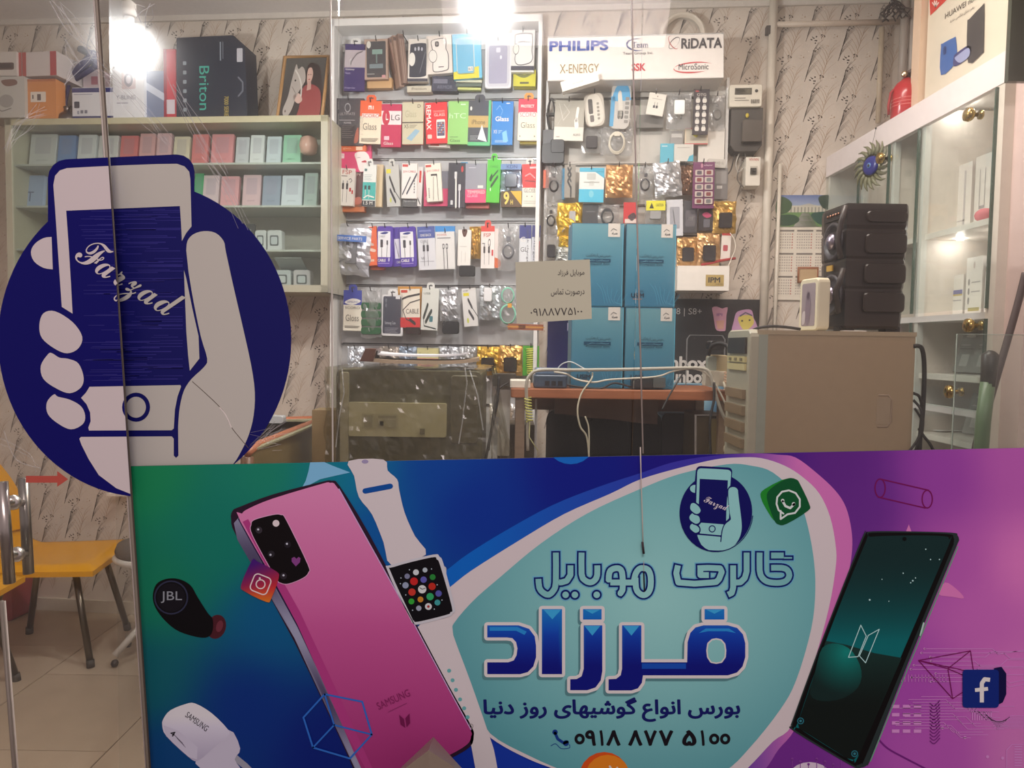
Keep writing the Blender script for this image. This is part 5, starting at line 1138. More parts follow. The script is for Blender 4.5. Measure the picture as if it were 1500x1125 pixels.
def bundle(reg, x0, y0, x1, y1, off, col, label, r=.0024, n=5, seed=1):
    f2 = rg(reg); R = random.Random(seed); m = MB()
    for k in range(n):
        P_ = []
        for i in range(24):
            t = i / 24 * 2 * math.pi; x = (x0 + x1) / 2 + (x1 - x0) * (.5 - .04 * k) * math.cos(t) * (.5 + .5 * abs(math.sin(t * .5 + .4))); y = (y0 + y1) / 2 + (y1 - y0) * .5 * math.sin(t)
            P_.append(upt(*f2(x, y), off + R.uniform(-.008, .008)))
        m.tube(P_, r, col, 'rubber', 5, closed=True)
    a = upt(*f2((x0 + x1) / 2, (y0 + y1) / 2), off); m.box(a, WU * abs(x1 - x0) * .0004, WALL.n * .012, Z * .005, (60, 60, 60)); 
    return tag(link('cable_bundle', m), label, 'cable')
bundle('D', 88, 600, 150, 800, OFB, (34, 34, 36), 'black cable bundle at the top left of the right display board', seed=2)
m = MB(); c0 = upt(804, 203, OFB); m.rbox(c0, WU * .026, Z * .034, WALL.n * .018, .006, (70, 70, 74), 'satin'); tag(link('power_adapter', m), 'grey power adapter hanging below the first black cable bundle', 'adapter')
m = MB(); c0 = upt(810, 226, OFB); m.rbox(c0, WU * .05, Z * .045, WALL.n * .02, .012, (38, 38, 40), 'satin'); m.rbox(c0 + WU * .02 + Z * .03, WU * .03, Z * .03, WALL.n * .022, .01, (30, 30, 32), 'satin'); tag(link('power_adapter', m), 'dark bulky adapter below the grey adapter, left edge of the right board', 'adapter')
pack('D', 130, 610, 318, 862, 2, (226, 220, 208), [('r', 0, 0, 1, .66, (176, 170, 156)), ('+',), ('l', [(.78, .2), (.74, .5)], .09, (240, 236, 228)), ('l', [(.74, .5), (.76, .64)], .14, (240, 236, 228)), ('l', [(.14, .1), (.3, .5), (.5, .3), (.3, .1)], .02, (206, 200, 188)), ('t', 'AUKO', .66, .82, .9, .88, (90, 84, 78)), ('r', .08, .9, .2, .92, (150, 140, 130)), ('l', [(.1, .62), (.5, .1)], .008, (200, 196, 186))], 'white and clear car charger pack at the upper left of the right board', off=.12, hook_parent=UB, name='charger_pack')
pack('D', 172, 446, 405, 548, -16, (236, 230, 220), [('t', 'HONOR', .3, .45, .6, .65, (196, 188, 176)), ('l', [(0, .2), (.4, .2)], .02, (206, 198, 186))], 'white box tilted over the lower left corner of the brand sign', 'box', 'small_box', th=.04, off=.25, finish='satin')
pack('D', 308, 560, 450, 778, -6, (196, 186, 172), [('o', [(.1, .3), (.3, .06), (.7, .08), (.92, .4), (.9, .8), (.6, .95), (.15, .92)], (222, 214, 200)), ('+',), ('R', .2, .18, .42, .62, .05, (78, 72, 70)), ('R', .24, .66, .44, .86, .04, (110, 100, 96))] + [('R', .62, .3 + i * .11, .74, .37 + i * .11, .02, (150, 142, 130)) for i in range(5)], 'blister pack with a dark reader and small parts, upper row of the right board', rounded=.3, off=.12, hook_parent=UB, name='blister_pack')
bag('D', 300, 775, 425, 930, 0, (110, 100, 96), 'dark bag under the reader blister pack on the right board', 'clear', content='brick', off=.10, ccol=(60, 56, 58))
pack('D', 470, 505, 606, 790, 3, (196, 190, 182), [('o', [(.06, .3), (.3, .04), (.8, .06), (.96, .3), (.96, .36), (.1, .4)], (76, 160, 206)), ('r', 0, .3, .2, .95, (76, 156, 200)), ('+',), ('l', [(.42, .26), (.5, .5), (.5, .7)], .2, (214, 208, 196)), ('R', .38, .6, .66, .78, .05, (66, 62, 60))] + [('R', .72, .3 + i * .1, .92, .37 + i * .1, .03, (140, 136, 130)) for i in range(6)], 'blue and clear trimmer blister pack in the upper row of the right board', rounded=.25, off=.125, hook_parent=UB, name='blister_pack')
bag('D', 418, 770, 612, 945, 0, (206, 190, 160), 'brownish bag with a coiled white cable below the trimmer blister', 'clear', content='coil', ccol=(222, 214, 196), off=.11)
bag('D', 485, 715, 600, 830, 0, (150, 136, 120), 'small clear bag between the trimmer blister and the coiled white cable', 'clear', off=.105, content='buds', ccol=(120, 110, 104))
pack('D', 692, 562, 818, 712, 10, (232, 226, 214), [('d', .5, .14, .03, (120, 90, 80)), ('r', .2, .25, .8, .265, (120, 116, 110)), ('l', [(.4, .42), (.4, .62)], .025, (70, 70, 76)), ('l', [(.56, .42), (.56, .62)], .025, (70, 70, 76)), ('R', .34, .56, .46, .68, .01, (70, 70, 76)), ('R', .5, .56, .62, .68, .01, (70, 70, 76))], 'tilted cream tag card with a small earphone drawing on the right board', off=.13, hook_parent=UB, th=.003)
bag('D', 820, 562, 972, 782, 0, (196, 196, 194), 'clear bag with a white plug charger on the right board', 'clear', content=None, hook_parent=UB, crinkle=.8)
m = MB(); c0 = upt(995, 158, .15); m.rbox(c0, WU * .022, Z * .030, WALL.n * .012, .006, (236, 234, 228), 'gloss'); m.tube([c0 - Z * .03 + WU * .009, c0 - Z * .046 + WU * .009], .0025, (180, 180, 176), 'metal'); m.tube([c0 - Z * .03 - WU * .009, c0 - Z * .046 - WU * .009], .0025, (180, 180, 176), 'metal'); tag(link('wall_charger', m), 'white two pin charger in the clear bag, upper right of the display', 'charger')
ops = [('t', 'OTG', .2, .09, .78, .15, (220, 210, 200)), ('r', .1, .03, .3, .06, (190, 60, 60))]
for i in range(5):
    for j in range(2): ops += [('R', .14 + j * .42, .2 + i * .155, .42 + j * .42, .3 + i * .155, .06, (226, 220, 210)), ('R', .2 + j * .42, .17 + i * .155, .36 + j * .42, .21 + i * .155, .01, (170, 166, 160))]
pack('D', 980, 545, 1076, 822, 1, (44, 34, 40), ops, 'dark OTG card with ten white dongles in two columns', off=.135, hook_parent=UB, th=.004)
bag('D', 1080, 572, 1178, 790, 0, (180, 174, 164), 'clear bag with a grey cable loop at the right end of the upper row', 'clear', content='coil', ccol=(120, 116, 112), hook_parent=UB, off=.11)
pack('D', 930, 782, 1070, 882, 0, (216, 196, 170), [('r', .05, .06, .95, .94, (196, 186, 166)), ('+',), ('r', 0, 0, 1, .05, (190, 50, 60)), ('r', 0, .94, 1, 1, (190, 50, 60)), ('o', [(.3, .3), (.6, .24), (.5, .6)], (206, 190, 70))], 'flat pack with thin red edges under the OTG card', off=.10)
pack('D', 840, 800, 920, 880, 0, (150, 146, 142), [('r', .1, .2, .9, .5, (190, 186, 180))], 'small grey card below the bagged white charger', off=.09)
pack('D', 780, 876, 865, 1000, 0, (84, 176, 198), [('r', .1, .1, .5, .16, (190, 220, 226))], 'small sky blue box in the middle of the right board', off=.11)
pack('D', 860, 880, 982, 985, 0, (212, 208, 198), [('l', [(.2, .2), (.8, .2)], .03, (160, 150, 140)), ('p', [(.8, .7), (1, .6), (1, 1), (.7, 1)], (84, 176, 198))], 'white card with a blue corner beside the small sky blue box', off=.11)
pack('D', 1012, 782, 1172, 1000, 0, (222, 216, 206), [], 'plain white box at the right edge of the display board', 'box', off=.085, th=.02)
pack('D', 636, 700, 800, 780, 0, (120, 116, 110), [], 'dark grey slim box behind the tilted cream tag card', 'box', off=.08)
# second row of the right board
pack('E', 175, 110, 200, 300, 0, (70, 150, 190), [], 'thin blue card edge beside the black cable, right board', off=.09)
pack('E', 66, 120, 100, 230, 0, (226, 100, 60), [], 'orange card corner behind the black coiled cable, right board', off=.09)
bag('E', 80, 90, 182, 310, 0, (150, 150, 150), 'clear bag with a black coiled cable, left in the second row of the right board', 'clear', content='coil', ccol=(34, 34, 38), hook_parent=UB, off=.115)
pack('E', 195, 90, 262, 290, 0, (150, 142, 130), [('l', [(.3, .1), (.6, .3), (.3, .5), (.6, .7)], .1, (40, 38, 38)), ('l', [(.6, .7), (.6, .95)], .14, (40, 38, 38)), ('l', [(.6, .1), (.3, .3), (.6, .5)], .08, (56, 54, 52))], 'grey brown card with a folded black cable, right board', off=.11, hook_parent=UB)
pack('E', 285, 108, 436, 318, 1, (226, 226, 220), [('r', 0, 0, 1, .12, (70, 176, 206)), ('p', [(.6, .1), (1, .1), (1, .3)], (70, 176, 206)), ('r', 0, .62, 1, 1, (72, 184, 214)), ('+',), ('d', .5, .76, .1, (120, 200, 216)), ('R', .3, .16, .66, .34, .03, (196, 196, 188)), ('l', [(.2, .42), (.8, .42)], .03, (180, 180, 172)), ('R', .4, .38, .6, .52, .02, (206, 206, 198))], 'white charger pack with sky blue ends, second row of the right board', off=.13, hook_parent=UB, th=.02)
bag('E', 448, 85, 612, 285, 0, (216, 164, 112), 'copper gold foil bag, second row of the right board', 'foil', hook_parent=UB, off=.13)
bag('E', 635, 88, 742, 300, 3, (140, 140, 142), 'grey clear bag with a dark lead, left of a pair in the right board', 'clear', content='coil', ccol=(66, 66, 70), hook_parent=UB)
bag('E', 745, 66, 910, 282, -6, (198, 198, 200), 'shiny silver bag tilted, second row of the right board', 'foil', hook_parent=UB, off=.135)
bag('E', 885, 86, 985, 270, 0, (150, 116, 92), 'brown bag behind the purple card of ten adapters', 'foil', off=.10, hook_parent=UB)
ops = [('d', .4, .08, .05, (190, 130, 150)), ('t', 'adapter', .5, .05, .9, .1, (220, 190, 200))]
for i in range(5):
    for j in range(2): ops += [('R', .1 + j * .44, .17 + i * .155, .48 + j * .44, .29 + i * .155, .03, (196, 180, 170)), ('+',), ('R', .18 + j * .44, .19 + i * .155, .4 + j * .44, .27 + i * .155, .03, ((90, 80, 90), (130, 60, 60), (110, 110, 110))[(i + j) % 3]), ]
pack('E', 978, 72, 1110, 356, 0, (112, 48, 92), ops, 'purple card holding ten boxed adapters in two columns', off=.15, hook_parent=UB, th=.004)
pack('E', 1108, 110, 1192, 300, 0, (120, 116, 114), [('r', .1, .1, .9, .5, (150, 146, 142)), ('r', .2, .56, .6, .66, (200, 196, 190))], 'grey box pack right of the purple adapter card', off=.11)
pack('E', 1070, 50, 1180, 110, 4, (200, 194, 184), [('t', 'FAVO 1L', .3, .3, .9, .6, (120, 110, 104))], 'small white box lying above the grey box pack, right board', 'box', off=.12, th=.03)
# third row
bag('E', 66, 320, 160, 510, 0, (140, 140, 140), 'clear bag with a black cable, left end of the third row of the right board', 'clear', content='coil', ccol=(36, 36, 40), off=.115)
bag('E', 150, 318, 305, 525, 0, (222, 180, 66), 'yellow gold foil bag beside the blue folder boxes', 'foil', off=.12, content='buds', ccol=(170, 170, 170))
pack('E', 305, 335, 400, 460, 0, (60, 58, 60), [('r', .2, .3, .8, .34, (110, 110, 110))], 'black pack just right of the yellow gold bag', off=.11)
bag('E', 385, 330, 530, 460, 0, (140, 140, 142), 'clear bag with dark leads above the left blue folder box', 'clear', off=.12, content='coil', ccol=(60, 60, 62))
pack('E', 556, 318, 642, 445, 0, (200, 40, 44), [('o', [(.3, .7), (.7, .5), (.9, .7), (.6, .9)], (66, 46, 50)), ('r', .1, .8, .9, 1, (220, 200, 190))], 'red box above the seam between the blue folder boxes', off=.12)
bag('E', 688, 298, 812, 445, 0, (190, 190, 190), 'clear bag with a yellow warning label, right board', 'clear', off=.125, header=(.30, .2, (226, 218, 40), [('p', [(.16, .8), (.28, .2), (.4, .8)], (50, 50, 20)), ('t', 'CAUTION', .5, .3, .9, .6, (70, 70, 30))]), content='brick', ccol=(150, 150, 150))
pack('E', 815, 300, 922, 525, -2, (210, 210, 214), [('R', .2, .2, .8, .8, .05, (160, 160, 166)), ('l', [(.4, .3), (.5, .7)], .05, (120, 120, 126))], 'white framed pack beside the dark battery pack, right board', off=.125)
pack('E', 922, 308, 1006, 505, 0, (62, 60, 64), [('R', .15, .3, .85, .8, .04, (96, 92, 96)), ('r', .3, .5, .7, .6, (180, 176, 176))], 'dark battery pack beneath the purple adapter card', off=.12)
pack('E', 1015, 350, 1112, 492, 0, (40, 36, 40), [('o', [(.2, .3), (.5, .2), (.8, .35), (.5, .45)], (190, 70, 110)), ('R', .3, .5, .7, .85, .04, (96, 96, 104))], 'black pack with a pink flower shape, third row of the right board', off=.12)
bag('E', 1105, 308, 1248, 505, 0, (214, 172, 96), 'gold foil bag with a dark plug at the right end of the third row', 'foil', content='brick', off=.135)
# fourth row
bag('E', 70, 515, 160, 680, 0, (60, 60, 62), 'dark bag left of the blue folder boxes, low on the board', 'clear', content='brick', off=.12)
bag('E', 140, 590, 260, 685, 5, (200, 204, 200), 'silver crumpled bag tucked above the paper note', 'foil', off=.13)
bag('E', 160, 520, 240, 600, 0, (214, 180, 60), 'small yellow bag just left of the blue folder boxes', 'foil', off=.12)
bag('E', 885, 528, 1012, 705, 0, (206, 160, 104), 'gold bag with a dark charger on the white IPM box', 'foil', content='brick', off=.125)
bag('E', 1008, 505, 1148, 705, 0, (206, 164, 116), 'gold bag with a dark charger, middle above the white IPM box', 'foil', content='brick', off=.13)
pack('E', 1148, 505, 1212, 690, 2, (226, 216, 206), [('R', .2, .4, .7, .6, .06, (180, 70, 80)), ('r', 0, 0, 1, .08, (180, 40, 40))], 'white and red narrow pack above the right end of the IPM box', off=.12)
cable('E', [(1205, 505), (1232, 545), (1238, 600), (1215, 660), (1190, 720)], .0022, (226, 216, 200), .14, 'white_lead', 'thin white lead looping beside the white and red pack')
cable('E', [(1030, 700), (1090, 688), (1160, 672), (1240, 660)], .006, (160, 30, 34), .13, 'red_strap', 'dark red strap lying along the top of the IPM box', cat='strap')
m = MB(); a = WALL.off(.18).at(780 + 884 * .24, 220 + 780 * .24); b = WALL.off(.18).at(780 + 1200 * .24, 220 + 776 * .24); b.z = a.z
m.box((a + b) / 2 - WALL.n * .07, (b - a) / 2, WALL.n * .07, Z * .052, (232, 226, 216), 'satin'); o = link('shelf_box', m); tag(o, 'white box lettered IPM on a gold label, below the gold bags', 'box')
lm = MB(); pr = Print(lm, facesurf((a + b) / 2 + WALL.n * .0006, WU, Z, WALL.n, (b - a).length, .104)); pr.rect(.55, .36, .90, .82, (176, 150, 84)); pr.up(); pr.text('IPM', .60, .46, .83, .68, (40, 32, 26), .03); pr.text('COLLECTION', .74, .71, .88, .77, (70, 56, 40), .0); link('gold_label', lm, o)
# ---------------------------------------------------------------- meter, breaker, conduits, calendar
m = MB(); a = WALL.off(.10).at(1069, 124); b = WALL.off(.10).at(1116, 156); c0 = (a + b) / 2; w = (b - a).dot(WU) / 2; h = (a.z - b.z) / 2
mt = thing('electric_meter', 'electricity meter with pale display top and black lower case, beside the display board', 'meter', WALL.off(.05).at(1092, 222))
m.rbox(c0 - WALL.n * .045, WU * w, Z * h, WALL.n * .045, .008, (222, 214, 196), 'satin'); link('upper_case', m, mt)
lm = MB(); pr = Print(lm, facesurf(c0 + WALL.n * .0006, WU, Z, WALL.n, 2 * w, 2 * h)); pr.rect(.16, .16, .68, .46, (84, 78, 66)); pr.rect(.2, .2, .64, .42, (110, 104, 84)); pr.up(); pr.disc(.82, .3, .05, (50, 46, 40), .07); pr.rect(.16, .6, .5, .63, (120, 112, 100)); pr.rect(.16, .7, .6, .73, (120, 112, 100))
for i in range(9): pr.rect(.66 + i * .03, .68, .675 + i * .03, .86, (70, 64, 56))
link('meter_face', lm, mt)
m = MB(); a = WALL.off(.08).at(1071, 158); b = WALL.off(.08).at(1116, 222); c1 = (a + b) / 2; w1 = (b - a).dot(WU) / 2; h1 = (a.z - b.z) / 2
ring = [c1 + WU * x * w1 + Z * y * h1 for x, y in ((-1, 1), (-1, -.7), (-.7, -1), (.7, -1), (1, -.7), (1, 1))]
m.prism([p - WALL.n * .04 for p in ring], WALL.n * .04, (66, 60, 54), 'satin', .003); link('terminal_cover', m, mt)
m = MB(); m.rbox(c1 + WU * w1 * .28 - Z * h1 * .12 + WALL.n * .012, WU * w1 * .62, Z * h1 * .5, WALL.n * .016, .008, (92, 84, 76), 'gloss'); link('clear_window', m, mt)
m = MB(); m.ball(c1 + Z * h1 * .62 + WALL.n * .008, .008, (214, 190, 70), 'satin', 10, (1, .6, 1.3)); link('seal', m, mt)
m = MB(); a = WALL.off(.09).at(1093, 230); b = WALL.off(.09).at(1113, 272); c2 = (a + b) / 2
m.rbox(c2 - WALL.n * .04, WU * (b - a).dot(WU) / 2, Z * (a.z - b.z) / 2, WALL.n * .04, .004, (230, 222, 208), 'satin'); o = link('breaker_box', m); tag(o, 'small white breaker box on the wall below the meter', 'breaker')
lm = MB(); pr = Print(lm, facesurf(c2 + WALL.n * .0006, WU, Z, WALL.n, (b - a).dot(WU), a.z - b.z)); pr.text('VIVAN', .2, .04, .85, .14, (180, 70, 60), .01); pr.rect(.3, .32, .8, .62, (190, 182, 168)); link('box_print', lm, o)
sm = MB(); sm.box(c2 + WALL.n * .006, WU * .012, WALL.n * .006, Z * .012, (40, 36, 34), 'satin'); sm.box(c2 + WALL.n * .014, WU * .006, WALL.n * .006, Z * .005, (30, 28, 28), 'satin'); link('switch', sm, o)
for k, pts in enumerate(([(1078, 222), (1074, 236), (1070, 250), (1060, 262)], [(1084, 222), (1078, 240), (1082, 252), (1094, 240)], [(1090, 222), (1092, 232), (1086, 240), (1080, 262), (1090, 275)])):
    cable('P', pts, .003, ((70, 64, 60), (196, 190, 180), (110, 104, 98))[k], .05, 'meter_cable', ['dark wire dropping from the left of the electric meter', 'pale wire from the meter to the small breaker box', 'grey wire looping below the electric meter'][k])
def conduit(px0, py0, px1, py1, r, label, col=(222, 212, 196), off=.03):
    m = MB(); a = WALL.off(off).at(px0, py0); b = WALL.off(off).at(px1, py1)
    if abs(px0 - px1) < 30: b.x = a.x; b.y = a.y
    else: b.z = a.z
    m.tube([a, b], r, col, 'satin', 12)
    return tag(link('conduit_pipe', m), label, 'pipe')
conduit(1134, -10, 1134, 560, .018, 'thick white conduit running down the back wall beside the meter')
conduit(1143, 240, 1146, 560, .008, 'thin pale conduit just right of the thick white one', off=.02)
conduit(1136, 36, 1318, 36, .012, 'horizontal pale pipe across the top of the back wall', (206, 190, 172))
conduit(1292, 40, 1293, 180, .011, 'vertical pale pipe below the horizontal one, left of the extinguisher', (190, 174, 150))
conduit(1327, -20, 1327, 150, .016, 'stout grey pipe in the corner behind the fire extinguisher', (176, 166, 156), .05)
conduit(1340, -20, 1340, 150, .016, 'second stout grey pipe in the corner, right of its neighbour', (186, 176, 166), .05)
R = random.Random(8); m = MB()
for k in range(16):
    a = WALL.off(.07).at(1308 + R.uniform(-6, 6), R.uniform(-2, 6)); P_ = [a]
    for i in range(5): a = a + WU * R.uniform(-.02, .026) - Z * R.uniform(.004, .022) + WALL.n * R.uniform(-.01, .01); P_.append(a)
    m.tube(P_, .003, (64, 54, 48), 'rubber', 5)
tag(link('wire_tangle', m), 'tangle of dark wires at the top corner above the fire extinguisher', 'wires')
m = MB(); c3 = upt(1125, 45, .03); m.rbox(c3, WU * .010, Z * .018, WALL.n * .012, .003, (60, 52, 46)); tag(link('wall_clip', m), 'small dark clip on the wall beside the white conduit', 'clip')
# calendar
cl = thing('wall_calendar', 'wall calendar with a palace garden photograph, left of the black speaker', 'calendar', WALL.off(.006).at(1180, 440))
a = WALL.off(.008).at(1138, 286); b = WALL.off(.008).at(1217, 440); cc = (a + b) / 2; cw = (b - a).dot(WU); chh = a.z - b.z
m = MB(); m.box(cc, WU * cw / 2, WALL.n * .002, Z * chh / 2, (226, 216, 200), 'ink'); link('backing_sheet', m, cl)
m = MB(); pr = Print(m, facesurf(cc + WALL.n * .0024, WU, Z, WALL.n, cw, chh))
F_ = .30
pr.poly([(0, 0), (1, 0), (1, F_), (0, F_)], lambda x, y: mixc((100, 118, 168), (176, 186, 206), y / .12), .06); pr.up()
pr.rect(.2, .10, .9, .17, (206, 200, 180)); pr.up(); [pr.rect(.24 + i * .06, .115, .262 + i * .06, .165, (150, 146, 136)) for i in range(11)]; pr.poly([(.4, .1), (.55, .08), (.7, .1)], (190, 186, 176)); pr.up()
pr.rect(0, .165, 1, F_, (104, 140, 80)); pr.poly([(.44, .17), (.56, .17), (.72, F_), (.3, F_)], (196, 190, 184)); pr.up()
pr.poly(smooth([(.0, .04), (.12, .02), (.26, .08), (.2, .16), (0, .18)]), (60, 88, 52)); pr.poly(smooth([(.72, .02), (.86, -.0), (1, .03), (1, .14), (.82, .13), (.74, .08)]), (44, 66, 48)); pr.poly(smooth([(.02, .2), (.3, .19), (.4, .24), (.24, .29), (.02, .28)]), (36, 72, 48)); pr.poly(smooth([(.6, .18), (.9, .16), (1, .22), (.95, .29), (.72, .27)]), (34, 78, 66))
link('garden_picture', m, cl)
m = MB(); pr = Print(m, facesurf(cc + WALL.n * .0024, WU, Z, WALL.n, cw, chh))
for i in range(3):
    for j in range(3):
        x = .02 + i * .33; y = .33 + j * .22; pr.rect(x + .02, y, x + .3, y + .016, (120, 112, 104))
        for q in range(6):
            for k in range(7): pr.rect(x + .02 + k * .04, y + .035 + q * .026, x + .042 + k * .04, y + .047 + q * .026, (176, 166, 156) if k < 6 else (190, 120, 110))
tag(link('month_grid', m, cl), kind='stuff')
wf = thing('small_wooden_frame', 'small wooden picture frame between the calendar and the speaker', 'picture frame', WALL.off(.02).at(1183, 414))
a = WALL.off(.03).at(1170, 393); b = WALL.off(.03).at(1197, 413); m = MB(); q = [a, Vector((b.x, b.y, a.z)), b, Vector((a.x, a.y, b.z))]
m.tube(q, .008, (150, 88, 50), 'wood', 4, closed=True); link('frame_moulding', m, wf)
m = MB(); m.box((a + b) / 2, WU * (b - a).dot(WU) / 2, WALL.n * .003, Z * (a.z - b.z) / 2, (190, 160, 120), 'ink'); link('picture', m, wf)
# big dark poster low on the back wall
pm = thing('phone_poster', 'large black phone poster with drawn phone outline and big white letters behind the table', 'poster', WALL.off(.01).at(955, 606))
a = WALL.off(.012).at(803, 436); b = WALL.off(.012).at(1114, 606); pc = (a + b) / 2; pw = (b - a).dot(WU); ph = a.z - b.z
m = MB(); m.box(pc, WU * pw / 2, WALL.n * .003, Z * ph / 2, (22, 22, 24), 'ink'); link('poster_sheet', m, pm)
m = MB(); pr = Print(m, facesurf(pc + WALL.n * .0034, WU, Z, WALL.n, pw, ph), 'vinyl')
X = lambda px: (px - 803) / 311; Y = lambda py: (py - 436) / 170
pr.poly([(0, 0), (X(842), 0), (X(842), 1), (0, 1)], lambda x, y: mixc((20, 22, 60), (34, 36, 120), y), .06); pr.up()
pr.poly([(X(842), Y(562)), (1, Y(562)), (1, 1), (X(842), 1)], lambda x, y: mixc((150, 190, 206), (60, 100, 130), .5 + .5 * math.sin(x * 30 + y * 9)), .03); pr.up()
pr.text('H', X(832), Y(474), X(842), Y(486), (170, 170, 200), .01); pr.text('Galaxy S8 | S8+', X(944), Y(450), X(1026), Y(462), (180, 178, 174), .008)
pr.line([(X(1006), Y(570)), (X(1006), Y(496)), (X(1010), Y(490)), (X(1056), Y(490)), (X(1060), Y(496)), (X(1060), Y(560))], .006, (120, 120, 120))
pr.text('unbox', X(970), Y(522), X(1036), Y(541), (210, 206, 200), .035); pr.text('unbox', X(985), Y(543), X(1040), Y(562), (210, 206, 200), .035)
link('poster_print', m, pm)
for k, (pts, cc_, lab) in enumerate((([(1043, 451), (1050, 449), (1058, 452), (1066, 450), (1064, 462), (1063, 482), (1060, 485), (1050, 484), (1047, 476), (1045, 462)], (206, 150, 170), 'small pink paper cut-out drawing on the black poster'), ([(1078, 459), (1084, 455), (1096, 453), (1102, 456), (1104, 466), (1110, 480), (1112, 512), (1090, 514), (1074, 506), (1071, 488), (1075, 470)], (196, 150, 186), 'bigger lilac paper doll drawing with a yellow face on the black poster'))):
    P_ = [WALL.off(.019).at(*p) for p in smooth(pts, 2)]; m = MB(); m.prism(P_[::-1], WALL.n * .0008, cc_, 'ink'); o = link('paper_drawing', m); tag(o, lab, 'drawing')
    lm = MB(); pr = Print(lm, pixsurf(WALL.off(.020), .0005))
    if k == 0: pr.text('IPI', 1050, 459, 1058, 463, (100, 50, 130)); pr.poly([(1049, 470), (1061, 469), (1060, 482), (1051, 482)], (214, 160, 140))
    else: pr.poly(smooth([(1082, 464), (1100, 462), (1104, 474), (1092, 484), (1084, 476)]), (214, 196, 96)); pr.up(); pr.disc(1087, 470, 1.5, (60, 60, 50), None, 8); pr.disc(1098, 469, 1.5, (60, 60, 50), None, 8); pr.line([(1084, 463), (1092, 458), (1101, 462)], 2, (90, 86, 110)); pr.line([(1080, 488), (1104, 486)], 1.2, (190, 100, 140))
    link('crayon_marks', lm, o)
# ---------------------------------------------------------------- bulbs
def spiral_bulb(c, label):
    t = thing('spiral_bulb', label, 'light bulb', c + Z * .16)
    m = MB(); m.tube([c + Vector((.020 * math.cos(a), .020 * math.sin(a), -.03 + .06 * a / 25)) for a in [i * .5 for i in range(51)]], .0055, (250, 250, 250), 'bulb', 6); link('glass_spiral', m, t)
    m = MB(); m.lathe(c + Z * .034, (0, 0, 1), [(.02, 0), (.024, .004), (.024, .03), (.014, .04), (.013, .062)], (232, 228, 222)); link('base', m, t)
    m = MB(); m.lathe(c + Z * .09, (0, 0, 1), [(.018, 0), (.02, .004), (.02, .04), (.006, .05)], (210, 204, 196)); link('socket', m, t)
    m = MB(); m.tube([c + Z * .13, Vector((c.x, c.y, CEIL))], .003, (200, 196, 188), 'rubber', 6); link('cord', m, t)
spiral_bulb(BULB1, 'bright bare spiral bulb on a cord above the glass phone cabinet')
spiral_bulb(BULB2, 'bright bare spiral bulb on a cord in front of the slatwall top')

def fp(px, py, y): return front(y).at(px, py)
def fbox(mb, px0, py0, px1, py1, y0, y1, col, key='satin', bev=0, tilt=0.0):
    """box whose front face (at depth y0) covers that stretch of the view, going back to y1"""
    a = fp(px0, (py0 + py1) / 2, y0); b = fp(px1, (py0 + py1) / 2, y0); t = fp((px0 + px1) / 2, py0, y0).z; u = fp((px0 + px1) / 2, py1, y0).z
    c = Vector(((a.x + b.x) / 2, (y0 + y1) / 2, (t + u) / 2))
    if bev: mb.rbox(c, ((b.x - a.x) / 2, 0, 0), (0, 0, (t - u) / 2), (0, (y1 - y0) / 2, 0), bev, col, key)
    else: mb.box(c, ((b.x - a.x) / 2, 0, 0), (0, (y1 - y0) / 2, 0), (0, 0, (t - u) / 2), col, key)
    return a.x, b.x, u, t
def fprint(mb, px0, py0, px1, py1, y, ops, key='ink'):
    a = fp(px0, (py0 + py1) / 2, y); b = fp(px1, (py0 + py1) / 2, y); t = fp((px0 + px1) / 2, py0, y).z; u = fp((px0 + px1) / 2, py1, y).z
    pr = Print(mb, lambda q, r, l: Vector((a.x + (b.x - a.x) * q, y - .0005 * l, t + (u - t) * r)), key); draw(pr, ops)
def wires(name, label, pts, r, col, cat='cable', key='rubber', parent=None):
    """pts: (px, py, depth)"""
    P_ = [fp(a, b, y) for a, b, y in pts]; q = []; N_ = len(P_)
    for i in range(N_ - 1):
        p0, p1, p2, p3 = P_[max(i - 1, 0)], P_[i], P_[i + 1], P_[min(i + 2, N_ - 1)]
        for j in range(5):
            t = j / 5; q.append(.5 * ((2 * p1) + (p2 - p0) * t + (2 * p0 - 5 * p1 + 4 * p2 - p3) * t * t + (3 * p1 - p0 - 3 * p2 + p3) * t ** 3))
    q.append(P_[-1]); m = MB(); m.tube(q, r, col, key, 7); o = link(name, m, parent)
    return tag(o, label, cat) if label else o

# printer under its plastic dust cover, on a stand
pt = thing('covered_printer', 'beige office printer under a crumpled clear dust cover, left of the wooden table', 'printer', Vector((fp(612, 600, 2.45).x, 2.6, .90)))
m = MB(); x0, x1, u, t = fbox(m, 492, 542, 706, 709, 2.42, 2.82, (92, 88, 68), 'satin', .02); link('body', m, pt)
zt_ = t; PB = .90
m = MB(); fbox(m, 510, 590, 654, 640, 2.405, 2.42, (172, 166, 132), 'satin', .006); link('paper_tray_door', m, pt)
m = MB(); fprint(m, 530, 606, 583, 628, 2.4045, [('R', 0, 0, 1, 1, .02, (160, 154, 124)), ('+',), ('r', .06, .1, .3, .9, (140, 134, 108)), ('r', .45, .12, .95, .3, (136, 130, 104)), ('r', .45, .4, .95, .9, (146, 140, 112)), ('r', .5, .5, .6, .8, (120, 114, 92))]); link('warning_label', m, pt)
m = MB(); fbox(m, 615, 628, 622, 636, 2.40, 2.41, (110, 104, 84)); link('latch', m, pt)
m = MB(); fbox(m, 660, 550, 700, 650, 2.412, 2.425, (92, 86, 66), 'satin', .01); link('control_side', m, pt)
m = MB(); xa, xb = fp(481, 600, 2.40).x, fp(716, 600, 2.40).x; zc = fp(600, 537, 2.40).z; zz = .92
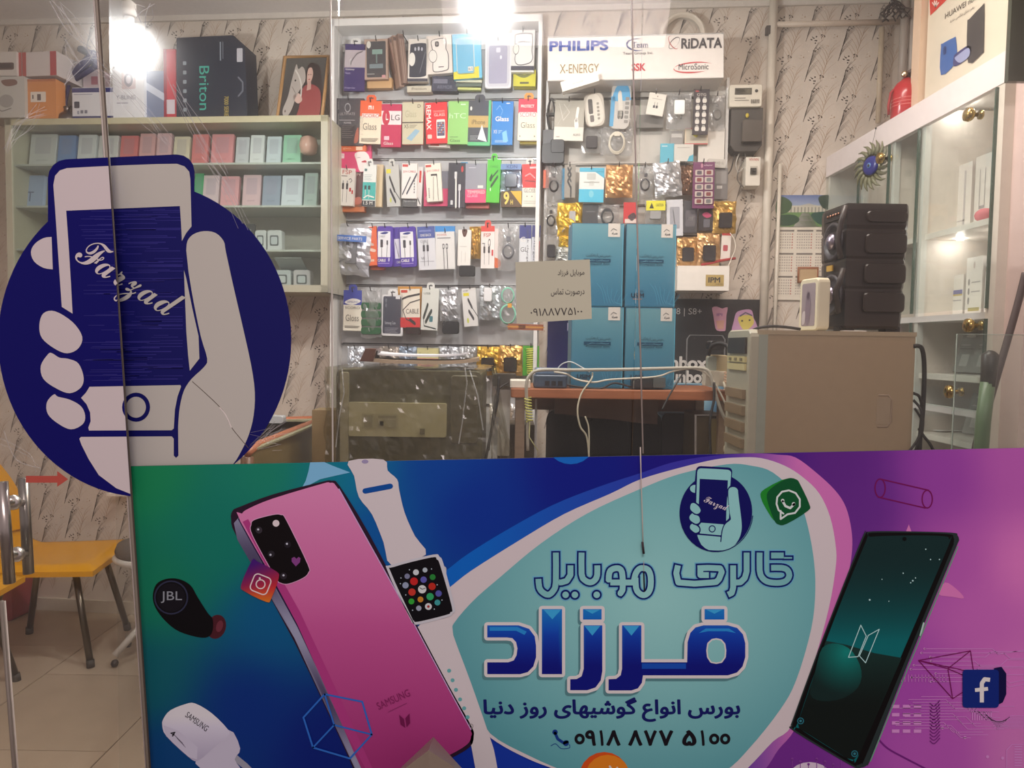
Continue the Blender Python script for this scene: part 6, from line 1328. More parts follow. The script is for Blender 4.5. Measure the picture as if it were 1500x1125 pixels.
def cov(u, v):
    # wraps over the top then down the front
    x = xa + (xb - xa) * u; f = .05 * noise.noise(Vector((u * 6, v * 4, 2))) * .35 + .012 * noise.noise(Vector((u * 22, v * 16, 5))) + .012 * math.sin(u * 40 + 5 * noise.noise(Vector((u * 3, v, 1)))) * max(0, v - .3)
    if v < .3: return Vector((x + .004 * math.sin(v * 40), 2.86 - (2.86 - 2.395) * (v / .3), zc + f * .25 - .004))
    k = (v - .3) / .7; edge = abs(u - .5) * 2
    fold = .012 * max(0, math.sin(k * 9 + u * 5)) 
    return Vector((x + (.02 * k * (1 if u > .5 else -.3) if edge > .9 else 0), 2.395 - f - fold * .6 - .01 * k, zc - .01 * k - (zc - zz) * k + .006 * math.sin(u * 30) * (1 if v > .98 else 0)))
m.grid(cov, 44, 34, (220, 216, 200), 'cover')
for sx, xq in ((-1, xa), (1, xb)): m.grid(lambda u, v: Vector((xq + sx * (.010 + .010 * noise.noise(Vector((u * 5, v * 6, sx)))) + (.10 * u * (1 - v * .2) * v if sx > 0 else 0), 2.395 + .46 * u, zc - .005 - (zc - zz) * v)), 14, 16, (220, 216, 200), 'cover')
for pts in ([(501, 540, 2.38), (504, 575, 2.375), (497, 610, 2.38), (492, 655, 2.38)], [(681, 538, 2.375), (684, 560, 2.37), (677, 620, 2.37), (672, 650, 2.37)], [(688, 542, 2.38), (700, 580, 2.37), (708, 630, 2.37)]):
    q = [fp(a, b, y) for a, b, y in pts]; m.tube(q, .0022, (230, 226, 210), 'clear', 5)
link('dust_cover', m, pt)
m = MB(); fbox(m, 498, 545, 510, 690, 2.403, 2.42, (150, 144, 118), 'satin', .006); link('side_rib', m, pt)
m = MB(); m.abox(x0 - .05, x1 + .05, 2.38, 2.90, .86, .898, (120, 92, 66), 'wood')
for xx in (x0 - .02, x1 + .02):
    for yy in (2.41, 2.87): m.abox(xx - .02, xx + .02, yy - .02, yy + .02, 0, .86, (104, 80, 58), 'wood')
tag(link('printer_stand', m), 'wooden stand carrying the covered printer behind the banner', 'stand')
# keep the body from hanging below the stand top
# papers and open book on the printer
zc2 = zc + .004
def sheet(name, label, px0, px1, py, y0, y1, th, col, rot, dz, cat='paper'):
    a = fp(px0, py, y0); b = fp(px1, py, y0); c = Vector(((a.x + b.x) / 2, (y0 + y1) / 2, dz + th / 2)); q = Matrix.Rotation(math.radians(rot), 3, 'Z'); m = MB()
    hw = (b.x - a.x) / 2; hd = (y1 - y0) / 2
    m.grid(lambda u, v: c + q @ Vector(((u * 2 - 1) * hw, (v * 2 - 1) * hd, 0)) + Z * (.012 * (abs(u * 2 - 1)) ** 3 * (1 if u > .5 else .6) + th / 2), 12, 4, col, 'ink', True)
    m.grid(lambda u, v: c + q @ Vector(((u * 2 - 1) * hw, (v * 2 - 1) * hd, 0)) + Z * (.012 * (abs(u * 2 - 1)) ** 3 * (1 if u > .5 else .6) - th / 2), 12, 4, dim(col, .85), 'ink', True)
    m.grid(lambda u, v: c + q @ Vector(((u * 2 - 1) * hw, -hd, 0)) + Z * (.012 * (abs(u * 2 - 1)) ** 3 * (1 if u > .5 else .6) + th * (v - .5)), 12, 1, col, 'ink', True)
    return tag(link(name, m), label, cat)
sheet('paper_stack', 'brown covered stack of papers on the covered printer', 532, 700, 533, 2.42, 2.66, .012, (170, 150, 124), 2, zc2 + .004)
sheet('paper_sheet', 'white paper sheet lying on top of the brown stack on the printer', 538, 690, 528, 2.43, 2.68, .006, (236, 236, 240), -3, zc2 + .028)
m = MB(); a = fp(531, 526, 2.45); b = fp(552, 511, 2.45); m.prism([fp(531, 529, 2.45), fp(550, 529, 2.45), fp(555, 511, 2.45), fp(540, 510, 2.45)], (0, .05, 0), (92, 56, 40), 'satin', .002); m.prism([fp(538, 529, 2.44), fp(551, 529, 2.44), fp(555, 514, 2.44), fp(543, 513, 2.44)], (0, .02, 0), (40, 34, 32), 'satin', .001)
tag(link('card_holder', m), 'small brown and black card holder at the left of the papers on the printer', 'box')
wires('cable', 'black cable running down beside the printer to the table post', [(731, 552, 2.6), (728, 590, 2.58), (718, 640, 2.55), (708, 690, 2.52)], .005, (22, 20, 20))
wires('cable', 'thin dark cable hanging between the printer and the table post', [(745, 560, 2.7), (728, 574, 2.66), (722, 610, 2.62), (716, 660, 2.6)], .003, (40, 36, 34))
m = MB(); fbox(m, 722, 548, 756, 566, 2.75, 2.85, (60, 56, 50), 'satin', .004); fbox(m, 729, 560, 747, 668, 2.78, 2.83, (206, 200, 188), 'satin', .004); tag(link('card_terminal', m), 'grey and white device on end between the printer and the table', 'device')

# wooden table with folder boxes
ty = 2.50; a = fp(748, 580, ty); b = fp(1073, 578, ty); TT = a.z
tb_ = thing('wooden_table', 'narrow orange brown wooden table carrying the four blue folder boxes', 'table', Vector(((a.x + b.x) / 2, ty + .2, 0)))
th_ = .032; zt2 = fp(900, 571, ty).z
m = MB(); m.rbox(Vector(((a.x + b.x) / 2, ty + .19, zt2 - th_ / 2)), ((b.x - a.x) / 2, 0, 0), (0, .19, 0), (0, 0, th_ / 2), .01, (160, 98, 62), 'wood'); link('tabletop', m, tb_)
for xx in (fp(762, 600, ty).x, fp(1062, 600, ty).x):
    for yy in (ty + .03, ty + .35):
        m = MB(); m.abox(xx - .016, xx + .016, yy - .016, yy + .016, 0, zt2 - th_, (136, 116, 96), 'wood'); link('leg', m, tb_)
m = MB(); m.abox(a.x + .03, b.x - .03, ty + .35, ty + .365, zt2 - th_ - .07, zt2 - th_, (120, 74, 46), 'wood'); link('apron', m, tb_)
bx = [(838, 327, 914, 447), (918, 327, 991, 447), (838, 448, 914, 566), (917, 448, 990, 566)]
labs = ['upper left one of the four blue folder boxes, partly behind the paper note', 'upper right one of the four blue folder boxes, beside the gold bags', 'lower left one of the four blue folder boxes on the wooden table', 'lower right one of the four blue folder boxes on the wooden table']
zl = [None] * 4; hb = (fp(950, 447, 2.56).z - fp(950, 566, 2.56).z)
for i, (p0, q0, p1, q1) in enumerate(bx):
    y0 = 2.56 if i > 1 else 2.565; y1 = y0 + .16; xl, xr = fp(p0, q0, y0).x, fp(p1, q0, y0).x
    z0 = zt2 + .001 + (0 if i > 1 else hb + .002); z1 = z0 + hb + (.004 if i < 2 else 0)
    m = MB(); m.box(Vector(((xl + xr) / 2, (y0 + y1) / 2, (z0 + z1) / 2)), ((xr - xl) / 2, 0, 0), (0, (y1 - y0) / 2, 0), (0, 0, (z1 - z0) / 2), (44, 108, 134), 'satin')
    o = link('folder_box', m); tag(o, labs[i], 'box')
    lm = MB(); pr = Print(lm, lambda q, r, l: Vector((xl + (xr - xl) * q, y0 - .0006 * l, z1 + (z0 - z1) * r)), 'vinyl')
    pr.poly([(.012, .01), (.988, .01), (.988, .99), (.012, .99)], lambda x, y: mixc((98, 146, 156), (48, 110, 140), y * 1.1), .12); pr.up()
    for k in range(7): pr.line(smooth([(.5 + .1 * k, .72 + .02 * k), (.6 + .06 * k, .8 + .03 * k), (.66 + .06 * k, .96)], 3, False), .006, (74, 150, 180))
    pr.rect(.70, .0, .93, .16, (206, 200, 190)); pr.up(); pr.line([(.75, .09), (.8, .06), (.86, .08)], .008, (90, 90, 90)); pr.text(shape('همراه'), .77, .1, .88, .14, (50, 50, 54), .02); pr.text('COMMUNICATION', .72, .172, .92, .182, (60, 100, 120), .0)
    pr.text(shape('مینی‌بین‌ازبه‌ثابت').replace('\u200c', '') + '..', .28, .36, .78, .41, (26, 50, 66), .0); pr.rect(.24, .425, .76, .465, (10, 58, 86)); pr.up(); pr.text(shape('سیمکارت دائمی'), .3, .43, .72, .46, (110, 170, 190), .0); pr.text('Postpaid Sim', .28, .475, .74, .5, (10, 44, 64), .02)
    pr.text('USIM', .12, .83, .38, .885, (24, 34, 50), .03); pr.text('3G', .3, .795, .37, .82, (24, 34, 50), .0); pr.rect(.16, .90, .34, .906, (180, 120, 70))
    pr.up(); fx = (.012, .988); pr.line([(.02, .99), (.98, .99)], .008, (24, 90, 112)); pr.line([(.988, .01), (.988, .99)], .014, (90, 170, 196))
    link('box_print', lm, o)
# router with cables, adapters, power strip
rt = thing('router', 'blue grey network router with cables at the left end of the wooden table', 'router', fp(808, 569, 2.56))
m = MB(); c = fp(806, 553, 2.56); zr0 = zt2 + .002; m.rbox(Vector((c.x, 2.57, zr0 + .022)), (.058, 0, 0), (0, .05, 0), (0, 0, .022), .015, (58, 76, 96), 'satin'); link('body', m, rt)
m = MB(); m.rbox(Vector((c.x + .002, 2.575, zr0 + .056)), (.056, 0, 0), (0, .045, 0), (0, 0, .011), .012, (96, 120, 146), 'gloss'); link('top_cover', m, rt)
m = MB(); [m.box(Vector((c.x - .012 + .022 * k, 2.519, zr0 + .016)), (.008, 0, 0), (0, .001, 0), (0, 0, .008), (16, 18, 22)) for k in range(3)]; link('ports', m, rt)
m = MB(); m.rbox(Vector((fp(762, 566, 2.53).x, 2.56, zt2 + .014)), (.035, 0, 0), (0, .05, 0), (0, 0, .013), .006, (220, 214, 198), 'satin'); tag(link('junction_box', m), 'cream junction box at the left corner of the wooden table', 'box')
wires('white_cable', 'thick white cable running across the front of the blue folder boxes', [(773, 660, 2.48), (772, 600, 2.47), (771, 565, 2.46), (776, 550, 2.46), (792, 542, 2.46), (840, 542, 2.46), (920, 541, 2.46), (1000, 539, 2.46), (1030, 540, 2.46), (1040, 548, 2.46), (1046, 570, 2.46), (1060, 610, 2.46), (1082, 640, 2.46), (1086, 680, 2.46)], .0055, (176, 172, 158))
wires('white_cable', 'thin cream cable looping from the router over the table edge', [(812, 545, 2.5), (830, 548, 2.47), (845, 556, 2.46), (870, 560, 2.46), (895, 556, 2.46), (960, 552, 2.46), (985, 544, 2.46), (1015, 540, 2.46), (1040, 552, 2.46), (1062, 590, 2.45), (1074, 620, 2.45), (1078, 670, 2.45)], .0032, (206, 200, 182))
wires('white_cable', 'cream cable hanging in a long curve below the table front', [(868, 546, 2.47), (866, 556, 2.455), (852, 576, 2.45), (846, 600, 2.44), (850, 625, 2.44), (860, 642, 2.44), (864, 690, 2.44)], .003, (190, 184, 160))
wires('white_cable', 'second cream cable hanging beside the long curve under the table', [(857, 610, 2.43), (862, 625, 2.43), (863, 650, 2.43), (862, 690, 2.43)], .0026, (190, 184, 160))
wires('white_cable', 'thin white cable arching over the router top', [(812, 552, 2.55), (820, 536, 2.54), (835, 530, 2.53), (852, 538, 2.52), (864, 545, 2.51)], .0022, (190, 196, 196))
wires('black_cable', 'black cable lying along the tabletop before the folder boxes', [(822, 562, 2.53), (850, 567, 2.53), (880, 569, 2.53), (900, 561, 2.53), (925, 567, 2.53)], .0036, (22, 22, 24))
wires('black_cable', 'dark lead dangling diagonally near the right of the table', [(1000, 548, 2.47), (992, 560, 2.455), (980, 580, 2.45), (970, 600, 2.45)], .003, (60, 62, 60))
m = MB(); a = fp(773, 582, 2.46); b = fp(776, 618, 2.46); m.tube([a.lerp(b, i / 90) + Vector((.011 * math.cos(i * .6), .011 * math.sin(i * .6), 0)) for i in range(91)], .002, (206, 206, 110), 'rubber', 5); m.tube([b, fp(775, 640, 2.46), fp(788, 660, 2.46)], .002, (206, 206, 150), 'rubber', 5); tag(link('coiled_lead', m), 'yellow coiled lead hanging from the left end of the table', 'cable')
m = MB(); fbox(m, 926, 553, 956, 568, 2.52, 2.555, (34, 36, 38), 'satin', .004); tag(link('black_adapter', m), 'flat black adapter before the lower right folder box', 'adapter')
m = MB(); fbox(m, 957, 553, 975, 568, 2.52, 2.555, (84, 90, 88), 'satin', .003); tag(link('grey_adapter', m), 'small grey adapter right of the flat black one', 'adapter')
ad = thing('power_strip', 'cream power strip with plugs and adapters at the right end of the table', 'power strip', fp(1052, 572, 2.5))
m = MB(); fbox(m, 1034, 543, 1054, 566, 2.47, 2.52, (206, 198, 178), 'satin', .004); link('socket_end', m, ad)
m = MB(); fbox(m, 1040, 520, 1068, 545, 2.50, 2.56, (176, 160, 124), 'satin', .012); link('plug', m, ad)
m = MB(); fbox(m, 1046, 544, 1066, 566, 2.49, 2.54, (214, 208, 190), 'satin', .006); link('adapter', m, ad)
m = MB(); fbox(m, 1036, 522, 1050, 544, 2.48, 2.50, (150, 154, 140), 'satin', .008); link('plug', m, ad)
m = MB(); fbox(m, 1070, 545, 1082, 568, 2.5, 2.54, (214, 206, 178), 'satin', .006); tag(link('cream_plug', m), 'cream square plug beside the front of the computer tower', 'plug')
m = MB(); a = fp(1064, 544, 2.47); m.tube([a + Vector((.007 * math.cos(i * .6), .007 * math.sin(i * .6), -i * .0009)) for i in range(70)], .002, (206, 170, 140), 'rubber', 5); tag(link('coiled_lead', m), 'pale pink coiled lead at the power strip', 'cable')
wires('black_cable', 'thick black cable arching over the power strip and down beside the tower', [(1038, 520, 2.42), (1042, 508, 2.40), (1054, 503, 2.38), (1066, 508, 2.36), (1072, 530, 2.34), (1073, 570, 2.32), (1073, 605, 2.31)], .007, (20, 18, 18))
m = MB(); fbox(m, 1041, 499, 1062, 513, 2.44, 2.50, (30, 28, 28), 'satin', .008); tag(link('black_plug', m), 'black plug on top of the cream adapters', 'plug')
wires('black_cable', 'thin black cable dropping from the power strip to the floor', [(1046, 560, 2.45), (1046, 585, 2.44), (1040, 620, 2.43), (1042, 680, 2.43)], .0045, (26, 24, 24))
wires('white_cable', 'bundle strand of cream cable beside the tower front', [(1060, 560, 2.4), (1070, 590, 2.35), (1080, 620, 2.3), (1080, 650, 2.3), (1086, 690, 2.3)], .004, (190, 180, 158))
wires('white_cable', 'cream cable looping low at the foot of the tower', [(1074, 600, 2.32), (1084, 630, 2.28), (1080, 648, 2.26), (1066, 650, 2.26), (1062, 660, 2.26), (1074, 672, 2.26)], .0045, (196, 186, 160))
# chair back, cloth and boxes under the table
m = MB(); fbox(m, 800, 602, 968, 760, 2.78, 2.84, (20, 18, 18), 'cloth', .04); fbox(m, 860, 612, 920, 760, 2.75, 2.78, (14, 13, 13), 'cloth', .03)
m.abox(.26, .30, 2.79, 2.83, .04, .8, (30, 30, 32), 'metal')
for a_ in range(5): m.tube([Vector((.28, 2.80, .10)), Vector((.28 + .24 * math.cos(a_ * 1.257), 2.80 + .24 * math.sin(a_ * 1.257), .03))], .016, (26, 26, 28), 'satin', 8)
o = link('office_chair', m); tag(o, 'black office chair pushed in behind the wooden table', 'chair')
m = MB(); m.grid(lambda u, v: Vector((fp(812, 600, 2.72).x + (fp(963, 600, 2.72).x - fp(812, 600, 2.72).x) * u, 2.70 + .012 * math.sin(u * 14) + .01 * noise.noise(Vector((u * 5, v * 4, 0))), fp(880, 577, 2.70).z - (.075 + .035 * u) * v)), 26, 8, (112, 92, 80), 'cloth', True); tag(link('brown_cloth', m), 'brown cloth hanging beneath the wooden tabletop', 'cloth')
m = MB(); m.grid(lambda u, v: Vector((fp(812, 600, 2.72).x + (fp(963, 600, 2.72).x - fp(812, 600, 2.72).x) * u, 2.712 + .012 * math.sin(u * 14), fp(880, 577, 2.70).z - (.075 + .035 * u) * v)), 26, 2, (112, 92, 80), 'cloth', True)
m = MB(); fbox(m, 968, 606, 1016, 760, 2.80, 2.95, (28, 22, 24), 'satin', .02); tag(link('black_case', m), 'black case standing on end right of the office chair', 'case')
bt_ = thing('storage_tub', 'brownish storage tub with a pale rim beside the computer tower', 'tub', fp(1045, 690, 2.6))
m = MB(); fbox(m, 1018, 608, 1064, 760, 2.56, 2.75, (92, 80, 56), 'satin', .01); link('body', m, bt_)
m = MB(); a = fp(1019, 608, 2.55); b = fp(1064, 608, 2.55); q = fp(1019, 700, 2.55); m.tube([q, a, b], .005, (170, 166, 160), 'satin', 6); link('rim', m, bt_)
m = MB(); fbox(m, 1040, 614, 1060, 700, 2.54, 2.56, (136, 124, 80), 'satin', .004); link('label_strip', m, bt_)
m = MB(); fbox(m, 728, 622, 782, 760, 2.90, 3.08, (92, 78, 58), 'satin', .003); tag(link('cardboard_box', m), 'dull brown cardboard box under the left end of the table', 'box')
m = MB(); fbox(m, 783, 585, 786, 700, 2.62, 2.64, (190, 190, 188), 'satin'); tag(link('white_batten', m), 'thin white batten standing behind the left table leg', 'batten')

# counter under the tower, the tower itself
y0 = 1.98
tx0, tx1, tz0, tz1 = fp(1108, 570, y0).x, fp(1338, 570, y0).x, .93, fp(1220, 486, y0).z
pc_ = thing('computer_tower', 'beige computer tower case seen from its plain side, holding up the black speaker', 'computer', Vector(((tx0 + tx1) / 2, y0 + .1, tz0)))
m = MB(); m.box(Vector(((tx0 + tx1) / 2, y0 + .10, (tz0 + tz1) / 2)), ((tx1 - tx0) / 2, 0, 0), (0, .10, 0), (0, 0, (tz1 - tz0) / 2 - .004), (156, 138, 110), 'satin')
m.box(Vector(((tx0 + tx1) / 2, y0 + .10, tz1 - .004)), ((tx1 - tx0) / 2 + .002, 0, 0), (0, .102, 0), (0, 0, .006), (166, 150, 122), 'satin'); link('case', m, pc_)
m = MB(); fx = lambda px: fp(px, 570, y0).x
m.box(Vector(((fx(1121) + tx1) / 2 - .004, y0 - .002, (tz0 + tz1) / 2 - .008)), ((tx1 - fx(1121)) / 2 - .004, 0, 0), (0, .002, 0), (0, 0, (tz1 - tz0) / 2 - .014), (160, 140, 112), 'satin')
link('side_panel', m, pc_)
m = MB(); gz, gh = fp(1300, 602, y0).z, (fp(1300, 572, y0).z - fp(1300, 618, y0).z) / 2; gx0, gx1 = fx(1286), fx(1306)
ring = [(gx0, gz + gh), (gx1 - .010, gz + gh), (gx1, gz + gh - .014), (gx1, gz - gh + .014), (gx1 - .010, gz - gh), (gx0, gz - gh)]
m.tube([Vector((x, y0 - .003, z)) for x, z in ring], .0032, (150, 130, 108), 'satin', 6); m.box(Vector(((gx0 + gx1) / 2 - .004, y0 - .0045, gz)), ((gx1 - gx0) / 2, 0, 0), (0, .0008, 0), (0, 0, gh - .006), (160, 142, 118), 'satin'); link('grip_recess', m, pc_)
m = MB(); m.rbox(Vector((tx0 - .008, y0 + .10, (tz0 + tz1) / 2 + .002)), (0, .104, 0), (0, 0, (tz1 - tz0) / 2 + .002), (.014, 0, 0), .02, (168, 164, 144), 'satin'); m.box(Vector((tx0 + .013, y0 - .003, (tz0 + tz1) / 2 - .004)), (.012, 0, 0), (0, .002, 0), (0, 0, (tz1 - tz0) / 2 - .006), (150, 156, 142), 'satin'); link('front_bezel', m, pc_)
xf = tx0 - .024
def side_panel_box(name, dy0, dy1, dz0, dz1, col, dx=.004, key='satin'):
    m = MB(); m.box(Vector((xf, y0 + (dy0 + dy1) / 2, tz1 - (dz0 + dz1) / 2)), (dx, 0, 0), (0, (dy1 - dy0) / 2, 0), (0, 0, (dz1 - dz0) / 2), col, key); return link(name, m, pc_)
side_panel_box('drive_bay', .02, .18, .018, .062, (44, 34, 28)); side_panel_box('drive_bay', .02, .18, .070, .086, (196, 184, 130)); side_panel_box('drive_bay', .02, .18, .090, .108, (200, 188, 136))
for k in range(3): side_panel_box('button', .04 + k * .05, .06 + k * .05, .074, .082, (120, 110, 80), .006)
for k in range(4): side_panel_box('vent_fin', .02, .18, .16 + k * .045, .185 + k * .045, (134, 116, 90), .008)
m = MB(); m.abox(tx0 - .04, tx1 + .06, y0 - .02, y0 + .30, .89, .93, (196, 188, 176), 'satin'); m.abox(tx0 - .02, tx0 + .0, y0, y0 + .28, 0, .89, (170, 160, 148)); m.abox(tx1, tx1 + .02, y0, y0 + .28, 0, .89, (170, 160, 148)); m.abox(tx0, tx1, y0 + .26, y0 + .28, .1, .89, (170, 160, 148))
tag(link('computer_desk', m), 'pale desk under the beige computer tower behind the banner', 'desk')
wires('black_cable', 'black cable coiled on top of the computer tower beside the small screen', [(1104, 483, 2.02), (1112, 480, 2.01), (1130, 478, 2.01), (1150, 479, 2.02), (1172, 482, 2.03)], .004, (28, 26, 30))
for k, pts in enumerate(([(1338, 507, 1.98), (1350, 510, 1.99), (1354, 540, 2.0), (1352, 600, 2.0), (1348, 640, 2.0), (1346, 680, 2.0)], [(1338, 576, 1.98), (1348, 584, 1.99), (1352, 620, 2.0), (1345, 660, 2.0)], [(1338, 586, 1.99), (1350, 604, 1.97), (1346, 640, 1.97), (1326, 668, 1.97)], [(1340, 598, 2.0), (1351, 620, 1.98), (1344, 650, 1.98), (1334, 676, 1.98)], [(1346, 628, 2.0), (1354, 640, 1.98), (1362, 650, 1.98), (1372, 668, 1.98)])):
    wires('black_cable', ['longest black cable curving from the top back of the tower', 'black cable leaving the back of the tower halfway down', 'black cable sweeping left at the back foot of the tower', 'thin black cable looping behind the tower back', 'short black cable branching right behind the tower'][k], pts, (.006, .004, .0035, .003, .004)[k], (24, 22, 24))
# speaker on the tower: a big box turned so its front looks left
sy = 2.03; sx0, sx1 = fp(1246, 390, sy).x, fp(1336, 390, sy).x; sz0, sz1 = tz1 + .012, fp(1290, 298, sy).z
sp = thing('party_speaker', 'large black party speaker with ridged side standing on the computer tower', 'speaker', Vector(((sx0 + sx1) / 2, sy + .1, sz0)))
fxl = fp(1203, 390, 2.17).x
prof = [(sx1 - .02, sy), (sx1, sy + .03), (sx1, sy + .17), (sx0 + .0, sy + .19), (fxl + .01, sy + .17), (fxl, sy + .13), (sx0 - .015, sy)]
m = MB(); H_ = sz1 - sz0
def ringz(z, k=0.0, dz=0): 
    cx, cy = (sx0 + sx1) / 2, sy + .1
    return [Vector((cx + (x - cx) * (1 - k), cy + (y - cy) * (1 - k), z)) for x, y in prof]
lv = [(0, .10), (.02, .02), (.10, 0), (.12, .0), (.30, .0), (.32, .04), (.34, .0), (.54, 0), (.56, .04), (.58, 0), (.78, 0), (.80, .05), (.83, .01), (.95, .01), (1, .05)]
vs = []; n_ = len(prof)
for t, k in lv: vs += ringz(sz0 + H_ * t, k * .6 + .10 * (1 - t) - .02)
fs = [(i * n_ + j, i * n_ + (j + 1) % n_, (i + 1) * n_ + (j + 1) % n_, (i + 1) * n_ + j) for i in range(len(lv) - 1) for j in range(n_)]
fs += [tuple(range(n_))[::-1], tuple((len(lv) - 1) * n_ + i for i in range(n_))]
m.add(vs, fs, (44, 34, 28), 'satin'); link('cabinet', m, sp)
for z0_, z1_ in ((.36, .52), (.60, .76), (.85, .94), (.13, .29)):
    m = MB(); m.rbox(Vector(((sx0 + sx1) / 2 + .01, sy - .002, sz0 + H_ * (z0_ + z1_) / 2)), ((sx1 - sx0) * .34, 0, 0), (0, 0, H_ * (z1_ - z0_) / 2), (0, .004, 0), .012, (47, 37, 30), 'satin'); link('side_rib', m, sp)
# angled front features
A1 = Vector((sx0 - .013, sy, 0)); A2 = Vector((fxl + .001, sy + .128, 0)); FU = (A2 - A1).normalized(); FN = Vector((FU.y, -FU.x, 0)); 
if FN.x > 0: FN = -FN
FL = (A2 - A1).length
fpt = lambda u, v, d=0: A1 + FU * (FL * u) + Z * (sz0 + H_ * v) + FN * d
for v, r in ((.72, .052), (.28, .056)):
    m = MB(); m.lathe(fpt(.55, v, -.004), FN, [(r, 0), (r * 1.02, .010), (r * .86, .012), (r * .8, .004), (r * .4, .001), (r * .36, .010), (.004, .014)], (60, 56, 60), 'satin', 24); link('woofer', m, sp)
    m = MB(); m.lathe(fpt(.55, v, .004), FN, [(r * .45, 0), (r * .42, .008), (r * .2, .016), (.002, .018)], (170, 160, 176), 'metal', 18); link('dome', m, sp)
m = MB(); m.box(fpt(.5, .93, .003), FU * FL * .42, Z * H_ * .04, FN * .004, (30, 22, 20), 'satin'); [m.ball(fpt(.25 + .12 * k, .93, .009), .004, (150, 110, 90), 'metal', 8) for k in range(5)]; link('control_panel', m, sp)
for s_ in (0, 1):
    m = MB(); m.tube([fpt(.05, .98 - .5 * s_, .004), fpt(.04, .86 - .5 * s_, .014), fpt(.16, .72 - .42 * s_, .016), fpt(.05, .56 - .44 * s_, .012)], .008, (58, 50, 46), 'satin', 8); link('corner_strut', m, sp)
m = MB(); m.box(fpt(.6, .50, .006), FU * .016, Z * .008, FN * .002, (190, 150, 60), 'satin'); link('badge', m, sp)
m = MB(); m.tube([Vector((sx0 + .02, sy + .09, sz1 - .01)), Vector((sx0 + .03, sy + .09, sz1 + .006)), Vector((sx1 - .04, sy + .09, sz1 + .002)), Vector((sx1 - .03, sy + .09, sz1 - .01))], .012, (40, 32, 28), 'satin', 8); link('carry_handle', m, sp)
for a_ in (sx0 + .01, sx1 - .03):
    m = MB(); m.box(Vector((a_, sy + .05, sz0 - .003)), (.02, 0, 0), (0, .02, 0), (0, 0, .008), (26, 22, 20), 'rubber'); link('foot', m, sp)
m = MB(); m.box(Vector((fp(1250, 480, 2.0).x, 2.0, tz1 + .003)), (.03, 0, 0), (0, .012, 0), (0, 0, .0015), (230, 226, 220), 'ink'); tag(link('folded_paper', m), 'folded white paper under the front edge of the speaker', 'paper')
# small cream framed display beside the speaker
dy = 2.00; fx0, fx1 = fp(1198, 445, dy).x, fp(1214, 445, dy).x; fz0, fz1 = tz1 + .003, fp(1206, 406, dy).z
dp = thing('small_screen', 'small cream framed screen standing on the tower beside the black speaker', 'screen', Vector((fx0, dy + .04, fz0)))
lxb = fp(1169, 445, 2.10).x; e0 = Vector((fx0, dy, 0)); e1 = Vector((lxb, 2.09, 0)); eu = (e1 - e0).normalized(); en = Vector((eu.y, -eu.x, 0)); 
if en.x > 0: en = -en
el = (e1 - e0).length; cc = (e0 + e1) / 2 + Z * (fz0 + fz1) / 2 - en * .018
m = MB(); m.rbox(cc, eu * el / 2, Z * (fz1 - fz0) / 2, en * .018, .012, (214, 206, 178), 'satin'); link('frame', m, dp)
m = MB(); m.rbox(cc + en * .0175, eu * (el / 2 - .012), Z * ((fz1 - fz0) / 2 - .012), en * .0012, .006, (150, 136, 140), 'gloss'); link('screen', m, dp)
m = MB(); pr = Print(m, lambda u, v, l: cc + en * (.0190 + .0004 * l) - eu * ((u - .5) * (el - .024)) + Z * ((.5 - v) * (fz1 - fz0 - .024))); pr.poly(smooth([(.4, .2), (.6, .25), (.7, .5), (.6, .9), (.4, .95), (.3, .6)]), (120, 104, 116)); pr.disc(.5, .3, .1, (90, 76, 92), .08); pr.poly(smooth([(.1, .7), (.3, .65), (.3, .9), (.1, .95)]), (180, 170, 172)); link('screen_picture', m, dp)

# taped paper note on the glass
nt_ = thing('paper_note', 'cream paper note with Persian text and a phone number taped to the glass', 'note', GP.at(810, 470))
NP = GP.off(.0015 - .0105); q = [(755, 384), (864, 380), (867, 467), (757, 474)]; NP = GP.off(-.0068)
m = MB(); m.prism([NP.at(*p) for p in q[::-1]], (0, .0003, 0), (204, 206, 182), 'ink'); link('sheet', m, nt_)
m = MB(); pr = Print(m, pixsurf(NP.off(.0004), .0003), 'ink'); cg = (46, 42, 46)
pr.text(shape('موبایل فرزاد'), 817, 395, 856, 405, cg, .006, -1); pr.text(shape('درصورت تماس'), 807, 422, 856, 434, cg, .006, -1)
pr.text('۰۹۱۸۸۷۷۵۱۰۰', 777, 451, 853, 462, cg, .0, -1.5)
link('lettering', m, nt_)
# cord hanging before the banner, box corner below
m = MB(); B2 = GP.off(.016); m.tube([B2.at(938, 655), B2.at(939, 700), B2.at(941, 760), B2.at(942, 800)], .0010, (206, 196, 186), 'rubber', 6); m.tube([B2.at(941, 794), B2.at(943, 811)], .0022, (60, 44, 50), 'rubber', 6)
tag(link('hanging_cord', m), 'thin white cord with a dark tip hanging over the middle of the banner', 'cord')
m = MB(); B3 = BP.off(.0058); pr = Print(m, pixsurf(B3, .0002)); pr.line([(943, 822), (943, 838)], .9, (190, 180, 176)); pr.line([(943, 838), (944, 866)], 2.0, (16, 12, 20)); tag(link('glass_slit', m, BN), kind='stuff')
m = MB(); f1 = 1.14
c = [fp(584, 1130, f1), fp(628, 1099, f1 - .02), fp(676, 1128, f1), fp(700, 1180, f1)]
t0 = fp(628, 1099, f1 - .02); L_ = fp(560, 1150, f1 + .02); R_2 = fp(690, 1140, f1 + .02)
base = .12
vs = [t0, L_, L_.lerp(R_2, .5) + Vector((0, .10, .02)), R_2]; lo = [Vector((v.x, v.y, .3)) for v in vs]
m.add(vs + lo, [(0, 1, 2), (0, 2, 3), (0, 4, 5, 1), (3, 7, 4, 0), (1, 5, 6, 2), (2, 6, 7, 3), (4, 7, 6, 5)], (150, 136, 122), 'satin')
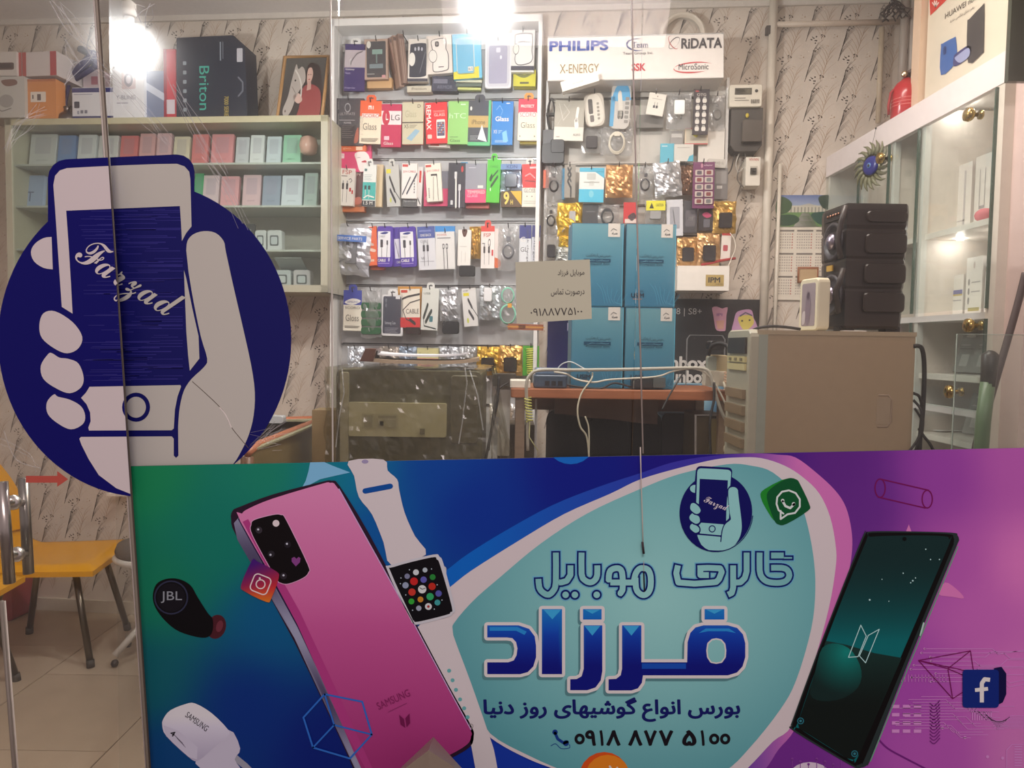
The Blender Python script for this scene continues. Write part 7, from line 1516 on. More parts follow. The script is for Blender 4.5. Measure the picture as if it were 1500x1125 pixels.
tag(link('meter_cabinet', m), 'grey brown box corner poking up in front of the banner foot', 'box')
m = MB(); m.box(Vector(((t0.x + .02), f1 + .04, .15)), (.09, 0, 0), (0, .06, 0), (0, 0, .19), (120, 112, 100)); tag(link('box_plinth', m), 'plinth under the grey brown box before the shop banner', 'plinth')
# ---------------------------------------------------------------- glass front wall cabinet on the left
LO = .30
lc = thing('glass_phone_cabinet', 'wide wall cabinet with glass front and shelves of phone boxes, left of the slatwall', 'cabinet', upt(250, 430, LO / 2))
LP = WALL.off(LO); LZ1 = upt(300, 172, LO).z; LZ0 = upt(440, 428, LO).z; CF = (180, 174, 152)
m = MB(); wbox(m, 12, 478, 250, LZ0, LZ1, .004, .014, (196, 192, 178), 'matte'); link('back_panel', m, lc)
m = MB(); wbox(m, 8, 480, 250, LZ1 - .02, LZ1, 0, LO, CF); link('top_panel', m, lc)
m = MB(); wbox(m, 8, 480, 250, LZ0, LZ0 + .02, 0, LO, CF); link('bottom_panel', m, lc)
m = MB(); wbox(m, 8, 14, 250, LZ0, LZ1, 0, LO, CF); link('side_panel', m, lc)
m = MB(); wbox(m, 473, 480, 250, LZ0, LZ1, 0, LO, (196, 192, 172)); link('side_panel', m, lc)
fz = [upt(300, y, LO).z for y in (236, 299, 364)]
for z in fz:
    m = MB(); wbox(m, 14, 473, 250, z - .008, z, .014, LO - .03, (190, 192, 182)); link('shelf', m, lc)
m = MB()
for a_, b_ in ((8, 17), (470, 480)): wbox(m, a_, b_, 250, LZ0, LZ1, LO, LO + .012, (186, 182, 160), 'satin')
wbox(m, 8, 480, 250, LZ1 - .026, LZ1, LO, LO + .012, (186, 180, 148), 'satin'); wbox(m, 8, 480, 250, LZ0, LZ0 + .03, LO, LO + .012, (186, 182, 160), 'satin'); link('front_frame', m, lc)
m = MB(); wbox(m, 17, 470, 250, LZ0 + .02, LZ1 - .02, LO + .002, LO + .007, (220, 230, 225), 'cabinet_glass'); link('glass_pane', m, lc)
def leaner(px0, px1, pyt, pyb, col, lab, z, name='phone_box', ops=None, off=None, th=.02, lean=.05):
    off = off if off is not None else LO - .12
    a = WALL.off(off).at(px0, (pyt + pyb) / 2); b = WALL.off(off).at(px1, (pyt + pyb) / 2); h = WALL.off(off).at((px0 + px1) / 2, pyt).z - z
    c = (a + b) / 2; w = (b - a).dot(WU); N = (WALL.n + Z * (lean * 3)).normalized(); V = (Z - WALL.n * (lean * 3)).normalized(); c = Vector((c.x, c.y, z + h / 2))
    m = MB(); m.rbox(c, WU * w / 2, V * h / 2, N * th / 2, .004, col, 'satin'); pr = Print(m, facesurf(c + N * (th / 2), WU, V, N, w, h)); pr.rect(.01, .01, .99, .99, col); pr.up()
    draw(pr, ops or [('t', 'phone', .3, .76, .7, .82, dim(col, .75)), ('R', .2, .1, .8, .6, .03, mixc(col, (150, 140, 160), .25))])
    return tag(link(name, m), lab, 'phone box')
row1 = [(46, 84, 'pale grey'), (87, 112, 'blue'), (116, 142, 'white'), (146, 174, 'whitish'), (178, 203, 'coral red'), (206, 228, 'dusty pink'), (231, 252, 'rose'), (256, 279, 'cream'), (283, 306, 'salmon red'), (311, 343, 'red and pink'), (347, 366, 'silver'), (368, 388, 'white'), (392, 413, 'pale blue grey'), (416, 442, 'mint green')]
cols1 = [(214, 214, 210), (120, 150, 200), (226, 226, 226), (220, 216, 214), (226, 120, 120), (224, 168, 168), (226, 180, 184), (226, 212, 186), (222, 124, 124), (226, 146, 150), (206, 206, 210), (230, 230, 230), (212, 220, 226), (160, 212, 180)]
R = random.Random(3)
nb_ = ['first', 'second', 'third', 'fourth', 'fifth', 'sixth', 'seventh', 'eighth', 'ninth', 'tenth', 'eleventh', 'twelfth', 'thirteenth', 'fourteenth']
for i, ((a_, b_, nme), c_) in enumerate(zip(row1, cols1)):
    leaner(a_, b_, 198 + R.uniform(-3, 3), 236, c_, f'{nme} phone box on the top shelf of the glass cabinet, {nb_[i]} in line', fz[0])
m = MB(); c0 = WALL.off(LO - .1).at(452, 214); m.lathe(c0 - Z * .038 , (0, 0, 1), [(.018, 0), (.034, .008), (.04, .04), (.034, .07), (.012, .082)], (228, 176, 160), 'gloss', 20); c0.z = fz[0] + .04
tag(link('earphone_case', m), 'round pinkish earphone case at the right end of the top cabinet shelf', 'case')
row2 = [(32, 66, (170, 186, 216), 'blue white promotional card box at the left of the second cabinet shelf'), (286, 299, (70, 170, 110), 'narrow green phone box on the second cabinet shelf'), (299, 322, (222, 196, 200), 'pale pink phone box, first right of the narrow green one'), (325, 351, (226, 164, 168), 'pink phone box in the middle of the second cabinet shelf'), (357, 383, (222, 186, 190), 'greyish pink phone box left of the slate one, second shelf'), (386, 412, (150, 160, 178), 'slate grey phone box on the second cabinet shelf'), (414, 444, (214, 220, 226), 'white blue phone box beside the slate one'), (447, 466, (190, 208, 200), 'pale green phone box at the right end of the second cabinet shelf')]
for a_, b_, c_, lab in row2: leaner(a_, b_, 256 + R.uniform(-3, 3), 296, c_, lab, fz[1], ops=[('t', 'T', .3, .5, .6, .8, (110, 120, 150))] if a_ == 32 else None)
leaner(353, 373, 328, 360, (60, 60, 60), 'small dark card box on the third cabinet shelf', fz[2], ops=[('r', .2, .2, .8, .3, (130, 130, 130))])
def smallbox(px0, px1, pyt, z, lab, c=(206, 208, 206)):
    a = WALL.off(LO - .1).at(px0, pyt); b = WALL.off(LO - .1).at(px1, pyt); h = a.z - z; cc = (a + b) / 2; w = (b - a).dot(WU)
    m = MB(); m.rbox(Vector((cc.x, cc.y, z + h / 2)), WU * w / 2, Z * h / 2, WALL.n * .02, .01, c, 'gloss'); pr = Print(m, facesurf(Vector((cc.x, cc.y, z + h / 2)) + WALL.n * .0205, WU, Z, WALL.n, w, h)); pr.poly(rrect(.2, .25, .8, .75, .08), (90, 94, 96)); pr.up(); pr.poly(rrect(.28, .32, .72, .68, .08), (190, 196, 196)); tag(link('small_gadget', m), lab, 'gadget')
smallbox(376, 392, 338, fz[2], 'small clear gadget box beside the dark card, third cabinet shelf'); smallbox(394, 415, 338, fz[2], 'larger clear gadget box with a round front, third cabinet shelf')
smallbox(404, 428, 396, LZ0 + .02, 'dark topped white gadget box on the bottom shelf of the glass cabinet', (190, 196, 196)); smallbox(432, 457, 396, LZ0 + .02, 'red topped white gadget box at the right of the bottom cabinet shelf', (200, 196, 196))
smallbox(384, 400, 400, LZ0 + .02, 'little clear box at the left of the visible bottom cabinet shelf')
m = MB(); c0 = WALL.off(LO - .12).at(428, 378); m.box(Vector((c0.x, c0.y, fz[2] - .06)), WU * .06, (WALL.n * .05 + Z * .03), (Z * .002 - WALL.n * .001), (170, 178, 176), 'gloss'); tag(link('glass_sheet', m), 'loose sheet of protective glass under the third shelf of the glass cabinet', 'glass sheet')
# things on top of the cabinet
ZT = LZ1
def topbox(px0, px1, pyt, off, depth, col, name, lab, ops=None, cat='box', side=None, yaw=0, z0=None, finish='satin', pyb=170, top=None):
    pl = WALL.off(off); a = pl.at(px0, (pyt + pyb) / 2); b = pl.at(px1, (pyt + pyb) / 2); z1 = pl.at((px0 + px1) / 2, pyt).z; z0 = ZT + .001 if z0 is None else z0
    w = (b - a).dot(WU); c = (a + b) / 2; c = Vector((c.x, c.y, (z0 + z1) / 2)); h = z1 - z0; q = Matrix.Rotation(math.radians(yaw), 3, 'Z'); N = q @ WALL.n; U = q @ WU
    m = MB(); m.box(c - N * depth / 2, U * w / 2, N * depth / 2, Z * h / 2, side or col, finish); pr = Print(m, facesurf(c, U, Z, N, w, h)); pr.rect(.005, .005, .995, .995, col); pr.up(); draw(pr, ops or [])
    o = link(name, m); return tag(o, lab, cat), z1
bri = [('t', 'Briton', .33, .36, .47, .88, (70, 170, 150), .015, 90)] + [('R', .1, .30 + i * .11, .15, .345 + i * .11, .01, (140, 150, 156)) for i in range(6)] + [('t', '7000 SERIES', .68, .72, .74, .98, (190, 170, 90), .01, 90), ('r', .62, .08, .64, .3, (130, 140, 150)), ('r', .66, .08, .67, .28, (120, 130, 140)), ('R', .86, .16, .94, .32, .01, (190, 190, 196)), ('l', [(.88, .5), (.94, .56), (.94, .66), (.88, .72)], .02, (110, 114, 124))]
pl = WALL.off(.26); bt0 = thing('tool_case_box', 'tall black box lettered Briton standing on the glass phone cabinet', 'box', Vector((pl.at(310, 168).x, pl.at(310, 168).y, ZT)))
pts = [pl.at(258, 170), pl.at(362, 170), pl.at(358, 66), pl.at(341, 51), pl.at(258, 55)]; pts[0].z = pts[1].z = ZT + .001
m = MB(); m.prism([p - WALL.n * .06 for p in pts], WALL.n * .06, (44, 48, 60), 'satin', .003); link('case', m, bt0)
a = pl.at(258, 110); b = pl.at(362, 110); c = (a + b) / 2; zt_b = pl.at(300, 52).z; c.z = (ZT + zt_b) / 2
m = MB(); pr = Print(m, facesurf(c + WALL.n * .001, WU, Z, WALL.n, (b - a).dot(WU), zt_b - ZT)); draw(pr, bri); link('lettering', m, bt0)
topbox(240, 258, 72, .25, .14, (196, 60, 70), 'red_box', 'narrow red box edge left of the black Briton box', [('r', .2, .7, .9, .9, (210, 200, 206)), ('r', .0, 0, .25, 1, (150, 44, 56))])
topbox(212, 241, 104, .25, .12, (122, 132, 158), 'blue_box', 'slate blue box between the white box and the narrow red one', [('p', [(0, .2), (1, .45), (1, .6), (0, .35)], (200, 206, 220))])
topbox(165, 211, 100, .27, .10, (226, 226, 228), 'white_box', 'white box with a round lens picture standing under the bright bulb', [('R', .3, .05, .74, .4, .03, (200, 180, 180)), ('+',), ('d', .52, .22, .14, (110, 100, 110)), ('+',), ('d', .52, .22, .08, (190, 180, 186)), ('t', 'Y-BLING', .12, .52, .74, .6, (120, 116, 130)), ('r', .14, .66, .5, .68, (160, 156, 166))], pyb=168)
topbox(106, 166, 128, .27, .12, (214, 212, 214), 'camera_box', 'white and navy camera box beside the chrome bell on the glass cabinet', [('r', 0, .02, 1, .15, (60, 60, 110)), ('r', 0, .86, 1, .96, (54, 56, 104)), ('r', .04, .2, .5, .22, (150, 150, 160)), ('R', .05, .42, .18, .62, .02, (60, 60, 70)), ('r', .2, .68, .27, .78, (120, 120, 130)), ('r', .3, .68, .37, .78, (120, 120, 130)), ('r', .12, .7, .17, .8, (150, 150, 160))], pyb=176)
topbox(122, 146, 100, .18, .08, (214, 196, 200), 'pink_white_box', 'pale pink box just above the white and navy camera box', [('r', .5, .4, .9, .8, (180, 110, 120))], z0=ZT + .17)
# orange parcel and the red taped one on it, nearer the camera at the end
_, zo = topbox(-30, 36, 112, .33, .22, (190, 186, 178), 'parcel_box', 'off white parcel face with orange side at the left end of the cabinet', [('o', [(.5, .1), (.8, .08), (.84, .2), (.6, .24)], (130, 100, 90)), ('d', .6, .6, .16, (160, 156, 150)), ('l', [(.3, .7), (.5, .85), (.7, .78)], .02, (120, 116, 112))], pyb=182, side=(180, 176, 168))
topbox(37, 82, 116, .31, .06, (206, 136, 78), 'orange_parcel', 'orange parcel with a white bar code label at the left end of the cabinet', [('R', .18, .32, .68, .58, .02, (222, 210, 196)), ('+',), ('r', .4, .38, .52, .54, (100, 90, 90)), ('r', .24, .4, .28, .5, (90, 80, 80)), ('r', 0, 0, 1, .06, (180, 110, 70))], pyb=170)
topbox(-30, 24, 76, .33, .2, (206, 198, 190), 'slim_parcel', 'white parcel with a dark handle at the far left on the pile', [('R', .5, .45, .94, .75, .06, (100, 84, 78)), ('+',), ('R', .56, .5, .88, .68, .05, (70, 60, 58))], z0=zo + .002, pyb=110)
topbox(25, 84, 76, .32, .18, (206, 196, 192), 'taped_box', 'white box with two red tape bands on the pile at the left', [('r', 0, 0, .22, 1, (176, 84, 76)), ('r', .10, 0, .12, 1, (206, 196, 192)), ('r', .84, .0, 1, 1, (176, 70, 70))], z0=zo + .003, pyb=112, yaw=-3)
m = MB(); c0 = WALL.off(.255).at(98, 166); c0.z = ZT + .001; m.lathe(c0, (0, 0, 1), [(.042, 0), (.044, .008), (.039, .024), (.024, .038), (.013, .043), (.011, .056), (.015, .064), (.004, .071)], (110, 100, 96), 'metal', 24)
tag(link('desk_bell', m), 'dark chrome domed bell on the cabinet between the orange parcel and the camera box', 'bell')
m = MB(); 
for pts, r in (([(98, 118, .2), (140, 78, .26)], .018), ([(104, 120, .2), (148, 92, .24)], .012), ([(118, 72, .2), (140, 82, .24), (140, 100, .24)], .016), ([(101, 122, .2), (96, 150, .2), (97, 172, .2)], .008)): m.tube([WALL.off(o_).at(a_, b_) for a_, b_, o_ in pts], r, (52, 52, 96), 'satin', 8)
tag(link('jointed_bracket', m), 'navy blue jointed arm leaning behind the white and navy camera box', 'bracket')
# framed picture leaning on the cabinet
fr = thing('framed_picture', 'wooden framed picture of a long haired woman beside a white horse', 'picture frame', Vector((WALL.off(.16).at(443, 160).x, WALL.off(.16).at(443, 160).y, ZT)))
FPn = WALL.off(.14); a = FPn.at(408, 120); b = FPn.at(478, 120); z1 = FPn.at(440, 76).z; w = (b - a).dot(WU); c = (a + b) / 2; tl_ = .22; V = (Z - WALL.n * tl_).normalized(); N = (WALL.n + Z * tl_).normalized(); h = (z1 - ZT) / V.z; c = Vector((c.x, c.y, ZT + .002)) + V * h / 2 + WALL.n * .03
V = (V + WU * .03).normalized()
m = MB(); q = [c + WU * (sx * (w / 2 - .008)) + V * (sy_ * (h / 2 - .008)) for sx, sy_ in ((-1, -1), (1, -1), (1, 1), (-1, 1))]; m.tube(q, .011, (176, 134, 84), 'wood', 4, closed=True); link('frame_moulding', m, fr)
m = MB(); m.box(c - N * .003, WU * (w / 2 - .006), V * (h / 2 - .006), N * .003, (80, 70, 66), 'gloss'); pr = Print(m, facesurf(c, WU, V, N, w - .03, h - .03), 'gloss')
pr.poly([(0, 0), (1, 0), (1, 1), (0, 1)], lambda x, y: mixc((84, 84, 80), (46, 40, 40), y + .3 * (x - .5)), .1); pr.up()
pr.poly(smooth([(.56, .12), (.7, .08), (.86, .16), (.94, .4), (1, .7), (.96, 1), (.6, 1), (.5, .7), (.5, .4)]), (48, 38, 36)); pr.up()
pr.poly(smooth([(.5, .48), (.7, .42), (.92, .52), (.98, .8), (.9, 1), (.42, 1), (.46, .8)]), (146, 66, 66)); pr.up()
pr.poly(smooth([(.58, .18), (.66, .16), (.71, .26), (.68, .38), (.61, .42), (.57, .32)]), (206, 170, 156)); pr.poly([(.6, .4), (.68, .36), (.7, .5), (.6, .52)], (196, 156, 144)); pr.up()
for x in (.605, .66): pr.disc(x, .27, .012, (60, 40, 40), .008, 8)
pr.line([(.615, .345), (.65, .345)], .012, (150, 60, 60)); pr.poly(smooth([(.3, .6), (.42, .56), (.52, .66), (.44, .72), (.34, .68)]), (206, 176, 164))
pr.poly(smooth([(.24, .22), (.28, .1), (.34, .18), (.42, .14), (.5, .2), (.54, .36), (.44, .5), (.36, .62), (.3, .8), (.2, .92), (.1, .9), (.08, .8), (.16, .62), (.2, .4)]), (176, 168, 160)); pr.up()
pr.disc(.3, .36, .02, (40, 34, 34), .016, 10); pr.disc(.14, .84, .014, (80, 60, 60), .02, 8); pr.line(smooth([(.28, .2), (.38, .3), (.46, .44), (.48, .6)], 3, False), .03, (210, 204, 196)); pr.line([(.24, .46), (.34, .56)], .01, (120, 110, 106))
link('picture', m, fr)

# ---------------------------------------------------------------- right hand wall cabinet with glass doors
RX = 1.37; SP = Plane((RX, 0, 0), (-1, 0, 0))
sat = lambda px, py: SP.at(px, py)
yN, yF = 2.12, wy(RX) - .006
RZ = 2.185
rc = thing('glass_door_cabinet', 'white wall cabinet with hinged glass doors receding along the right wall', 'cabinet', Vector((RX + .17, 2.65, 0)))
def rb(mb, x0, x1, y0_, y1_, z0, z1, col=(220, 214, 208), key='satin'): mb.abox(x0, x1, y0_, y1_, z0, z1, col, key)
m = MB(); rb(m, RX - .004, XR - .01, yN, yF, RZ - .022, RZ); link('top_panel', m, rc)
m = MB(); rb(m, RX - .012, RX + .008, yN - .02, yF, RZ - .085, RZ + .002, (226, 216, 214)); link('cornice', m, rc)
m = MB(); rb(m, XR - .03, XR - .012, yN, yF, .08, RZ, (226, 214, 206)); link('back_panel', m, rc)
m = MB(); rb(m, RX, XR - .01, yN - .015, yN + .003, .0, RZ, (220, 206, 198)); link('end_panel', m, rc)
m = MB(); rb(m, RX, XR - .01, yF - .02, yF, .0, RZ); link('end_panel', m, rc)
ys = [sat(1262, 300).y, sat(1306, 300).y, sat(1349, 300).y]
for y in ys:
    m = MB(); rb(m, RX, RX + .02, y - .012, y + .012, .08, RZ - .03, (212, 210, 204)); link('door_post', m, rc)
    m = MB(); rb(m, RX + .02, XR - .03, y - .006, y + .006, .08, RZ - .03, (216, 206, 196)); link('divider', m, rc)
m = MB(); rb(m, RX - .01, RX + .02, yN - .02, yN + .02, .0, RZ - .02, (214, 206, 192)); link('corner_post', m, rc)
shz = [1.74, 1.465, 1.275, 1.075, .80, .45]
for z in shz:
    for ya, yb in zip([yN + .01] + ys[::-1], ys[::-1] + [yF - .02]):
        m = MB(); rb(m, RX + .012, XR - .03, ya + .006, yb - .006, z - .018, z, (222, 214, 206)); link('shelf', m, rc)
m = MB(); rb(m, RX, XR - .01, yN, yF, .0, .08); link('plinth', m, rc)
for z in (1.455, 1.165): m = MB(); rb(m, RX - .004, RX + .016, yN, yF, z - .01, z + .01, (206, 204, 200)); link('rail', m, rc)
def door(ya, yb, z0, z1, knob=None, kz=None, swing=0):
    m = MB(); m.abox(RX - .016, RX - .011, ya, yb, z0, z1, (200, 220, 210), 'cabinet_glass'); o = link('glass_door', m, rc)
    e = MB(); e.abox(RX - .018, RX - .009, ya - .003, ya + .003, z0, z1, (66, 84, 74), 'gloss'); link('glass_edge', e, o)
    if knob:
        k = MB(); k.lathe(Vector((RX - .016, knob, kz)), (-1, 0, 0), [(.006, 0), (.007, .012), (.017, .016), (.021, .024), (.019, .034), (.008, .038)], (190, 160, 96), 'brass', 18); k.lathe(Vector((RX - .010, knob, kz)), (1, 0, 0), [(.014, 0), (.014, .006), (.004, .008)], (190, 160, 96), 'brass', 14); link('knob', k, o)
edges_ = [yN + .004, ys[2], ys[1], ys[0], yF - .01]
kn = [(sat(1440, 168).y, sat(1440, 168).z), None, (sat(1306, 232).y, sat(1306, 232).z), None]
for i in range(4):
    a_, b_ = edges_[i] + .004, edges_[i + 1] - .004
    door(a_, b_, 1.475, RZ - .09, *(kn[i] or (None, None)))
    k2 = (sat(1440, 477).y, sat(1440, 477).z) if i == 0 else None
    door(a_, b_, 1.175, 1.445, *(k2 or (None, None)))
    k3 = (sat(1411, 574).y, sat(1411, 574).z) if i == 0 else None
    door(a_, b_, .1, 1.155, *(k3 or (None, None)))
# small spot lamps under the shelf above the middle row
for k, yy in enumerate((2.26, 2.46, 2.80)):
    m = MB(); m.lathe(Vector((RX + .10, yy, 1.722)), (0, 0, -1), [(.012, 0), (.012, .004), (.008, .005)], (250, 250, 250), 'bulb', 12); link('spot_lamp', m, rc)
    light('shelf_spot', 'POINT', (RX + .10, yy, 1.700), .09, (1, .86, .76), .01)
    m = MB(); m.lathe(Vector((RX + .10, yy, RZ - .024)), (0, 0, -1), [(.012, 0), (.012, .004), (.008, .005)], (250, 250, 250), 'bulb', 12); link('spot_lamp', m, rc)
    light('shelf_spot', 'POINT', (RX + .10, yy, RZ - .045), .16, (1, .88, .80), .01)
# stock on the shelves: boxes facing left
def rbox_(y0_, y1_, z0, h, x=RX + .12, d=.10, col=(228, 222, 218), ops=None, lab='', name='phone_box', cat='phone box', lean=0):
    m = MB(); m.box(Vector((x + d / 2, (y0_ + y1_) / 2, z0 + h / 2)), (d / 2, 0, 0), (0, (y1_ - y0_) / 2, 0), (0, 0, h / 2), col, 'satin')
    pr = Print(m, lambda q, r, l: Vector((x - .0006 * l, y1_ + (y0_ - y1_) * q, z0 + h - h * r))); draw(pr, ops or []); m2 = m
    pr = Print(m, lambda q, r, l: Vector((x + d * q, y0_ - .0006 * l, z0 + h - h * r))); draw(pr, [('r', .1, .1, .7, .13, (170, 160, 156)), ('r', .1, .8, .5, .83, (170, 160, 156))])
    return tag(link(name, m), lab, cat)
def sh_x(px): return SP.off(-.12).at(px, 300).y
Yq = lambda px: Plane((RX + .12, 0, 0), (-1, 0, 0)).at(px, 300).y
phone_ops = [('R', .15, .2, .45, .9, .03, (120, 116, 120)), ('+',), ('R', .2, .26, .4, .7, .02, (190, 186, 190)), ('r', .55, .3, .9, .33, (150, 146, 146)), ('r', .55, .4, .8, .42, (170, 166, 166))]
for i, (p0, p1, h, c_, lab, ops) in enumerate(((1362, 1392, .23, (218, 208, 204), 'plain pale phone box furthest back on the upper right cabinet shelf', [('r', .2, .2, .8, .22, (190, 180, 180))]), (1395, 1422, .23, (226, 216, 210), 'pale phone box with a faint label on the upper right cabinet shelf', [('r', .1, .8, .7, .82, (190, 180, 180)), ('r', .6, .1, .7, .9, (190, 180, 180))]), (1426, 1452, .235, (222, 212, 206), 'pale phone box with an outlined handset, upper right shelf near the knob', [('l', [(.3, .2), (.3, .7), (.6, .7), (.6, .2)], .04, (150, 140, 140))]), (1456, 1476, .22, (214, 206, 202), 'phone box with a dark handset picture at the near end of the upper shelf', [('R', .2, .2, .8, .75, .03, (110, 116, 116))]))):
    rbox_(Yq(p1), Yq(p0) - .003, 1.741, h, col=c_, ops=ops, lab=lab)
for i, (p0, p1, h, c_, lab, ops) in enumerate(((1362, 1373, .12, (90, 90, 98), 'slim dark phone box at the far end of the middle right shelf', [('R', .2, .1, .8, .6, .05, (200, 196, 200))]), (1375, 1392, .13, (222, 220, 218), 'white box with a mint green patch on the middle right shelf', [('r', .2, .55, .9, .9, (130, 200, 180)), ('r', .1, .2, .6, .23, (120, 116, 120))]), (1395, 1417, .14, (224, 218, 212), 'white box with a blue and gold stripe on the middle right shelf', [('r', .1, .36, .95, .46, (90, 90, 150)), ('r', .1, .46, .95, .5, (190, 170, 100)), ('r', .1, .6, .9, .62, (150, 146, 150))]), (1420, 1444, .19, (226, 220, 214), 'tall white box with a round mark at the top, middle right shelf', [('d', .5, .14, .06, (190, 176, 170)), ('d', .2, .42, .06, (130, 126, 126)), ('d', .2, .58, .06, (130, 126, 126)), ('d', .2, .74, .06, (150, 146, 146)), ('r', .2, .86, .9, .92, (170, 160, 100)), ('r', .36, .42, .9, .44, (160, 156, 156)), ('r', .36, .58, .9, .6, (160, 156, 156))]), (1448, 1472, .17, (218, 210, 206), 'white box with a grey skyline print at the near end of the middle shelf', [('r', 0, .1, 1, .2, (150, 140, 136)), ('R', .2, .5, .8, .8, .03, (190, 184, 180))]))):
    rbox_(Yq(p1), Yq(p0) - .002, 1.466, h, col=c_, ops=ops, lab=lab)
for i, (px, z, lab) in enumerate(((1410, 1.276, 'grey hang card with a white hook tab, left one behind the lower glass door'), (1436, 1.276, 'grey hang card with a white hook tab, right one by the brass knob'), (1430, 1.076, 'grey hang card with a hook slot behind the lowest glass door'))):
    y = Yq(px); m = MB(); cc = Vector((RX + .16, y, z + .07)); U = Vector((.35, -.93, 0)).normalized(); V = (Z + Vector((.25, 0, 0))).normalized(); N = U.cross(V).normalized(); N = N if N.x < 0 else -N
    m.box(cc, U * .036, V * .068, N * .004, (150, 146, 142), 'ink'); pr = Print(m, facesurf(cc + N * .0045, U, V, N, .072, .136)); draw(pr, [('o', [(.3, .06), (.5, .02), (.7, .06), (.7, .12), (.3, .12)], (222, 218, 214)), ('r', .15, .3, .6, .32, (200, 196, 190)), ('r', .15, .4, .8, .42, (110, 106, 104)), ('R', .3, .55, .7, .85, .02, (190, 186, 180))]); tag(link('hang_card', m), lab, 'card')
for k, (px, z, lab) in enumerate(((1385, 1.078, 'white paper sheet lying on the lower right cabinet shelf'), (1400, .803, 'white paper lying on the lowest right shelf'))):
    y = Yq(px); m = MB(); m.box(Vector((RX + .15, y, z + .002)), (.09, .02, 0), (-.02, .08, 0), (0, 0, .001), (236, 232, 232), 'ink'); tag(link('paper_sheet', m), lab, 'paper')
rbox_(Yq(1343), Yq(1334), 1.08, .19, x=RX + .06, col=(196, 70, 74), ops=[('R', .2, .1, .8, .3, .02, (230, 220, 220)), ('r', 0, .86, 1, .9, (60, 50, 60)), ('t', 'VR', .2, .92, .8, .99, (30, 30, 30))], lab='red box behind the cables of the computer tower', name='red_box', cat='box')
m = MB(); c0 = Vector((RX + .15, Yq(1455), 1.741)); 
m = MB(); m.ball(Vector((RX + .08, Yq(1462), 1.77)), .028, (214, 110, 120), 'cloth', 12, (1, 1, .8)); tag(link('pink_bow', m), 'small pink bow on the upper right shelf near the corner post', 'bow')
# evil eye charm hung on the cabinet
ev = thing('eye_charm', 'blue eye charm with a ring of dark flame petals hung on the glass cabinet', 'ornament', sat(1281, 284) + Vector((-.03, 0, 0)))
ce = SP.off(.03).at(1277, 243); q0 = Vector((0, 1, 0)); 
U = Vector((-.45, -.89, 0)).normalized(); N = Vector((-.89, .45, 0)).normalized(); N = Vector((-.94, -.34, 0)).normalized(); U = Vector((.34, -.94, 0)).normalized()
m = MB()
for k in range(18):
    a = k * 2 * math.pi / 18; P_ = []
    for t in (0, .35, .7, 1): aa = a + .35 * t * t; rr = .040 + .048 * t; P_.append(ce + (U * math.cos(aa) + Z * math.sin(aa) * 1.06) * rr)
    m.tube(P_, [.0075, .0085, .0055, .0014], (112, 112, 84), 'satin', 6)
m.lathe(ce - N * .004, N, [(.046, 0), (.048, .004), (.044, .008)], (80, 78, 56), 'metal', 24); link('petal_ring', m, ev)
m = MB(); m.lathe(ce + N * .003, N, [(.036, 0), (.036, .004), (.03, .009), (.018, .011), (.001, .012)], (34, 40, 120), 'gloss', 26); link('blue_glass', m, ev)
m = MB(); m.lathe(ce + N * .013, N, [(.016, 0), (.016, .001), (.002, .0015)], (220, 220, 230), 'gloss', 20); m.lathe(ce + N * .0145, N, [(.010, 0), (.010, .001), (.002, .0012)], (90, 130, 180), 'gloss', 16); m.lathe(ce + N * .0155, N, [(.005, 0), (.005, .001), (.001, .0012)], (20, 20, 40), 'gloss', 12); link('pupil', m, ev)
m = MB(); hk = SP.off(.014).at(1283, 188); m.tube([ce + Z * .085, hk], .0008, (90, 86, 80)); m.ball(hk, .004, (40, 36, 34)); link('thread', m, ev)
# fire extinguisher and poster above the cabinet
ex = thing('fire_extinguisher', 'small red fire extinguisher standing on top of the white glass door cabinet', 'fire extinguisher', Vector((RX + .12, 2.42, RZ)))
ey = 2.74; ec = front(ey).at(1327, 150); ec.z = RZ; er = .050
et = front(ey).at(1327, 118).z - RZ - .045
m = MB(); m.lathe(ec, (0, 0, 1), [(er * .93, 0), (er, .008), (er, et - .01), (er * .92, et + .016), (er * .7, et + .034), (er * .36, et + .046), (er * .26, et + .052)], (170, 34, 40), 'gloss', 28); link('cylinder', m, ex)
m = MB(); [m.lathe(ec + Z * (et - .028 - .012 * k), (0, 0, 1), [(er * 1.004, 0), (er * 1.004, .003)], (206, 110, 106), 'gloss', 28) for k in range(3)]; link('label_band', m, ex)
hb_ = ec + Z * (et + .050); S6 = .66
m = MB(); m.lathe(hb_, (0, 0, 1), [(.012, 0), (.012, .010), (.009, .014), (.009, .022)], (60, 46, 44), 'metal', 14); m.tube([hb_ + Z * .018, hb_ + Z * .030 + Vector((.02, 0, 0)), hb_ + Z * .056 + Vector((.052, 0, 0)), hb_ + Z * .064 + Vector((.068, 0, 0))], [.009, .010, .007, .003], (58, 46, 44), 'satin', 8); m.tube([hb_ + Z * .016, hb_ + Z * .028 + Vector((.035, 0, 0)), hb_ + Z * .030 + Vector((.070, 0, 0))], [.008, .007, .003], (64, 50, 46), 'satin', 8); link('valve_handle', m, ex)
m = MB(); m.lathe(hb_ + Z * .014 + Vector((-.014, -.010, 0)), (-.5, -.85, 0), [(.010, 0), (.012, .003), (.010, .007), (.003, .008)], (190, 170, 140), 'metal', 16); link('gauge', m, ex)
m = MB(); m.tube([hb_ + Z * .01, ec + Vector((-er - .006, 0, et - .0)), ec + Vector((-er - .016, -.006, et - .05)), ec + Vector((-er - .010, 0, .02))], .005, (150, 40, 44), 'rubber', 8); link('hose', m, ex)
po = thing('phone_advert', 'large light phone advert board standing on the glass door cabinet at the right', 'poster', Vector((RX + .10, 2.3, RZ)))
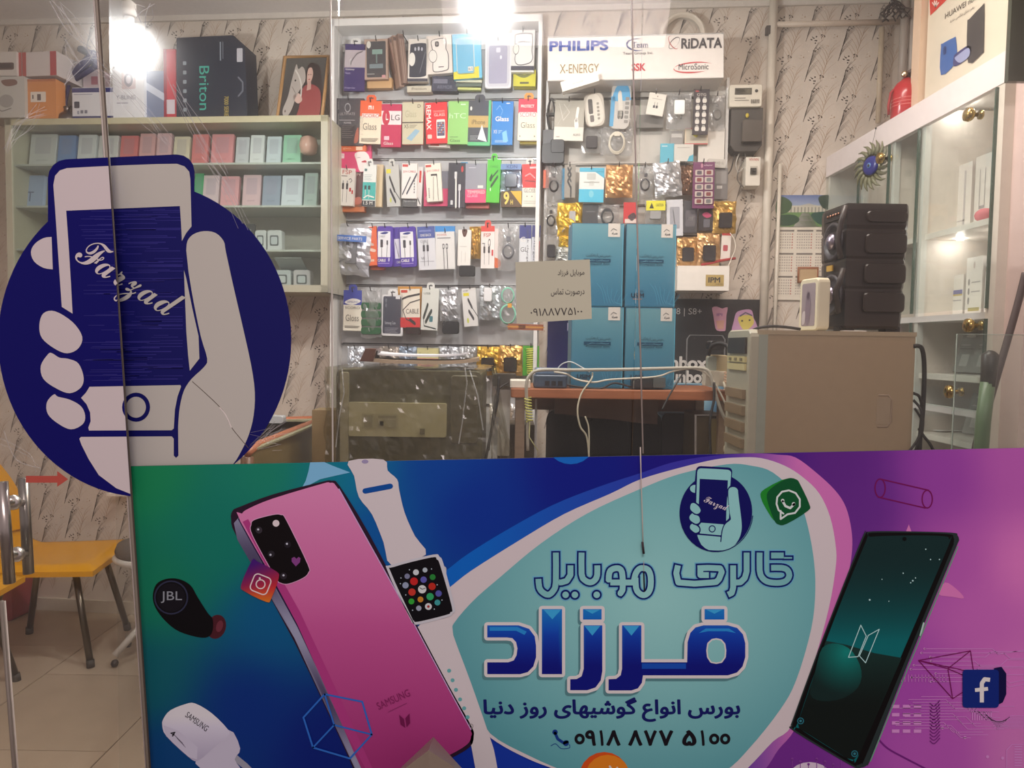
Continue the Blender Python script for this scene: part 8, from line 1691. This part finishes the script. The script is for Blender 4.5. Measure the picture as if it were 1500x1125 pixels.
PX = Plane((RX + .06, 0, 0), (-1, 0, 0)); yA, yB = PX.at(1358, 60).y, yN + .0
m = MB(); m.abox(RX + .06, RX + .075, yB, yA, RZ + .001, 2.84, (214, 204, 184), 'satin'); link('board', m, po)
m = MB(); pr = Print(m, pixsurf(PX, .0008), 'vinyl')
pr.poly([(1361, -20), (1392, -20), (1387, 0), (1363, 23)], (196, 54, 44)); pr.up(); 
for k in range(4): a_ = -2.4 + k * .55; pr.line([(1371, 10), (1371 + 6 * math.cos(a_), 10 + 9 * math.sin(a_))], 1.8, (226, 200, 190))
def ptext(t, x0, y0_, x1, y1_, h, col, bold=.0):
    vs, fs = glyphs(t, bold); pr.put([(x0 + (x1 - x0) * a_, y0_ + (y1_ - y0_) * a_ - h * (b_ - .5)) for a_, b_ in vs], fs, col)
ptext('HUAWEI nova', 1385, 24, 1434, -6, 8, (60, 54, 52), .0); ptext(shape('رهبر دنیای عکاسی جدید'), 1392, 32, 1428, 10, 6, (90, 80, 76), .0)
pr.poly(smooth([(1379, 68), (1381, 64), (1398, 55), (1401, 57), (1401, 90), (1379, 110)], 3), (62, 98, 160)); pr.up(); pr.poly(smooth([(1383, 70), (1387, 68), (1387, 78), (1383, 80)], 3), (40, 60, 110))
pr.poly(smooth([(1418, 34), (1421, 28), (1440, 8), (1443, 10), (1442, 70), (1440, 78), (1419, 92)], 3), (70, 66, 66)); pr.poly(smooth([(1398, 84), (1402, 78), (1421, 66), (1423, 80), (1410, 92), (1398, 97)], 3), (66, 64, 110)); pr.up(); pr.poly(smooth([(1400, 86), (1404, 81), (1420, 70), (1421, 82), (1408, 92)], 3), (150, 156, 190))
link('advert_print', m, po)
m = MB(); m.abox(RX + .04, RX + .10, PX.at(1356, 60).y, PX.at(1345, 60).y, RZ + .001, 2.845, (214, 186, 160), 'satin'); tag(link('wall_batten', m), 'pale upright post on the cabinet between the extinguisher and the phone advert', 'post')
# dark green slab at the top of the pier, coloured as a tree's reflection
m = MB(); a = front(2.02).at(1474, 60); m.abox(a.x, a.x + .2, 2.005, 2.02, front(2.02).at(1480, 122).z, 2.8, (58, 62, 52), 'gloss'); tag(link('tree_reflection_patch', m), kind='structure')
# cable, mop and lower glass on the right
wires('black_cable', 'thick dark cable sweeping down across the pier beside the right cabinet', [(1502, 400, 1.9), (1492, 440, 1.9), (1478, 490, 1.9), (1462, 545, 1.9), (1446, 600, 1.9), (1430, 650, 1.9), (1424, 700, 1.9)], .009, (70, 56, 54))
bm = thing('green_mop', 'green handled mop with a dark grip leaning by the right cabinet post', 'mop', fp(1446, 760, 1.84))
m = MB(); m.tube([fp(1447, 560, 1.84), fp(1440, 620, 1.84), fp(1430, 760, 1.84)], .017, (84, 106, 74), 'satin', 12); link('pole', m, bm)
m = MB(); m.tube([fp(1453, 514, 1.84), fp(1451, 520, 1.84), fp(1447, 566, 1.84)], [.008, .020, .017], (44, 38, 34), 'satin', 12); link('grip', m, bm)
m = MB(); b_ = fp(1430, 760, 1.84); m.tube([b_, Vector((b_.x - .12, b_.y, .03))], .014, (90, 120, 80), 'satin', 10); m.box(Vector((b_.x - .12, b_.y, .03)), (.1, 0, 0), (0, .05, 0), (0, 0, .02), (180, 180, 176), 'cloth'); link('head', m, bm)
m = MB(); x0_, x1_ = fp(1395, 600, 1.74).x, 1.34; m.abox(x0_, x1_ + .3, 1.737, 1.743, .0, fp(1440, 490, 1.74).z, (210, 225, 215), 'cabinet_glass'); o = link('glass_sheet', m); tag(o, 'upright glass sheet leaning low in front of the right cabinet', 'glass sheet')
e = MB(); zt3 = fp(1440, 490, 1.74).z; e.tube([Vector((x0_, 1.735, .0)), Vector((x0_, 1.735, zt3)), Vector((x1_ + .3, 1.735, zt3))], .0016, (120, 134, 122), 'gloss', 6); link('cut_edge', e, o)

# ---------------------------------------------------------------- lower left: desk corner, chairs, stool
dk = thing('glass_topped_desk', 'orange brown desk edge with a clear glass top left of the covered printer', 'desk', fp(430, 700, 2.6))
dz = fp(440, 614, 2.9).z
A_p = Plane((0, 0, dz), (0, 0, 1)); 
def fl_at(px, py, z): 
    d = ray(px, py); t = (z - CAM.z) / d.z; return CAM + d * t
q = [fl_at(392, 616, dz), fl_at(475, 613, dz), fl_at(378, 652, dz), fl_at(362, 664, dz)]
m = MB(); m.tube([q[0], q[1]], .012, (176, 104, 70), 'wood', 4); m.tube([q[1], q[2], q[3]], .014, (178, 108, 74), 'wood', 4)
m.prism([q[3], q[2], q[1], q[0], Vector((q[3].x, q[0].y, dz))], Z * .003, (150, 150, 120), 'satin'); link('desktop', m, dk)
m = MB(); m.add([q[1], q[3], Vector((q[3].x, q[3].y, dz - .16)), Vector((q[1].x, q[1].y, dz - .16))], [(0, 1, 2, 3)], (120, 104, 70), 'wood'); link('front_panel', m, dk)
for p in (q[1], q[3], q[0]):
    m = MB(); m.tube([p - Z * .01, Vector((p.x, p.y, 0))], .018, (120, 84, 60), 'wood', 4); link('leg', m, dk)
m = MB(); c0 = fl_at(405, 622, dz); m.rbox(c0 + Z * .02, (.03, 0, 0), (0, 0, .014), (0, .02, 0), .008, (196, 200, 200), 'gloss'); tag(link('small_gadget', m), 'small clear gadget on the glass topped desk', 'gadget')
m = MB(); c0 = fl_at(455, 655, dz - .03); m.box(c0 + Vector((.02, .25, .0)), (.07, 0, 0), (0, .05, 0), (0, 0, .10), (156, 134, 96), 'satin'); tag(link('cardboard_carton', m), 'tan cardboard carton between the desk and the covered printer', 'box')
YEL = (224, 160, 26)
def yellow_chair(ox, oy, rz, lab, seat_z=.43):
    t = thing('plastic_chair', lab, 'chair', Vector((ox, oy, 0))); q = Matrix.Rotation(math.radians(rz), 3, 'Z'); O = Vector((ox, oy, 0)); L_ = lambda x, y, z: O + q @ Vector((x, y, z))
    def seat(u, v, d=0):
        x = (u - .5) * .46; y = (v - .5) * .47; ed = max(abs(u - .5), abs(v - .5)) * 2
        z = seat_z - .012 * (1 - (2 * (v - .5)) ** 2) * (1 - (2 * (u - .5)) ** 2) - .022 * max(0, ed - .86) / .14 + (.09 * max(0, (v - .8) / .2) ** 2)
        return L_(x * (1 - .10 * (v)), y, z - d)
    m = MB(); m.grid(lambda u, v: seat(u, v), 16, 16, YEL, 'gloss', True); m.grid(lambda u, v: seat(u, v, .008), 16, 16, dim(YEL, .8), 'gloss', True)
    for f in (lambda u, v: seat(u, 0, .022 * v), lambda u, v: seat(0, u, .022 * v), lambda u, v: seat(1, u, .022 * v), lambda u, v: seat(u, 1, .022 * v)): m.grid(f, 14, 2, YEL, 'gloss', True)
    link('seat', m, t)
    m = MB()
    def back(u, v, d=0):
        x = (u - .5) * .36 * (1 - .22 * v * v * v); z = seat_z + .07 + .36 * v - .05 * (2 * (u - .5)) ** 6 * v; y = .235 + .05 * v + .07 * v * v - .05 * (2 * (u - .5)) ** 2 + d
        return L_(x, y, z)
    nu, nv = 14, 14; vs = []; fs = []
    for d in (0, .010):
        b_ = len(vs)
        for j in range(nv + 1):
            for i in range(nu + 1): vs.append(back(i / nu, j / nv, d))
        for j in range(nv):
            for i in range(nu):
                if 4 <= i <= 9 and 6 <= j <= 8: continue      # hand hole
                fs.append((b_ + j * (nu + 1) + i, b_ + j * (nu + 1) + i + 1, b_ + (j + 1) * (nu + 1) + i + 1, b_ + (j + 1) * (nu + 1) + i))
    m.add(vs, fs, YEL, 'gloss', True)
    for f in (lambda u, v: back(0, u, .01 * v), lambda u, v: back(1, u, .01 * v), lambda u, v: back(u, 1, .01 * v)): m.grid(f, 14, 1, YEL, 'gloss', True)
    link('backrest', m, t)
    for sx in (-1, 1):
        for sy_ in (-1, 1):
            m = MB(); m.tube([L_(sx * .14, sy_ * .13, seat_z - .03), L_(sx * .20, sy_ * .21, .012)], .0135, (106, 100, 88), 'metal', 12); o = link('leg', m, t)
            f_ = MB(); f_.tube([L_(sx * .198, sy_ * .208, .03), L_(sx * .201, sy_ * .211, .0)], .016, (60, 56, 50), 'rubber', 10); link('leg_cap', f_, o)
    for sx in (-1, 1):
        m = MB(); m.tube([L_(sx * .14, -.13, seat_z - .03), L_(sx * .14, .13, seat_z - .03)], .011, (106, 100, 88), 'metal', 10); link('seat_rail', m, t)
    return t
yellow_chair(-1.95, 3.14, 98, 'yellow moulded plastic chair whose seat corner reaches furthest toward the banner')
yellow_chair(-2.12, 2.62, 96, 'nearer yellow plastic chair cut off by the frame behind the door handle')
so = thing('round_stool', 'round white stool with a grey cushion half hidden by the banner edge', 'stool', Vector((-1.70, 3.0, 0)))
cx, cy = fp(228, 810, 3.1).x, 3.1; szz = fp(212, 818, 3.1).z
m = MB(); m.lathe(Vector((cx, cy, szz)), (0, 0, 1), [(.14, 0), (.16, .006), (.165, .02), (.155, .03)], (216, 212, 204), 'satin', 28); link('seat_rim', m, so)
m = MB(); m.lathe(Vector((cx, cy, szz + .03)), (0, 0, 1), [(.15, 0), (.155, .02), (.145, .045), (.11, .058), (.01, .062)], (96, 88, 82), 'cloth', 28); link('cushion', m, so)
m = MB(); m.lathe(Vector((cx, cy, .09)), (0, 0, 1), [(.03, 0), (.024, .02), (.022, szz - .09)], (210, 206, 198), 'satin', 16); link('column', m, so)
for k in range(5):
    a = 2.75 + k * 1.2566; m = MB(); e_ = Vector((cx + .17 * math.cos(a), cy + .17 * math.sin(a), .03)); m.tube([Vector((cx, cy, .14)), Vector((cx + .08 * math.cos(a), cy + .08 * math.sin(a), .13)), e_ + Z * .02], .014, (208, 202, 190), 'satin', 10); m.ball(e_ - Z * .012, .016, (50, 46, 44), 'rubber', 8); link('foot', m, so)
# small shelf bracket on the wall above the stool, parcels at the wall
m = MB(); c0 = WALL.off(.05).at(180, 722); m.box(c0, WU * .05, WALL.n * .05, Z * .006, (232, 226, 216)); tag(link('wall_bracket', m), 'small white bracket shelf low on the back wall under the round sticker', 'bracket')
m = MB(); c0 = wp(-2.46, .14, .09); m.rbox(c0, WU * .12, Z * .14, WALL.n * .08, .02, (150, 60, 70), 'satin'); tag(link('maroon_crate', m), 'maroon crate on the floor behind the yellow chairs', 'crate')
